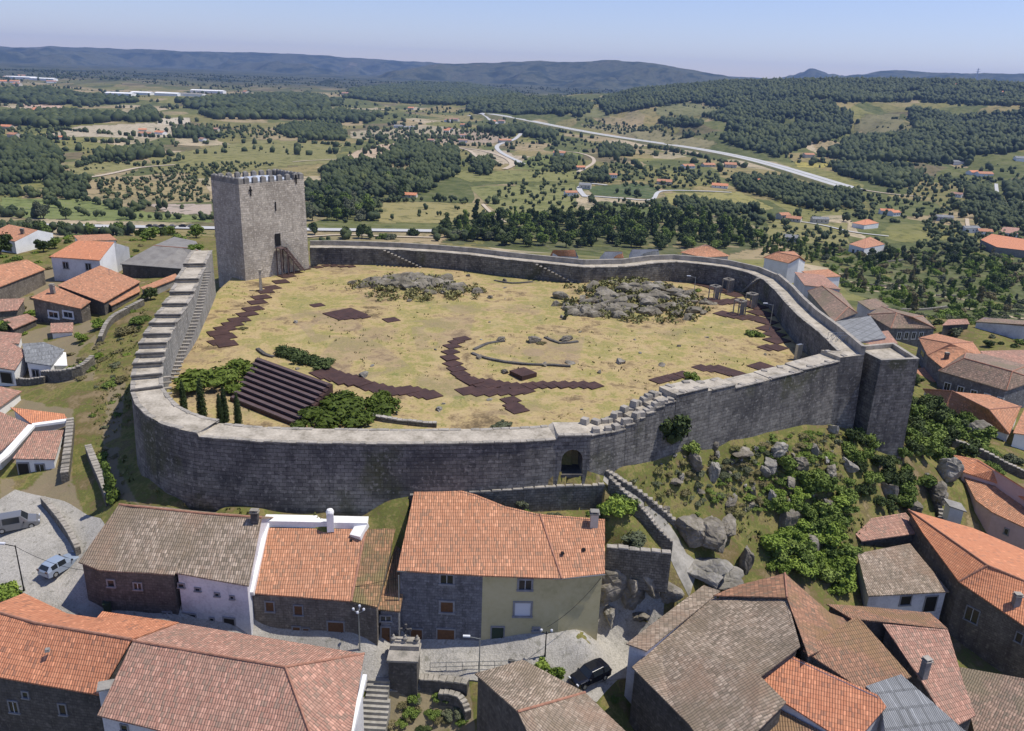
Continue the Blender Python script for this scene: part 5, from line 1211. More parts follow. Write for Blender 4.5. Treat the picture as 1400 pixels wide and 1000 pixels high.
# ------------------------------------------------------------------ cars
def car(kind, paint, label, p, rz, L=4.3, Wd=1.75, Hh=1.45):
    r = empty('parked_car' if kind != 'van' else 'parked_van', p, label, 'car' if kind != 'van' else 'van', None, rz)
    pm = NT('car_paint_'+kind); pm.base(paint, .22); pm.b.inputs['Specular IOR Level'].default_value = .5; pm.b.inputs['Coat Weight'].default_value = .6
    # stations: x, z_low, z_belt, z_roof, half width, roof half width
    if kind == 'van': S_ = [(-.5,.35,.85,.9,.42,.40),(-.47,.25,.95,1.0,.48,.44),(-.44,.22,1.0,1.55,.5,.40),(-.3,.2,1.0,1.8,.5,.41),(.12,.2,.98,1.78,.5,.41),(.26,.2,.95,1.1,.5,.46),(.42,.22,.85,.88,.48,.44),(.49,.28,.65,.68,.42,.38),(.5,.35,.5,.52,.36,.34)]
    elif kind == 'suv': S_ = [(-.5,.4,.9,.95,.42,.38),(-.48,.3,1.0,1.1,.48,.42),(-.42,.28,1.05,1.6,.5,.38),(-.25,.26,1.05,1.75,.5,.39),(.08,.26,1.03,1.7,.5,.39),(.2,.26,1.0,1.12,.5,.44),(.42,.28,.92,.95,.48,.43),(.49,.33,.7,.73,.42,.38),(.5,.4,.55,.57,.36,.34)]
    else: S_ = [(-.5,.35,.75,.8,.42,.38),(-.48,.25,.85,.95,.48,.42),(-.38,.22,.9,1.32,.5,.37),(-.2,.2,.9,1.45,.5,.38),(.04,.2,.88,1.42,.5,.38),(.2,.2,.85,.92,.5,.44),(.42,.22,.74,.77,.48,.43),(.49,.28,.6,.62,.42,.38),(.5,.35,.5,.52,.36,.34)]
    k_ = Hh/S_[3][3]; bm_ = MB(); gl = MB(); rings = []
    for x, zl, zb, zr, w, wr in S_:
        X = x*L; rings.append([Vector((X,-w*Wd,zl)),Vector((X,-w*Wd*1.0,zb*k_)),Vector((X,-wr*Wd,zr*k_)),Vector((X,-wr*Wd*.6,zr*k_+.02)),Vector((X,wr*Wd*.6,zr*k_+.02)),Vector((X,wr*Wd,zr*k_)),Vector((X,w*Wd,zb*k_)),Vector((X,w*Wd,zl))])
    for a, b in zip(rings, rings[1:]):
        for j in range(7): bm_.face([a[j], a[j+1], b[j+1], b[j]][::-1])
        bm_.face([a[7], a[0], b[0], b[7]][::-1])
    bm_.face(rings[0]); bm_.face(rings[-1][::-1])
    bm_.v = [tuple(Vector(v)+Vector(r.location)) for v in bm_.v]; bo = bm_.build('body', pm.m, r, weld=True)
    md = bo.modifiers.new('b', 'BEVEL'); md.width = .04; md.segments = 2; md.limit_method = 'ANGLE'
    def shrink(q, f): c = sum(q, Vector())/len(q); return [c+(v-c)*f for v in q]
    wins = []
    for s in (1, 5):
        for i0 in (2, 3): a, b = rings[i0], rings[i0+1]; wins.append(shrink([a[s], b[s], b[s+1], a[s+1]], .84))
    wins.append(shrink([rings[4][2], rings[4][5], rings[5][5], rings[5][2]], .86)); wins.append(shrink([rings[1][2], rings[1][5], rings[2][5], rings[2][2]], .86))
    for q in wins:
        n = (q[1]-q[0]).cross(q[2]-q[0]).normalized(); c = sum(q, Vector())/4
        if n.dot(c-Vector((0,0,.7))) < 0: n = -n; q = q[::-1]
        g = MB(); q1 = [v+n*.02+Vector(r.location) for v in q]; q0 = [v-n*.03+Vector(r.location) for v in q]; g.face(q1)
        for i in range(4): g.face([q0[i], q0[(i+1) % 4], q1[(i+1) % 4], q1[i]])
        g.build('window', M['glass'], r)
    for sx in (-.3, .31):
        for sy in (-1, 1):
            c = Vector((sx*L, sy*(Wd/2-.12), .32))+Vector(r.location); g = MB(); g.tube([c-Vector((0,.12,0)), c+Vector((0,.12,0))], .32, 16); w = g.build('wheel', M['dark'], r)
            g = MB(); g.tube([c+Vector((0,sy*.1,0)), c+Vector((0,sy*.14,0))], .19, 12); g.build('rim', M['steel'], w)
    for x, mt, nm in ((.485,'shutter_w','headlight'),(-.495,'corten_edge','tail_light')):
        for sy in (-1, 1): g = MB(); g.box(Vector((x*L, sy*Wd*.36, .62*k_*(1.1 if nm == 'headlight' else 1.3)))+Vector(r.location), .12, .28, .16); g.build(nm, M[mt], r)
    for sy in (-1, 1): g = MB(); g.box(Vector((.17*L, sy*(Wd/2+.07), .95*k_))+Vector(r.location), .12, .2, .13); g.build('mirror', M['dark'], r)
    return r
car('van', (.15,.155,.165), 'silver people carrier parked at the left edge below the white annex', G(24,722)+Vector((0,0,.07)), R(28), 4.5, 1.8, 1.7)
car('hatch', (.27,.33,.42), 'pale blue-silver hatchback alone in the square', G(84,779)+Vector((0,0,.07)), R(66), 4.0, 1.7, 1.45)
car('suv', (.008,.009,.014), 'dark blue black car parked at the street bend beside the grey ribbed roof', G(806,931)+Vector((0,0,.12)), R(214), 4.2, 1.75, 1.6)
# ------------------------------------------------------------------ courtyard: steel decks, terrace seats
def deck(label, pts_, size=2.3, name='steel_walkway', h=.12):
    q0 = G(*pts_[0][:2]); r = empty(name, q0, label, 'walkway'); m = MB(); r2 = random.Random(int(pts_[0][0])); e = MB()
    for i, p in enumerate(pts_):
        q = G(p[0], p[1]); s = size*(p[2] if len(p) > 2 else 1); n_ = G(*pts_[min(i+1, len(pts_)-1)][:2]); a = R(40)+r2.uniform(-.12, .12)
        z = q.z+h+i % 5*.012
        m.box((q.x, q.y, z-h-.4), s*r2.uniform(.95, 1.15), s*r2.uniform(.9, 1.05), h+.4, a)
        for k_ in range(-3, 4): c = Vector((q.x+math.cos(a)*k_*s/7, q.y+math.sin(a)*k_*s/7, z-.002)); 
    m.build('deck_plates', M['corten'], r)
    return r
deck('rusty steel walkway zigzagging from the keep stairs down the left of the courtyard', [(425,366),(412,368),(400,373),(392,378),(384,386),(372,394),(363,399),(357,407),(352,414),(346,423),(338,430),(327,438),(318,444),(308,450),(299,456),(307,461),(301,468),(310,471)], 2.7)
deck('narrow strip of rusty steel plates right of the keep stairs', [(435,366),(446,364),(456,364),(468,365),(480,365)], 1.5)
deck('large angular rusty steel plate in the dry grass below the keep', [(472,430,1.5),(480,432,1.2),(489,433,.8),(498,434,.5)], 3.2, 'steel_plate')
deck('small rusty square plate above the large angular plate', [(434,418)], 2.0, 'steel_plate'); deck('small rusty square plate right of the large angular plate', [(535,438)], 2.2, 'steel_plate')
deck('rusty steel walkway leaving the terrace seats to the right', [(446,511,1.3),(458,515,1.3),(470,519,1.3),(482,521,1.2),(493,524),(506,529),(518,532),(530,535),(542,536),(554,535),(566,536),(577,539),(588,541)], 2.4)
deck('curved rusty steel walkway sweeping round the middle of the courtyard', [(632,464),(624,468),(618,474),(616,482),(615,490),(619,498),(624,505),(629,512),(636,518),(645,522,1.2),(656,524,1.2),(668,525,1.2),(680,526),(692,528),(704,529),(716,529),(728,528),(742,527),(756,527),(770,527),(784,527),(798,527),(811,528)], 2.0)
deck('short rusty spur below the curved walkway', [(640,535,1.3),(655,536,1.3),(670,536,1.3),(688,536,1.2),(703,537),(718,535),(698,548),(702,556),(707,561)], 2.0)
deck('raised rusty steel box above the curved walkway', [(715,514,1.2)], 2.2, 'steel_box', .6)
deck('rusty steel walkway in short pieces near the right front wall', [(901,521),(912,518),(922,516),(934,513)], 2.0)
deck('wide rusty steel walkway beside the pointed shrub, near the right front wall', [(960,504),(972,505),(984,506,1.2),(994,509,1.2),(1004,512),(1014,514)], 2.2)
deck('single rusty plate near the right end of the courtyard', [(1041,502,1.3)], 2.4, 'steel_plate'); deck('pair of rusty plates under the east wall', [(1050,476),(1062,476)], 2.4, 'steel_plate')
deck('broad rusty steel floor under the stone frames', [(932,383),(944,386),(957,389),(970,392),(982,396),(995,400),(1006,404),(972,412),(984,414),(996,413),(1010,412),(1022,415),(1034,420),(990,430),(1002,432),(1014,434),(1026,435),(1038,437),(1048,441),(1036,428),(1046,430),(1050,450),(1058,458),(1062,466)], 3.0)
# terrace seats
am = empty('terrace_seating', G(385,535), 'bank of rusty steel terrace seats stepping down toward the front wall', 'terrace seats')
tl_, tr_, br_, bl_ = P(352,489,1.7), P(455,526,1.7), P(408,583,.35), P(314,545,.35); NT_ = 9
ax_ = (tr_-tl_); ax_.z = 0
for k_ in range(NT_):
    f0, f1 = k_/NT_, (k_+1)/NT_; a, b, c, d = tl_.lerp(bl_, f0), tr_.lerp(br_, f0), tr_.lerp(br_, f1), tl_.lerp(bl_, f1); z = 1.75-1.55*k_/NT_*1.0
    m = MB(); q = [Vector((v.x, v.y, z)) for v in (d, c, b, a)]; g = [Vector((v.x, v.y, -.8)) for v in (d, c, b, a)]; m.face(q)
    for i in range(4): m.face([g[i], g[(i+1) % 4], q[(i+1) % 4], q[i]])
    s = m.build('seat_tier', M['corten'], am); m = MB(); dr = (b-a).normalized()
    o_ = (d-a); o_.z = 0; o_.normalize()
    m.bar(Vector((d.x, d.y, z+.10))-o_*.35+dr*.3, Vector((c.x, c.y, z+.10))-o_*.35-dr*.3, .5, .22); m.build('bench_board', M['corten_edge'], s)
# stone frames
fa = ['left front', 'left rear', 'right front', 'right rear']
for (px, py, nm) in ((976,410,'left near'),(994,400,'left far'),(1010,431,'right near'),(1026,421,'right far')):
    q = G(px, py); r = empty('frame_pavilion', q, 'pale open box frame on the rusty floor by the east wall, %s one' % nm, 'frame', 'open frames on the rusty floor'); m = MB(); s = .85; h = 2.6; a = R(38)
    cs = [Vector((q.x+math.cos(a+t)*s*1.2, q.y+math.sin(a+t)*s*1.2, q.z)) for t in [R(45+90*i) for i in range(4)]]
    for i in range(4):
        m.bar(cs[i], cs[i]+Vector((0,0,h)), .17); m.bar(cs[i]+Vector((0,0,h)), cs[(i+1) % 4]+Vector((0,0,h)), .2)
    m.build('posts', M['cope'], r)
    m = MB(); 
    for i in (2, 3): a_, b_ = cs[i], cs[(i+1) % 4]; m.bar(a_.lerp(b_, .5)+Vector((0,0,.1)), a_.lerp(b_, .5)+Vector((0,0,h-.15)), .5, .05)
    m.build('panel', M['cope'], r)
q = G(357, 398); m = MB(); m.box(q-Vector((0,0,.3)), .55, .55, 4.0, .4, 0, None, .7); m.box(q+Vector((0,0,3.6)), .6, .6, .3, .4); tag(m.build('stone_post', M['t_moss'] if False else M['walk']), 'lone ochre stone post standing left of the keep stairs', 'post')
m = MB(); q = G(385,374); m.box(q, 1.3, .1, 1.6, .8); m.box(q+Vector((0,0,-.3)), .1, .1, 1.0, .8); tag(m.build('info_board', M['shutter_w']), 'white information board at the foot of the keep stairs', 'sign')
m = MB(); q = G(1090,492); m.box(q, 1.0, .5, 2.4, .5, 0, None, .95); tag(m.build('steel_cabinet', M['steel']), 'pale upright cabinet in the corner under the east wall', 'cabinet')
# scaffolding-like handrail on the corner
m = MB(); cc = P(1146,468,4.6); r2 = random.Random(5)
for i in range(5):
    for j in range(2):
        a = cc+Vector((i*.7-1.2, j*1.2-.3, 0)); m.bar(a, a+Vector((0,0,1.1)), .05)
        if i < 4: m.bar(a+Vector((0,0,1.1)), a+Vector((.7,0,1.1)), .05); m.bar(a, a+Vector((.7,0,1.1)), .04)
tag(m.build('metal_railing', M['steel']), 'little knot of pale metal railings on the wall-walk corner beside the bastion', 'railing')
# ------------------------------------------------------------------ rocks
def rock_bm(seed, sub=3, sq=(1, .8, .7), rough=.35):
    bm = bmesh.new(); bmesh.ops.create_icosphere(bm, subdivisions=sub, radius=1); r2 = random.Random(seed)
    pl = [(Vector((r2.gauss(0,1), r2.gauss(0,1), r2.gauss(0,.7))).normalized(), r2.uniform(.42, .85)) for _ in range(17)]
    for v in bm.verts:
        c = v.co.copy()
        for n, d in pl:
            t = c.dot(n)
            if t > d: c -= n*(t-d)*.97
        w = rough*float(fbm(c.x*2+seed, c.y*2+c.z*1.7, seed*.77, 4))*.5-.14*max(0, 1-abs(float(fbm(c.x*1.7+seed*3, c.z*2.6+c.y*1.3, seed*.5, 2)))*7)+.05*float(fbm(c.x*9, c.y*9+c.z*7, seed, 2))
        v.co = Vector((c.x*sq[0], c.y*sq[1], c.z*sq[2]))*(1+w)
    return bm
RP = []
for i, sq in enumerate(((1,.8,.75),(1,.65,.9),(.8,.7,1.3),(1.2,.9,.55),(.9,.9,.8),(1.3,.7,.7))):
    bm = rock_bm(i+1, 4, sq); me = bpy.data.meshes.new('boulder'); bm.to_mesh(me); bm.free(); RP.append(me)
def boulder(px, py, s, label, kind=None, rz=None, mt='rock', sz=1.0, group=None, sink=.3):
    q = G(px, py) if not isinstance(px, Vector) else px; i = (kind if kind is not None else random.randrange(6))
    me = RP[i]
    key = me.name+mt
    if key not in RMAT: RMAT[key] = me.copy(); RMAT[key].materials.append(M[mt])
    o = bpy.data.objects.new('boulder', RMAT[key]); COL.objects.link(o); o.location = q+Vector((0,0,s*sz*sink)); o.scale = (s, s, s*sz); o.rotation_euler = (random.uniform(-.2,.2), random.uniform(-.2,.2), rz if rz is not None else random.uniform(0,6))
    return tag(o, label, 'rock', group)
RMAT = {}
inh = [([(q.x, q.y) for q in f]) for h in HOUSES.values() for f in h['roof']]
def in_house(x, y, mg=0):
    return any(in_poly(np.array([x+dx]), np.array([y+dy]), f)[0] for f in inh for dx, dy in (((0, 0),) if not mg else ((mg, 0), (-mg, 0), (0, mg), (0, -mg))))
for px, py, s, kd, sz, mt, lb in (
   (975,652,1.5,2,1.15,'rock_pale','tall pointed pale boulder standing on the slope below the front wall'),
   (950,640,1.6,1,1,'rock','dark squat boulder just left of the tall pointed boulder'),
   (1012,625,1.8,3,.8,'rock','flat dark boulder on the upper slope right of the pointed boulder'),
   (1052,640,1.5,4,1,'rock_pale','pale round boulder high on the slope'),
   (1065,622,1.7,0,1,'rock_pale','pale boulder in grass under the right part of the front wall'),
   (1092,645,1.6,1,1,'rock','square dark boulder in the middle of the slope'),
   (1139,592,1.3,2,.9,'rock_pale','pale boulder at the foot of the wall beside the bastion'),
   (1113,618,1.1,2,.9,'rock_pale','leaning pale stone below the wall, left of the bastion'),
   (1029,676,.7,2,1.5,'rock','slim upright stone in bracken on the slope'),
   (1055,688,1.0,2,1.6,'rock_pale','tall pillar-like stone in bracken on the slope'),
   (1130,700,1.1,2,1.4,'rock','grey pillar of rock among the green bushes'),
   (1135,650,1.5,0,1,'rock','grey rock hidden between bushes right of the slope'),
   (965,738,3.3,0,.8,'rock','massive weathered outcrop with lichen above the boulder steps'),
   (940,730,2.8,4,.9,'rock','rounded rock shoulder where the path bends'),
   (995,728,2.3,5,.9,'rock','broad rock behind the massive outcrop'),
   (960,785,3.6,3,.7,'rock_pale','pale sloping slab at the foot of the massive outcrop'),
   (985,800,3.0,3,.7,'rock_pale','second pale slab lower down beside the large grey roof'),
   (1018,775,1.7,2,1.4,'rock','sharp fin of rock at the right of the massive outcrop'),
   (838,812,2.6,0,1.2,'rock','rounded rock against the side of the yellow house'),
   (862,815,2.6,4,1.2,'rock','bulging rock between the yellow house and the street'),
   (890,805,2.4,1,1.1,'rock','cracked grey rock under the dark terrace wall'),
   (912,812,2.2,5,.9,'rock','low grey rock at the back of the shaggy tiled wing'),
   (850,790,2.6,1,1.2,'rock','steep rock face right of the yellow house, highest piece'), (875,845,1.5,3,.8,'rock','low rock ledge at the street edge by the yellow house'), (832,845,1.6,5,1.1,'rock_pale','pale rock foot under the yellow house corner'),
   (925,660,1.2,3,.7,'rock','flat grey rock in the grass above the path'), (1000,690,1.5,5,.7,'rock','long low rock in the middle of the slope scrub'), (1080,665,1.4,0,.8,'rock','blocky rock high in the slope scrub'), (1045,650,1.1,1,.9,'rock_pale','small pale block beside the flat dark boulder'),
   (1075,720,1.9,2,1.2,'rock','upright rock slab among the gully thicket'), (1110,750,1.6,0,1,'rock','rock showing through the bright gully bushes'), (1160,640,1.7,5,.8,'rock_pale','pale rock at the left foot of the bastion'),
   (1295,655,2.3,1,1.2,'rock_pale','huge angular pale boulder beside the pink house'),
   (1280,680,2.4,0,1,'rock','dark boulder below the huge angular boulder'),
   (1335,600,3.2,0,.9,'rock','dark boulder at the foot of the hipped house garden'),
   (1245,700,2.2,4,1,'rock','rock lost among bushes above the small shed'),
   (1215,680,2.0,2,1,'rock','pointed rock among bushes in the gully'),
   (1222,735,1.6,3,1,'rock_pale','pale rubble rock above the small shed'),
   (670,408,.9,4,.8,'rock','small grey rock right of the left outcrop in the courtyard'),
   (625,872-3,.01,0,1,'rock','pebble')):
    if s > .1 and not in_house(*G(px, py).xy, s*.15): boulder(px, py, s, lb, kd, None, mt, sz)
# small stones in the courtyard
for px, py, s, lb in ((404,441,.9,'pale stone in the grass below the keep path'),(770,435,1.0,'dark stone right of the court centre'),(685,465,1.1,'grey stone pair near the curved walkway'),(730,468,1.5,'broad low rock above the curved walkway'),
   (775,465,1.4,'rounded rock right of the broad low rock'),(655,490,.9,'low stone inside the curve of the walkway'),(780,497,.9,'stone right of the steel box'),(848,497,1.2,'grey stone in the open grass of the right half'),(905,500,.8,'small stone between outcrop and right walkway'),
   (600,560,1.0,'pinkish flat stone near the front wall'),(690,510,.8,'stone beside the steel box'),(928,474,.6,'tiny stone under the right outcrop'),(875,483,.5,'tiny pale stone in the grass right of the centre'),(640,378,.9,'stone between the outcrop and the back wall'),
   (690,385,.9,'stone under the middle of the back wall'),(745,500,.8,'stone just right of the steel box'),(820,510,.6,'little stone near the end of the curved walkway'),(498,515,1.1,'pale boulder beside the spreading junipers'),(560,412,.8,'stone below the left outcrop')):
    boulder(px, py, s, lb, None, None, 'rock_pale' if 'pale' in lb or 'pink' in lb else 'rock', .6, None, .15)
random.seed(14)
for k_ in range(34):
    px, py = random.uniform(330, 1050), random.uniform(375, 560); q = G(px, py)
    if sdist(np.array([q.x]), np.array([q.y]))[0] < 4: continue
    boulder(q, None, random.uniform(.25, .6), '%s loose stone in the courtyard grass, %s, %s' % (('grey','pale')[k_ % 2], ('far left','left','centre','right','far right')[min(4, int((px-330)/144))], ('back part','middle','front part')[min(2, int((py-375)/62))]), None, None, ('rock_dark','rock_pale')[k_ % 2], .5, 'loose courtyard stones', .1)
random.seed(11)
# loose stones on the slope: one of a scatter
for k_ in range(46):
    px, py = random.uniform(900, 1150), random.uniform(612, 700)
    boulder(px, py, (.28, .45, .7)[k_ % 3]*random.uniform(.9, 1.1), '%s loose stone in slope scrub, %s, %s' % (('small','mid-sized','large')[k_ % 3], ('far left','left','middle','right','far right')[min(4, int((px-900)/50))], ('near the wall','halfway down','low down')[min(2, int((py-612)/30))]), None, None, ('rock', 'rock_pale')[k_ % 2], random.uniform(.6, 1.2), 'loose stones on the slope', .2)
# court outcrops: one joined mass each
def outcrop(name, label, cx, cy, w, d, n, seed, green):
    r2 = random.Random(seed); c = G(cx, cy); root = empty(name, c, label, 'rock'); bm_all = bmesh.new()
    CL = [(r2.uniform(-.62, .62)*w, r2.uniform(-.5, .5)*d, r2.uniform(.16, .34)) for _ in range(7)]       # ledges that break the ground in several places
    for i in range(n):
        q_ = CL[i % 7]; x = c.x+q_[0]+r2.gauss(0, w*q_[2]); y = c.y+q_[1]+r2.gauss(0, d*q_[2]*.7)
        if ((x-c.x)/w)**2+((y-c.y)/d)**2 > 1.25: continue
        s = r2.uniform(.7, 2.5)*(1-.35*math.hypot((x-c.x)/w, (y-c.y)/d)); b = rock_bm(seed*50+i, 2, (1.35, .8, r2.uniform(.45, .72))); z = tz(x, y)
        me = bpy.data.meshes.new('t'); b.transform(Matrix.Translation(Vector((x, y, z+s*.15))-c) @ Matrix.Rotation(r2.gauss(.3, .35), 4, 'Z') @ Matrix.Rotation(r2.uniform(-.3, .3), 4, 'X') @ Matrix.Scale(s, 4)); b.to_mesh(me); b.free(); bm_all.from_mesh(me); bpy.data.meshes.remove(me)
    me = bpy.data.meshes.new('rock_mass'); bm_all.to_mesh(me); bm_all.free(); me.materials.append(M['rock_dark']); o = bpy.data.objects.new('rock_mass', me); COL.objects.link(o); o.parent = root
    if green:
        m = MB()
        for i in range(green):
            x = c.x+r2.gauss(0, w*.5); y = c.y+r2.gauss(0, d*.48)
            if ((x-c.x)/w)**2+((y-c.y)/d)**2 > 1: continue
            z = tz(x, y)
            for k in range(26):
                p = Vector((x+r2.gauss(0, .45), y+r2.gauss(0, .45), z+r2.uniform(.1, .9))); a = Vector((r2.gauss(0,1), r2.gauss(0,1), r2.gauss(0,1))).normalized()*.2; b = a.cross(Vector((r2.gauss(0,1), r2.gauss(0,1), r2.gauss(0,1)))).normalized()*.16
                m.face([p-a-b, p+a-b, p+a+b, p-a+b])
        m.build('scrub', M['leaf_scrub'], root)
outcrop('rock_outcrop', 'rugged grey rock outcrop with scrub on the left half of the courtyard', 572, 392, 12.5, 9, 110, 3, 90)
outcrop('rock_outcrop', 'larger rugged grey rock outcrop with scrub on the right half of the courtyard', 864, 408, 15, 13, 190, 4, 150)
# ------------------------------------------------------------------ plants
def leaf_arrays(n, lumps, seed, leaf, flat=1.0, core=.78, up=.25):
    """leaf-sized faces spread over overlapping lumps: (V, F) in unit scale, base at z=0"""
    g = np.random.default_rng(seed); vs, fs = [], []; L = np.array(lumps)          # x y z r
    w = L[:, 3]**2; idx = g.choice(len(L), n, p=w/w.sum()); d = g.normal(size=(n, 3)); d[:, 2] = np.abs(d[:, 2])*.9+d[:, 2]*.35; d /= np.linalg.norm(d, axis=1)[:, None]
    rad = L[idx, 3]*g.uniform(core, 1.08, n)*(1+.12*np.sin(d[:, 0]*9+idx)*np.cos(d[:, 1]*8)); p = L[idx, :3]+d*rad[:, None]*np.array([1, 1, flat])
    nn = d+g.normal(scale=.55, size=(n, 3)); nn /= np.linalg.norm(nn, axis=1)[:, None]
    t = np.cross(nn, g.normal(size=(n, 3))); t /= np.linalg.norm(t, axis=1)[:, None]; b = np.cross(nn, t); s = leaf*g.uniform(.6, 1.3, n)[:, None]
    V = np.stack([p-t*s-b*s*.6, p+t*s-b*s*.5, p+t*s*.8+b*s*.6, p-t*s*.9+b*s*.5], 1).reshape(-1, 3)
    Fq = np.arange(4*n).reshape(-1, 4); return V, Fq
def mesh_np(name, V, Fq, mat):
    me = bpy.data.meshes.new(name); me.vertices.add(len(V)); me.vertices.foreach_set('co', V.astype(np.float32).ravel()); k_ = Fq.shape[1]
    me.loops.add(Fq.size); me.loops.foreach_set('vertex_index', Fq.ravel().astype(np.int32)); me.polygons.add(len(Fq)); me.polygons.foreach_set('loop_start', np.arange(0, Fq.size, k_, dtype=np.int32))
    me.update(calc_edges=True); me.materials.append(mat); return me
def lumps(kind, seed):
    g = np.random.default_rng(seed); out = []
    if kind == 'round':
        out.append((0, 0, .62, .42))
        for _ in range(11): a = g.uniform(0, 6.28); r = g.uniform(.25, .62); z = g.uniform(.35, 1.05); out.append((r*math.cos(a)*(1.1-.3*z), r*math.sin(a)*(1.1-.3*z), z, g.uniform(.22, .40)))
    elif kind == 'bush':
        out.append((0, 0, .25, .45))
        for _ in range(13): a = g.uniform(0, 6.28); r = g.uniform(.2, .85); out.append((r*math.cos(a), r*math.sin(a)*.8, g.uniform(.05, .45)*(1.1-r*.5), g.uniform(.2, .38)))
    elif kind == 'flat':
        out.append((0, 0, .15, .4))
        for _ in range(22): a = g.uniform(0, 6.28); r = math.sqrt(g.uniform(0, .8)); out.append((r*math.cos(a), r*math.sin(a)*.85, g.uniform(.12, .34)*(1.2-r*.6), g.uniform(.14, .27)))
    elif kind == 'tall':
        for k_ in range(14): z = .2+k_*.12; a = g.uniform(0, 6.28); r = g.uniform(.05, .35)*(1-.25*z); out.append((r*math.cos(a), r*math.sin(a), z, g.uniform(.2, .36)*(1.15-.3*z)))
    elif kind == 'cone':
        for k_ in range(26): z = .08+k_*.094; out.append((g.normal(0, .012), g.normal(0, .012), z, .25*(1-(z/2.75)**2.2)+.03))
    return out
CR = {}
def crown(kind, v, mat, n=None):
    key = (kind, v, mat)
    if key not in CR:
        base = (kind, v)
        if base not in CR:
            nn = n or dict(round=1500, bush=1500, flat=3000, tall=1300, cone=3500)[kind]; leaf = dict(round=.075, bush=.07, flat=.045, tall=.075, cone=.035)[kind]
            L = lumps(kind, v*13+hash(kind) % 7 if False else v*13+len(kind)); V, Fq = leaf_arrays(nn, L, v+3, leaf, .75 if kind == 'flat' else 1, .55)
            # a few twig-dark inner lobes keep the crown from being hollow
            b = bmesh.new()
            for (x, y, z, r) in L: bmesh.ops.create_icosphere(b, subdivisions=1, radius=r*.72, matrix=Matrix.Translation((x, y, z)))
            bv = np.array([q.co[:] for q in b.verts]); bf = np.array([[q.index for q in f.verts] for f in b.faces]); b.free()
            CR[base] = (V, Fq, bv, bf)
        V, Fq, bv, bf = CR[base]; q3 = np.concatenate([bf, bf[:, 2:3]], 1)
        me = bpy.data.meshes.new('crown'); verts = np.vstack([V, bv]); nq, nt = len(Fq), len(bf)
        me.vertices.add(len(verts)); me.vertices.foreach_set('co', verts.astype(np.float32).ravel()); li = np.concatenate([Fq.ravel(), (bf+len(V)).ravel()]).astype(np.int32)
        me.loops.add(len(li)); me.loops.foreach_set('vertex_index', li); me.polygons.add(nq+nt)
        me.polygons.foreach_set('loop_start', np.concatenate([np.arange(nq)*4, nq*4+np.arange(nt)*3]).astype(np.int32)); me.update(calc_edges=True); me.materials.append(M[mat]); CR[key] = me
    return CR[key]
TR = {}
def trunk_mesh():
    if 'm' not in TR:
        m = MB(); m.tube([(0,0,-.25),(0.01,0,.25),(.03,.01,.6),(.02,.02,.9)], [.07,.055,.04,.02], 7)
        for a in (0.5, 2.4, 4.3): m.tube([(.01,0,.3),(math.cos(a)*.22, math.sin(a)*.22, .6),(math.cos(a)*.4, math.sin(a)*.4, .8)], [.035,.025,.01], 5)
        o = m.build('trunk', M['bark']); TR['m'] = o.data; bpy.data.objects.remove(o)
    return TR['m']
def plant(q, r, hz, kind, mat, name, label, cat, group=None, v=None, trunk=True):
    v = random.randrange(4) if v is None else v; trunk = trunk and kind in ('round', 'tall'); o = empty(name, q, label, cat, group, random.uniform(0, 6.28)); o.scale = (r, r, r*hz)
    c = bpy.data.objects.new('crown', crown(kind, v, mat)); COL.objects.link(c); c.parent = o
    if trunk: t = bpy.data.objects.new('trunk', trunk_mesh()); COL.objects.link(t); t.parent = o
    return o
random.seed(21)
# courtyard plants
plant(G(305,522), 6.3, .62, 'flat', 'leaf_juniper', 'juniper_bush', 'big spreading juniper left of the rusty terrace seats', 'bush', v=0)
plant(G(466,572), 6.6, .55, 'flat', 'leaf_juniper', 'juniper_bush', 'wide low juniper at the right foot of the terrace seats', 'bush', v=1)
plant(G(513,556), 3.6, .75, 'flat', 'leaf_juniper', 'juniper_bush', 'smaller round juniper right of the wide low one', 'bush', v=2)
h_ = None
for i, (px, py) in enumerate(((388,487),(403,491),(420,496),(440,501))):
    plant(G(px,py), 2.2, .75, 'bush', 'leaf_dark', 'clipped_hedge', 'dark green hedge clump above the terrace seats, %s' % ('leftmost in its line','second from the left','third from the left','rightmost in its line')[i], 'hedge', 'hedge above the terrace seats')
for i, (px, py) in enumerate(((252,563),(277,572),(302,580),(308,577),(326,581))):
    plant(G(px,py), 1.75*(.9,1.12,.85,1,.9)[i], 1.0, 'cone', 'leaf_cypress', 'cypress', ('leftmost slim dark cypress inside the front wall','tallest slim cypress, second from the left inside the front wall','shorter cypress of the touching pair inside the front wall','taller cypress of the touching pair inside the front wall','rightmost slim cypress, nearest the terrace seats')[i], 'cypress', 'row of cypresses inside the front wall')
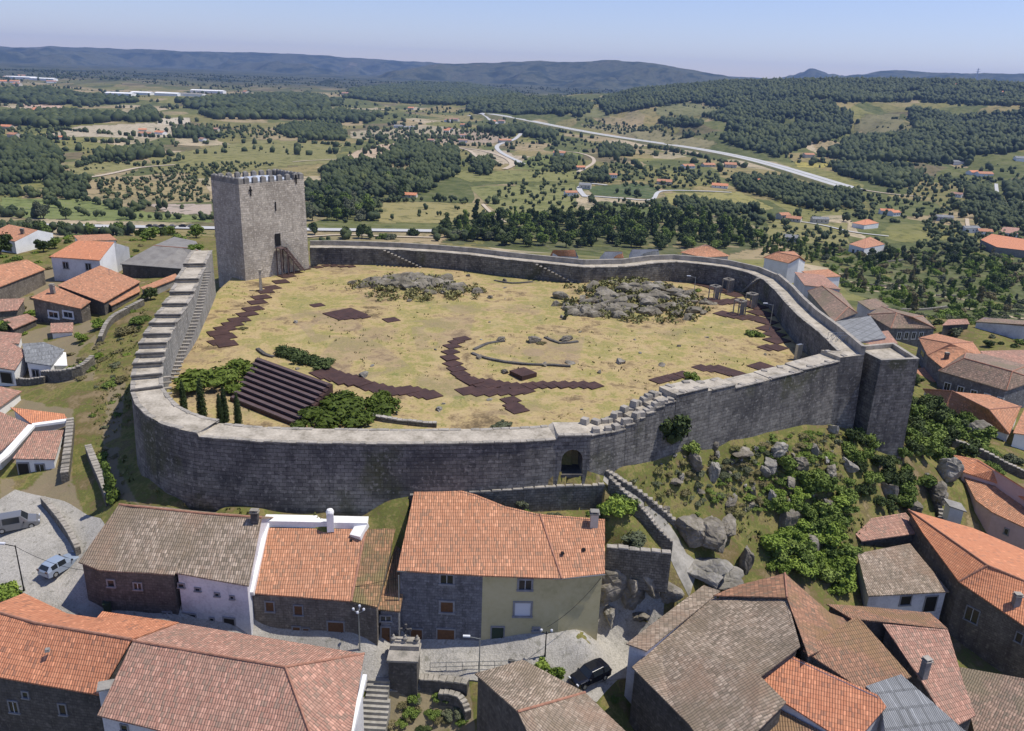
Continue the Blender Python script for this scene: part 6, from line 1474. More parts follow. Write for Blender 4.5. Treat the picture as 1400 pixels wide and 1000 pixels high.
for px, py, r, hz, kd, mt, lb in ((1031,459,1.6,.8,'bush','leaf_mid','round green bush alone in the grass near the east wall'),(953,359+40,1.0,.8,'bush','leaf_mid','small green bush beside the right rock outcrop, nearer'),
    (944,385,1.2,.8,'bush','leaf_mid','low bush at the back edge of the rusty floor'),(945,527,1.5,1.0,'round','leaf_mid','rounded fuzzy shrub by the right front wall walkway'),(368,374,1.3,1,'round','leaf_dark','dark bush left of the keep stairs'),
    (402,368,1.5,1.1,'round','leaf_dark','dark bush right of the keep stairs'),(688,583,1.5,.5,'flat','leaf_grey','grey green tuft spilling over the front wall'),(773,437,.8,1.3,'tall','leaf_grey','thin dry bush in the middle of the court'),
    (985,383,1.2,.7,'bush','leaf_dark','dark shrub behind the stone frames'),(1030,398,1.3,.7,'bush','leaf_dark','dark shrub in the shade of the east wall'),(740,470,.9,.5,'bush','dryshrub','dry tussock by the broad low rock'),(330,450,.9,.5,'bush','dryshrub','dry tussock beside the zigzag walkway')):
    plant(G(px,py), r, hz, kd, mt, 'courtyard_bush', lb, 'bush', trunk=False)
plant(P(272,340,8.0), 1.9, .6, 'bush', 'leaf_bright', 'wall_bush', 'bright green bush growing on top of the wall beside the keep', 'bush', trunk=False)
# slope, gully and village plants
SL = [(916,612,3.4,1.1,'round','leaf_dark','dark evergreen tree standing against the front wall right of the gate'),(945,614,1.7,.9,'bush','leaf_mid','low green bush right of the dark evergreen at the front wall'),
 (835,700,2.3,1.0,'bush','leaf_bright','bright shrub beside the gate path, above the yellow house'),(850,690,2.0,.9,'bush','leaf_mid','green shrub against the path wall'),(870,780-45,2.0,.5,'bush','leaf_grey','weeds on the small terrace right of the tall house'),
 (715,690,1.0,1.0,'bush','leaf_grey','pale shrub behind the curved orange roof'),(738,925,1.3,1.2,'round','leaf_bright','bright green young tree rising behind the grey ribbed roof, left stem'),(757,935,1.2,1.2,'round','leaf_bright','bright green young tree rising behind the grey ribbed roof, right stem'),
 (5,815,2.2,.8,'bush','leaf_bright','green bush cut by the left edge above the corner roofs'),(153,690,1.7,1.6,'tall','leaf_mid','dark green shrub at the wall corner left of the old brown roof'),(100,512,2.6,.7,'bush','leaf_bright','mound of yellow green shrubs behind the dark yard wall'),
 (118,508,1.8,.7,'bush','leaf_mid','green mound next to the yellow green shrubs'),(150,528,1.3,.7,'bush','leaf_mid','low bush on the grassy belt'),(190,440,2.2,.6,'bush','leaf_mid','scrub between castle wall and the orange strip roof, higher'),(175,455,2.4,.6,'bush','dryshrub','brownish scrub between castle wall and yard'),
 (60,345,2.6,1,'round','leaf_dark','dark tree between the white barn and the gabled house, left'),(75,340,2.2,1,'round','leaf_mid','green tree between the white barn and the gabled house, right'),(2,352,3.2,1.3,'round','leaf_cypress','very dark tree cut by the left edge'),(265,345,1.2,.8,'bush','leaf_bright','tuft of leaves at the foot of the wall near the grey hall'),
 (230,352,1.0,.8,'bush','leaf_mid','small bush on the far side of the grey hall')]
for px, py, r, hz, kd, mt, lb in SL: plant(G(px,py), r, hz, kd, mt, 'shrub' if r < 3 else 'tree', lb, 'bush' if r < 3 else 'tree')
NEAR = []   # (region polygon, spacing, r range, hz, kinds, mats, label, group, name, cat)
REG = [
 ([(880,640),(930,618),(1060,592),(1140,585),(1160,640),(1130,690),(1050,700),(960,705),(900,690)], 1.25, (.35,1.0), .7, ('bush',), ('dryshrub','dryshrub','leaf_grey','leaf_mid','leaf_scrub'), 'scrub bush on the stony slope', 'scrub bushes on the slope', 'bush', 'bush'),
 ([(0,330),(60,325),(200,325),(215,400),(190,450),(130,470),(128,520),(0,515)], 6.2, (.7,1.9), .9, ('bush','round','bush'), ('leaf_mid','leaf_dark','leaf_bright','dryshrub'), 'shrub among left village houses', 'shrubs between the left village houses', 'bush', 'bush'),
 ([(90,470),(185,455),(178,520),(150,600),(160,650),(130,640),(125,560),(95,520)], 3.2, (.5,1.3), .7, ('bush',), ('leaf_mid','dryshrub','leaf_bright','leaf_grey'), 'shrub on the left bank', 'shrubs on the bank left of the wall', 'bush', 'bush'),
 ([(1160,440),(1400,425),(1400,500),(1330,470),(1250,455),(1210,470)], 5.6, (.9,2.4), .9, ('bush','round'), ('leaf_mid','leaf_dark','leaf_grey'), 'bush between the eastern houses', 'bushes between the eastern houses', 'bush', 'bush'),
 ([(1225,500),(1265,510),(1290,560),(1250,590),(1225,560)], 3.5, (1.0,2.0), .9, ('bush','round'), ('leaf_mid','leaf_dark'), 'bush in the alley right of the bastion', 'bushes in the bastion alley', 'bush', 'bush'),
 ([(535,955),(640,950),(645,1000),(535,1000)], .95, (.5,1.0), .8, ('bush',), ('dryshrub','leaf_mid','leaf_dark','leaf_grey'), 'plant below the monument', 'overgrown plants below the monument', 'bush', 'bush'),
 ([(560,686),(840,668),(870,745),(840,745),(700,700),(560,700)], 2.4, (.4,1.0), .7, ('bush',), ('dryshrub','leaf_mid','leaf_grey'), 'weed behind the tall orange roof', 'weeds behind the tall house', 'bush', 'bush'),
 ([(840,800),(930,790),(960,830),(870,850)], 1.8, (.4,.8), .6, ('bush',), ('leaf_grey','dryshrub'), 'weed by the street rocks', 'weeds among the street rocks', 'bush', 'bush'),
 ([(820,930),(880,950),(930,1000),(860,1000)], 2.2, (.6,1.2), .8, ('bush',), ('leaf_mid','leaf_dark'), 'bush in the shady yard', 'bushes in the shady yard', 'bush', 'bush'),
 ([(1060,640),(1110,650),(1160,690),(1190,700),(1175,740),(1130,740),(1090,720),(1060,700)], 1.5, (1.1,2.1), .95, ('bush','round'), ('leaf_mid','leaf_mid','leaf_bright'), 'bush in the gully thicket', 'thicket in the gully', 'bush', 'bush'),
 ([(1040,745),(1080,720),(1130,735),(1190,770),(1192,800),(1160,812),(1100,795),(1060,780)], 1.35, (1.4,2.4), .9, ('bush','round'), ('leaf_bright','leaf_bright','leaf_bright','leaf_mid'), 'bush low in the sunny gully', 'sunlit bushes low in the gully', 'bush', 'bush'),
 ([(1150,590),(1225,600),(1240,640),(1275,650),(1255,700),(1190,700),(1150,660)], 1.9, (1.1,2.1), 1.0, ('round','bush'), ('leaf_mid','leaf_dark'), 'shrub under the bastion', 'shrubs under the bastion', 'bush', 'bush'),
 ([(1235,570),(1290,560),(1350,585),(1340,625),(1280,640),(1235,630)], 2.9, (1.7,2.9), 1.0, ('round',), ('leaf_dark','leaf_mid'), 'tree right of the bastion foot', 'trees right of the bastion foot', 'tree', 'tree'),
 ([(1330,600),(1400,630),(1400,700),(1350,660)], 5, (1.4,2.2), .7, ('bush',), ('leaf_mid','leaf_grey'), 'bush in the right edge meadow', 'bushes in the right meadow', 'bush', 'bush'),
 ([(960,615),(1060,600),(1120,590),(1150,640),(1060,700),(1000,700),(960,680)], 1.15, (.5,1.2), .6, ('bush',), ('dryshrub','leaf_grey','leaf_mid','leaf_bright','leaf_mid'), 'scrub bush on the stony slope', 'scrub bushes on the slope', 'bush', 'bush'),
 ([(850,660),(930,640),(960,690),(920,700)], 2.0, (.35,.9), .5, ('bush',), ('dryshrub','leaf_grey'), 'tussock in grass below the gate', 'tussocks on the grassy slope', 'bush', 'bush'),
 ([(140,505),(172,500),(160,560),(165,640),(150,640),(135,570)], 3.0, (.5,.9), .5, ('bush',), ('dryshrub','leaf_mid'), 'weed clump on the grassy belt', 'weeds on the grassy belt', 'bush', 'bush'),
 ([(1110,345),(1400,345),(1400,432),(1290,436),(1200,415),(1150,392)], 11.5, (2.0,5.4), .95, ('round','bush','tall'), ('leaf_mid','leaf_grey','leaf_bright','leaf_mid','dryshrub'), 'tree in the eastern gardens', 'trees in the eastern gardens', 'tree', 'tree'),
 ([(1175,345),(1330,345),(1340,372),(1180,372)], 19, (4.0,6.5), 1.1, ('round',), ('leaf_dark',), 'big tree up the eastern slope', 'big trees in the eastern gardens', 'tree', 'tree'),
 ([(1320,360),(1390,365),(1390,400),(1330,400)], 16, (4.5,6.5), 1.0, ('round',), ('leaf_dark','leaf_mid'), 'big tree below the grey gable', 'big trees below the gabled house', 'tree', 'tree'),
 ([(640,300),(760,300),(860,292),(990,300),(1040,330),(990,343),(860,340),(700,338),(600,322)], 13.8, (5.5,8.5), 1.05, ('round','round','tall'), ('leaf_dark','leaf_mid','leaf_dark'), 'tree behind the back wall', 'wood behind the back wall', 'woodland_tree', 'tree'),
 ([(1000,330),(1100,330),(1160,345),(1110,360),(1040,352)], 10, (2.5,4.5), 1.1, ('round','tall'), ('leaf_mid','leaf_dark'), 'tree past the back wall corner', 'trees beyond the back wall corner', 'tree', 'tree'),
 ([(180,318),(290,320),(262,332),(200,332)], 9, (2.0,3.4), .9, ('round','bush'), ('leaf_mid','leaf_dark'), 'tree between grey hall and highway', 'trees between village and highway', 'tree', 'tree'),
]
random.seed(5)
def sample(poly, sp, seed=0, rmax=None, inner=None):
    g = np.random.default_rng(seed); w = [G(x, y, True) for x, y in poly]; cx_, cy_ = sum(q[0] for q in poly)/len(poly), sum(q[1] for q in poly)/len(poly); w.append(G(cx_, cy_, True))
    x0, x1 = min(q.x for q in w)-sp*2, max(q.x for q in w)+sp*2; y0, y1 = min(q.y for q in w)-sp*3, max(q.y for q in w)+sp*3
    nx, ny = int((x1-x0)/sp)+1, int((y1-y0)/sp)+1
    if nx*ny > 260000: f = math.sqrt(nx*ny/260000); sp *= f; nx, ny = int((x1-x0)/sp)+1, int((y1-y0)/sp)+1
    X, Y = np.meshgrid(x0+np.arange(nx)*sp, y0+np.arange(ny)*sp); X = (X+g.uniform(-.42, .42, X.shape)*sp).ravel(); Y = (Y+g.uniform(-.42, .42, Y.shape)*sp).ravel()
    Z = terr(X, Y); a, b = proj(X, Y, Z); k_ = in_poly(a, b, poly) & (Y > 20); X, Y, Z = X[k_], Y[k_], Z[k_]
    if rmax: kk = np.hypot(X, Y) < rmax; X, Y, Z = X[kk], Y[kk], Z[kk]
    return X, Y, Z
cnt = 0; SPEC = []
for ri, (poly, sp, rr_, hz, kinds, mats, lb, gp, nm, ct) in enumerate(REG):
    X, Y, Z = sample(poly, sp, ri+5); kk = 0
    for x, y, z in zip(X, Y, Z):
        r = random.uniform(*rr_); s_d = sdist(np.array([x]), np.array([y]))[0]
        if s_d > -1.6-r*.6 or in_house(x, y, r*.5 if r < 3 else 1): continue
        kd = random.choice(kinds); mt = random.choice(mats); a_, b_ = proj(x, y, z); tone = {'leaf_dark':'dark green','leaf_mid':'mid green','leaf_bright':'bright green','leaf_grey':'grey green','dryshrub':'dry yellowish','leaf_scrub':'olive','leaf_cypress':'blackish'}[mt]
        fr = (r-rr_[0])/(rr_[1]-rr_[0]); size = 'small ' if fr < .33 else ('' if fr < .66 else 'large '); x0_, x1_ = min(p[0] for p in poly), max(p[0] for p in poly); y0_, y1_ = min(p[1] for p in poly), max(p[1] for p in poly)
        hp_ = ('left','centre left','centre','centre right','right')[min(4, max(0, int((a_-x0_)/(x1_-x0_)*5)))]; vp_ = ('far side','middle','near side')[min(2, max(0, int((b_-y0_)/(y1_-y0_)*3)))]
        lbl = '%s%s %s %s, %s, %s' % (size, tone, {'round':'round','bush':'low','tall':'upright'}[kd], lb, hp_, vp_)
        SPEC.append((r/math.hypot(x, y)*(1 if ct == 'bush' else 100), ct, lbl, Vector((x, y, z-.05*r)), r, hz*random.uniform(.8, 1.2), kd, mt, nm if nm != 'tree' else {'round':'broadleaf_tree','tall':'tall_tree','bush':'garden_shrub'}[kd], gp)); kk += 1
    cnt += kk; print('REG', ri, kk, lb)
print('plants', cnt)
SPEC.sort(key=lambda s: -s[0]); nb = 0; LOW = []; seen = {}
for s in SPEC:
    _, ct, lbl, q, r, hz, kd, mt, nm, gp = s
    if ct == 'bush':
        nb += 1
        if nb > 235: LOW.append(s); continue
    seen[lbl] = seen.get(lbl, 0)+1
    if seen[lbl] > 1: lbl = lbl+', '+('second','third','fourth','fifth','sixth','seventh')[min(5, seen[lbl]-2)]+' largest'
    if len(lbl.split()) > 16: print('LONG', lbl)
    plant(q, r, hz, kd, mt, nm, lbl, ct, gp)
MS = list(dict.fromkeys(s[7] for s in LOW)); vs, mi_ = [], []
for j, s in enumerate(LOW):
    _, ct, lbl, q, r, hz, kd, mt, nm, gp = s; V, Fq = leaf_arrays(420, lumps('bush', 40+j % 6), j % 6+50, .12, 1, .5); t = j*1.7; V = V.copy(); X_ = V[:, 0]*math.cos(t)-V[:, 1]*math.sin(t); V[:, 1] = V[:, 0]*math.sin(t)+V[:, 1]*math.cos(t); V[:, 0] = X_
    vs.append(V*np.array([r, r, r*hz])+np.array(q)); mi_ += [MS.index(mt)]*len(Fq)
if vs:
    V = np.vstack(vs); me = mesh_np('undergrowth', V, np.arange(len(V)).reshape(-1, 4), M[MS[0]]); [me.materials.append(M[x]) for x in MS[1:]]; me.polygons.foreach_set('material_index', np.array(mi_, np.int32))
    ug = bpy.data.objects.new('undergrowth', me); COL.objects.link(ug); tag(ug, 'tangled low scrub and weeds covering the stony slope, banks and yards', 'undergrowth', kind='stuff'); print('undergrowth', len(LOW))
# ------------------------------------------------------------------ far woods, groves, hedgerows: uncountable masses of crowns
WOODS = [
 ([(-60,200),(60,195),(85,215),(80,240),(60,250),(-60,258)], 11), ([(0,160),(80,156),(190,163),(110,172),(60,176),(0,172)], 22), ([(-60,126),(60,124),(130,134),(200,140),(110,146),(0,142),(-60,142)], 24), ([(240,140),(330,134),(420,130),(470,142),(440,150),(380,150),(260,150)], 24), ([(270,154),(420,152),(520,160),(500,170),(400,164),(290,164)], 20),
 ([(378,180),(400,172),(450,170),(473,182),(470,193),(400,192)], 10), ([(440,235),(470,222),(520,225),(545,200),(590,205),(625,205),(628,238),(600,250),(590,262),(555,272),(520,272),(440,275),(445,255)], 10.5),
 ([(645,222),(670,220),(672,240),(648,242)], 10), ([(420,255),(445,255),(450,278),(420,278)], 9), ([(480,125),(560,114),(640,116),(700,128),(740,150),(640,146),(520,140),(470,134)], 24),
 ([(640,140),(700,140),(760,152),(700,160),(640,155)], 18), ([(695,140),(760,134),(810,145),(800,160),(740,160),(695,156)], 14),
 ([(815,140),(870,124),(940,119),(1000,114),(1120,112),(1300,113),(1400,118),(1460,118),(1460,150),(1250,140),(1130,140),(1010,150),(940,140),(890,148),(830,158)], 13),
 ([(1000,150),(1130,140),(1165,160),(1160,185),(1110,200),(1060,214),(1010,208),(985,190),(1000,170),(960,160)], 11.5), ([(1160,190),(1200,190),(1250,180),(1240,150),(1300,160),(1460,150),(1460,205),(1330,214),(1240,218),(1150,222),(1130,212)], 11),
 ([(1120,210),(1260,214),(1320,214),(1330,226),(1250,222),(1170,222),(1120,216)], 11), ([(1000,245),(1060,245),(1130,258),(1175,262),(1175,285),(1120,290),(1060,275),(1010,262)], 9),
 ([(1140,228),(1230,230),(1260,240),(1250,256),(1190,258),(1140,245)], 10), ([(1320,262),(1400,250),(1450,250),(1450,275),(1380,282),(1320,275)], 10), ([(1300,282),(1400,285),(1450,300),(1400,315),(1320,310)], 9),
 ([(820,200),(860,202),(866,214),(820,216)], 9), ([(755,220),(785,218),(788,236),(752,236)], 9), ([(800,240),(830,232),(830,252),(798,252)], 8), ([(930,275),(1040,290),(1030,298),(950,288),(920,282)], 8),
 ([(900,165),(960,170),(960,176),(905,172)], 12), ([(935,185),(958,190),(955,196),(935,194)], 9), ([(110,262),(60,268),(0,262),(0,268),(120,275)], 8), ([(60,245),(118,248),(120,270),(70,268)], 10),
 ([(420,280),(520,280),(510,302),(420,304)], 12), ([(300,306),(330,306),(520,307),(690,309),(690,314),(420,312),(300,310)], 12), ([(0,296),(60,298),(170,302),(170,306),(0,303)], 11), ([(650,180),(720,176),(760,186),(740,190),(680,186)], 15),
 ([(180,160),(210,150),(215,168),(170,168)], 16), ([(240,182),(290,180),(292,190),(240,190)], 11), ([(140,212),(200,208),(240,214),(170,222),(120,224)], 12), ([(0,315),(180,320),(180,326),(0,322)], 8), ([(430,320),(700,322),(700,332),(430,326)], 9),
]
GROVES = [([(130,245),(285,243),(285,278),(140,272)], 12, 3.0), ([(0,175),(90,178),(90,200),(0,198)], 20, 4), ([(240,170),(400,175),(420,190),(250,190)], 20, 3.4), ([(200,232),(330,222),(380,226),(290,240),(210,245)], 14, 3),
 ([(500,176),(640,176),(700,190),(600,198),(500,190)], 22, 4), ([(780,160),(960,180),(950,200),(800,176)], 20, 4), ([(820,225),(960,235),(1000,250),(900,262),(820,250)], 17, 3.6), ([(700,245),(790,250),(790,296),(640,296)], 19, 3.2),
 ([(1180,240),(1400,245),(1400,262),(1200,266)], 15, 3.6), ([(1180,268),(1300,274),(1300,300),(1200,300)], 20, 3.8), ([(1000,310),(1160,315),(1160,338),(1000,332)], 17, 3), ([(840,262),(1050,290),(1050,300),(850,290)], 22, 3.4), ([(520,276),(690,280),(690,306),(510,306)], 42, 3.4), ([(1260,300),(1400,310),(1400,345),(1280,345)], 12, 3.6)]
PX_, PYY, PZ_, RS, HS = [], [], [], [], []
def add_blobs(X, Y, Z, r, h): PX_.append(X); PYY.append(Y); PZ_.append(Z); RS.append(r); HS.append(h)
g = np.random.default_rng(4)
for i, (pl, sp) in enumerate(WOODS):
    X, Y, Z = sample(pl, sp, 100+i); d = np.hypot(X, Y); k_ = (d > 330) & (vn(X/60, Y/60, 8)*.6+vn(X/21, Y/21, 9)*.4 > .27); X, Y, Z, d = X[k_], Y[k_], Z[k_], d[k_]
    sz = sp*(.5+.16*g.random(len(X))); add_blobs(X, Y, Z, sz, np.minimum(sz*g.uniform(.9, 1.6, len(X)), 11))
for i, (pl, sp, r) in enumerate(GROVES):
    X, Y, Z = sample(pl, sp, 300+i); k_ = (np.hypot(X, Y) > 330); X, Y, Z = X[k_], Y[k_], Z[k_]
    add_blobs(X, Y, Z, r*g.uniform(.6, 1.15, len(X)), r*g.uniform(.8, 1.3, len(X)))
# scattered trees and hedgerows over the whole plain
for rng_, sp in (((340, 1300), 32), ((1300, 3000), 44), ((3000, 6500), 56)):
    r_ = rng_[1]; n_ = int((r_/sp)**2*1.3); a = g.uniform(R(-38), R(38), n_); rr2 = np.sqrt(g.uniform(rng_[0]**2, r_**2, n_)); X, Y = rr2*np.sin(a), rr2*np.cos(a)
    m_ = vn(X/230, Y/150, 31)*.55+vn(X/70, Y/55, 37)*.45; k_ = m_ > .53; X, Y = X[k_], Y[k_]; Z = terr(X, Y); s_ = (1.0+4.2*g.random(len(X))**2)*(1 if sp < 35 else 1.25); add_blobs(X, Y, Z, s_, s_*g.uniform(.8, 1.6, len(X)))
HEDGE = [[(0,262),(120,275),(180,290),(200,282)],[(180,190),(150,196),(60,190)],[(90,232),(150,222),(200,228),(250,218)],[(840,282),(900,288),(1000,300),(1040,308)],[(795,262),(830,290),(850,304)],[(700,228),(800,232)],[(880,272),(970,294),(1040,304)],
   [(480,278),(520,277),(600,276),(680,279)],[(950,205),(1080,236),(1180,258),(1260,268),(1400,272)],[(760,180),(860,196),(960,216),(1060,240)],[(1000,300),(1080,306)],[(1170,262),(1176,300)],[(0,168),(150,184),(300,188)],[(410,195),(480,200)],[(560,198),(700,200)],[(1060,215),(1180,225)],[(290,300),(0,300)],[(780,300),(650,300)],[(530,230),(600,226),(700,232)]]
for hd in HEDGE:
    L = smooth_line([Vector((q.x, q.y, 0)) for q in (G(x, y, True) for x, y in hd)], 7.5); X = np.array([q.x for q in L])+g.normal(0, 2, len(L)); Y = np.array([q.y for q in L])+g.normal(0, 2, len(L)); k_ = g.random(len(X)) > .18; X, Y = X[k_], Y[k_]; s_ = g.uniform(2.5, 5, len(X)); add_blobs(X, Y, terr(X, Y), s_, s_*g.uniform(.9, 1.5, len(X)))
X, Y, Z, S1, H1 = map(np.concatenate, (PX_, PYY, PZ_, RS, HS)); k_ = np.hypot(X, Y) > 300
ROADS = [o for o in bpy.data.objects if o.name.startswith(('highway', 'country_road'))]
for o in ROADS:
    rv = np.zeros(len(o.data.vertices)*3, np.float32); o.data.vertices.foreach_get('co', rv); rv = rv.reshape(-1, 3)[:, :2]; big_ = o.name.startswith('highway'); cl = 26. if big_ else 8.
    x0_, y0_ = rv.min(0)-40; x1_, y1_ = rv.max(0)+40; s_ = np.nonzero((X > x0_) & (X < x1_) & (Y > y0_) & (Y < y1_))[0]
    for j in range(0, len(s_), 4000):
        q = s_[j:j+4000]; rr_v = rv[::2]; dm = np.full(len(q), 1e9)
        for w in range(0, len(rr_v), 400): dm = np.minimum(dm, ((X[q][:, None]-rr_v[None, w:w+400, 0])**2+(Y[q][:, None]-rr_v[None, w:w+400, 1]-(12 if big_ else 0))**2).min(1))
        k_[q[dm < cl*cl]] = False
X, Y, Z, S1, H1 = X[k_], Y[k_], Z[k_], S1[k_], H1[k_]
D_ = np.hypot(X, Y); print('far crowns', len(X))
def ico(sub):
    b = bmesh.new(); bmesh.ops.create_icosphere(b, subdivisions=sub, radius=1); v = np.array([q.co[:] for q in b.verts]); f = np.array([[q.index for q in t.verts] for t in b.faces]); b.free(); return v, f
def blobs(sel, iv, jf, jit, sub, sq=None):
    n = len(sel); V = iv[None]*(1+g.uniform(-jit, jit, (n, len(iv), 1)))*np.stack([S1[sel]]*2+[H1[sel]], -1)[:, None, :]*g.uniform(.8, 1.2, (n, 1, 3))
    V = V+g.normal(0, 1, V.shape)*S1[sel][:, None, None]*.10; V = V+np.stack([X[sel], Y[sel], Z[sel]+H1[sel]*.65], -1)[:, None, :]; return V.reshape(-1, 3), (jf[None]+np.arange(n)[:, None, None]*len(iv)).reshape(-1, 3)
order = np.argsort(-(H1/D_)); i1, f1_ = ico(1); i2, f2_ = ico(2)
# the nearer open-country trees stand as individuals, the rest as one wood
TREE_IND = order[:110]; rest = order[110:]
mats_ = ['leaf_dark','leaf_mid','leaf_grey','leaf_dark']
LASTC = ['']
def RC():
    k_ = random.choice(('round','bush','round')); m_ = random.choice(mats_); LASTC[0] = {'leaf_dark':'dark','leaf_mid':'green','leaf_grey':'grey green'}[m_]+(' low' if k_ == 'bush' else ' round'); return k_, m_
for t in TREE_IND:
    rr3 = float(S1[t]); plant(Vector((X[t], Y[t], Z[t]-.2)), rr3*1.15, float(H1[t]/rr3)*.95, *RC(), 'field_tree', '%s %s tree in the near valley fields, %s' % (LASTC[0], ('small','middling','large')[int(min(2, max(0, rr3-2)/1.6))], ('behind the keep','behind the back wall','right of the back wall','beyond the eastern gardens')[int(min(3, max(0, (proj(X[t], Y[t], Z[t])[0])/350)))]), 'tree', 'field trees in the near valley')
near_ = rest[D_[rest] < 1300]; far_ = rest[D_[rest] >= 1300]; print('near stuff', len(near_), 'far stuff', len(far_))
def rep(sel, k):    # each near crown is several lobes
    return np.repeat(sel, k)
Vn = []; Fn = []; off_ = 0
sel = rep(near_, 4); n = len(sel); lob = i1[None]*(1+g.uniform(-.25, .25, (n, len(i1), 1))); sc_ = np.stack([S1[sel], S1[sel], H1[sel]], -1)[:, None, :]
o_ = g.normal(0, .38, (n, 1, 3)); o_[..., 2] = g.uniform(-.2, .45, (n, 1)); V = (lob*g.uniform(.42, .68, (n, 1, 1))+o_)*sc_+np.stack([X[sel], Y[sel], Z[sel]+H1[sel]*.6], -1)[:, None, :]
Vn.append(V.reshape(-1, 3)); Fn.append((f1_[None]+np.arange(n)[:, None, None]*len(i1)).reshape(-1, 3)); off_ = n*len(i1)
V, Fq = blobs(far_, i1, f1_, .3, 1); Vn.append(V); Fn.append(Fq+off_)
wd = bpy.data.objects.new('distant_woods', mesh_np('distant_woods', np.vstack(Vn), np.vstack(Fn), M['leaf_far'])); COL.objects.link(wd); tag(wd, 'dark woods, hedges and scattered crowns covering the valley and the far hillsides', 'woods', kind='stuff')
# grass and weed tufts around the castle: one mass
tg_ = []; 
for i, (pl, sp, hh, ok) in enumerate((([(850,650),(930,625),(1150,590),(1160,660),(1200,760),(1060,780),(1020,740),(900,720)], .8, .35, 0), ([(125,500),(200,420),(182,520),(170,640),(250,690),(560,695),(640,690),(600,705),(300,712),(150,690),(130,640)], .9, .28, 0), ([(210,520),(320,380),(450,360),(760,366),(1080,490),(900,540),(720,585),(300,580)], 1.7, .18, 1), ([(830,690),(900,735),(880,750),(830,745)], .7, .4, 0))):
    Xg, Yg, Zg = sample(pl, sp, 700+i); n_ = vn(Xg/4, Yg/4, 3)*.6+vn(Xg/1.3, Yg/1.3, 6)*.4; k_ = n_ > (.5 if not ok else .58); s = sdist(Xg, Yg); k_ &= (s > 2.2) if ok else (s < -2.4); Xg, Yg, Zg = Xg[k_], Yg[k_], Zg[k_]
    for x, y, z in zip(Xg, Yg, Zg): tg_.append((x, y, z, hh*random.uniform(.5, 1.5)))
tg_ = np.array(tg_); n = len(tg_); print('tufts', n); m5 = 4; base_ = np.repeat(tg_, m5, 0); a = g.uniform(0, 6.28, len(base_)); h_ = base_[:, 3]; wv = h_*.55
cx_ = base_[:, 0]+g.normal(0, .18, len(base_)); cy_ = base_[:, 1]+g.normal(0, .18, len(base_)); lx, ly = np.cos(a)*wv, np.sin(a)*wv; tx, ty = g.normal(0, .3, len(base_))*h_, g.normal(0, .3, len(base_))*h_
V = np.stack([np.stack([cx_-lx, cy_-ly, base_[:, 2]-.03], -1), np.stack([cx_+lx, cy_+ly, base_[:, 2]-.03], -1), np.stack([cx_+tx, cy_+ty, base_[:, 2]+h_], -1)], 1).reshape(-1, 3)
k = NT('grass_tuft'); k.base(k.ramp(k.noise(.4, 4), [(.38,(.09,.11,.03)),(.5,(.17,.17,.06)),(.62,(.30,.26,.12))]), .9)
tf = bpy.data.objects.new('grass_tufts', mesh_np('grass_tufts', V, np.arange(len(V)).reshape(-1, 3), k.m)); COL.objects.link(tf); tag(tf, 'dry and green grass tufts growing around and inside the castle', 'grass', kind='stuff')
# ------------------------------------------------------------------ far buildings
def far_house(px, py, w, d, h, ang, roof, wall, label, cat='house', group=None, name='farmhouse', pitch=.22):
    q = G(px, py, True); r = empty(name, q, label, cat, group); ca, sa = math.cos(ang), math.sin(ang); T = lambda x, y, z: Vector((q.x+x*ca-y*sa, q.y+x*sa+y*ca, q.z+z))
    m = MB(); b = [T(-w/2,-d/2,-3),T(w/2,-d/2,-3),T(w/2,d/2,-3),T(-w/2,d/2,-3)]; t = [v+Vector((0,0,h+3)) for v in b]; g1, g2 = T(-w/2,0,h+d*pitch), T(w/2,0,h+d*pitch)
    m.face([b[0],b[1],t[1],t[0]]); m.face([b[1],b[2],t[2],g2,t[1]]); m.face([b[2],b[3],t[3],t[2]]); m.face([b[3],b[0],t[0],g1,t[3]]); m.build('wall', M[wall], r)
    m = MB(); e = .5; up = Vector((0,0,.12)); k_ = pitch*2*e
    A, B_, C_, D_2 = T(-w/2-e,-d/2-e,h-k_)+up, T(w/2+e,-d/2-e,h-k_)+up, T(w/2+e,d/2+e,h-k_)+up, T(-w/2-e,d/2+e,h-k_)+up; g1, g2 = T(-w/2-e,0,h+d*pitch)+up, T(w/2+e,0,h+d*pitch)+up
    m.face([A,B_,g2,g1]); m.face([C_,D_2,g1,g2]); dn = Vector((0,0,-.25)); m.face([B_+dn,A+dn,A,B_][::-1][::-1]); m.face([A+dn, B_+dn, B_, A]); m.face([C_+dn, D_2+dn, D_2, C_]); m.build('roof', M[roof], r)
    if w < 40 and (q.length < 1500):
        for s in (-.28, .05, .3):
            g_ = MB(); c = T(w*s, -d/2-.03, h*.4); g_.box(c, 1.1, .12, 1.3, ang); g_.build('window', M['glass'], r)
    return r
random.seed(9)
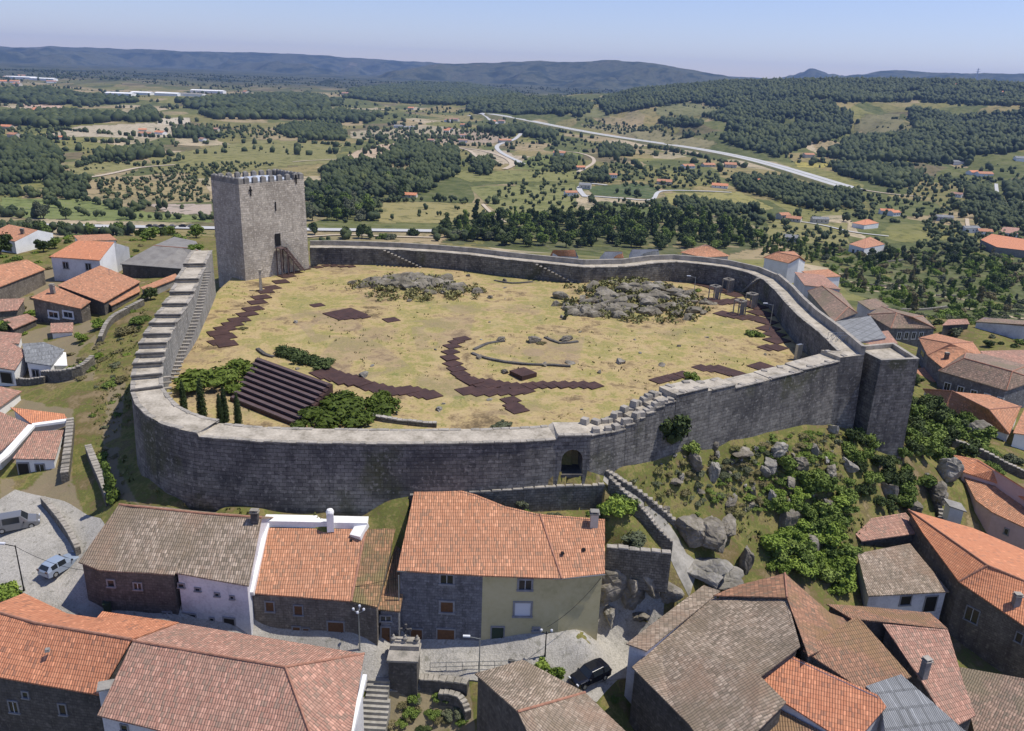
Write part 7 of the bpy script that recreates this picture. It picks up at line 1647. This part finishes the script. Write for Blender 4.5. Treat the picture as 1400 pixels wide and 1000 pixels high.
FH = [(968,228,'white farmhouse with orange roof under the long road, centre right'),(940,230,'pale small building left of the white farmhouse under the long road'),(998,229,'low orange-roofed farmhouse right of the white one under the long road'),
 (1040,255-3,'white farmhouse by the bend of the lane right of the bare track'),(984,257,'long pale outbuilding on the lane left of the bend'),(908,252,'brown-roofed barn cluster at the left end of the lane'),(560,270,'small ochre house with pale yard between wood and ochre field'),
 (1070,300,'white house on the lane near the pale field, left of two'),(1085,303,'white house on the lane near the pale field, right of two'),(1120,305,'dark-roofed cabin on the lane'),(1105,215,'tiny white house at the foot of the wooded hill'),(1345,240,'red roof cluster on the right plain, left part'),(1332,238,'white wall cluster on the right plain'),
 (1345,335-15,'far red-roofed house up on the right'),(1080,330,'grey house among the trees beyond the back wall corner'),(1395,220,'blue roofed shed at the right edge'),(1310,224,'pale shed on the right plain below the woods'),(220,184,'white farmhouse with long wall in the left plain'),(200,186,'pale barn beside the white farmhouse in the left plain'),
 (10,176,'pale house at the far left of the plain'),(20,188,'small white house at the left edge of the plain'),(50,150,'orange earth-coloured farm on the far left plain'),(765,213,'white walled cottage right of the pale track'),(800,258,'cottage at the lane corner left of the dark field'),(780,268,'cottages on the near lane corner'),
 (545,175,'grey house in the middle of the valley floor'),(560,176,'grey house next to it on the valley floor'),(690,195,'farmhouse at the bend of the track, centre'),(1375,128,'pinkish house on the right ridge top'),(1340,117,'white house on the right ridge skyline'),(1310,118,'small cottage on the right ridge skyline'),(1395,122,'house at the right end of the ridge'),(1290,302,'small shed with grey roof in the right gardens'),(1325,318,'white shed near the garden lane')]
for px, py, lb in FH:
    q = G(px, py, True); s = max(1, q.length/900); far_house(px, py, random.uniform(11, 17)*min(s, 1.7), random.uniform(7, 9)*min(s, 1.5), random.uniform(3.2, 5.5), random.uniform(-.5, .5), 'fibro' if any(w in lb for w in ('grey','dark','blue','shed')) else random.choice(('t_salmon','t_new')), 'whitegrey' if 'grey' in lb else ('cream' if random.random() < .4 else 'white'), lb)
for px, py, w, lb in ((165,131,90,'leftmost long white factory hall on the far plain'),(195,130,70,'second white factory hall on the far plain'),(230,131,80,'third white factory hall on the far plain'),(285,127,130,'wide pale factory hall on the far plain, rightmost'),(262,132,90,'low pale hall between the factory halls'),(30,108,140,'pale buildings of a far town at the left edge'),(60,110,110,'second pale block of the far town at the left')):
    far_house(px, py, w, 40, 8, 0, 'concrete' if 'low' in lb else 'white', 'white', lb, 'factory', 'factory halls on the far plain', 'factory_hall', .08)
random.seed(33)
for i in range(40):
    px, py = random.choice([(random.uniform(0, 130), random.uniform(104, 122)), (random.uniform(300, 480), random.uniform(126, 142)), (random.uniform(560, 700), random.uniform(150, 200)), (random.uniform(700, 1400), random.uniform(225, 300)), (random.uniform(0, 300), random.uniform(150, 200))])
    q = G(px, py, True); s = min(2.5, max(1, q.length/1500)); far_house(px, py, random.uniform(10, 16)*s, 8*s, 4.5*s**.5, random.uniform(-.8, .8), random.choice(('t_salmon','t_new','t_mixed')), random.choice(('white','cream')), 'tiny pale house in the %s, %s' % ('far town' if py < 124 else 'distant plain' if py < 200 else 'near valley', ('far left','left','centre left','centre right','right','far right')[min(5, int(px/234))]), 'house', 'tiny scattered houses of the valley', 'farmhouse')
# electricity pylon on the far right ridge and vehicles on the highways
q = G(1334, 112, True); m = MB(); hq = 120
for s in (-1, 1): m.bar(q+Vector((s*10,0,-10)), q+Vector((0,0,hq)), 4)
m.bar(q+Vector((-22,0,hq*.75)), q+Vector((22,0,hq*.75)), 3); m.bar(q+Vector((-16,0,hq*.9)), q+Vector((16,0,hq*.9)), 3); tag(m.build('pylon', M['steel']), 'thin mast standing on the far right ridge against the sky', 'mast')
q = min((Vector(v.co) for v in MW.data.vertices), key=lambda v: (proj(v.x, v.y, v.z)[0]-1066)**2+(proj(v.x, v.y, v.z)[1]-234)**2); m = MB(); m.box(q+Vector((0,0,1.8)), 15, 3, 3.6, R(-35)); m.box(q+Vector((8,-5,1.6)), 3.2, 2.8, 3.0, R(-35)); o = m.build('lorry', M['white']); tag(o, 'white lorry driving on the long diagonal highway', 'lorry')
for i, px in enumerate((205,213,222,236,250,262)):
    q = G(px, 312, True); m = MB(); m.box(q+Vector((0,0,1.2)), 5.5, 2.2, 1.0, 0); m.box(q+Vector((0,0,2.1)), 3.2, 2.0, .9, 0, 0, None, .8); tag(m.build('highway_car', M['slab'] if i % 2 else M['dark']), 'tiny car on the near highway behind the grey hall', 'car', 'cars on the near highway')
# ------------------------------------------------------------------ air
bm = bmesh.new(); bmesh.ops.create_cube(bm, size=1); me = bpy.data.meshes.new('haze'); bm.to_mesh(me); bm.free()
hz_ = bpy.data.objects.new('haze', me); COL.objects.link(hz_); zl = float(GZ.min())-3; zt = float(GZ.max())+60
hz_.scale = (26000, 16300, zt-zl); hz_.location = (0, 7900, (zt+zl)/2)
hm = bpy.data.materials.new('haze_air'); hm.use_nodes = True; ht = hm.node_tree; ht.nodes.clear(); ou = ht.nodes.new('ShaderNodeOutputMaterial'); pv = ht.nodes.new('ShaderNodeVolumePrincipled')
pv.inputs['Color'].default_value = (.34, .53, 1, 1); pv.inputs['Density'].default_value = 4.8e-5; pv.inputs['Anisotropy'].default_value = .1
ht.links.new(pv.outputs[0], ou.inputs['Volume']); me.materials.append(hm); hz_.visible_shadow = True; tag(hz_, 'pale blue haze filling the valley air', 'haze', kind='stuff')
print('z range', zl, zt, 'objects', len(bpy.data.objects))
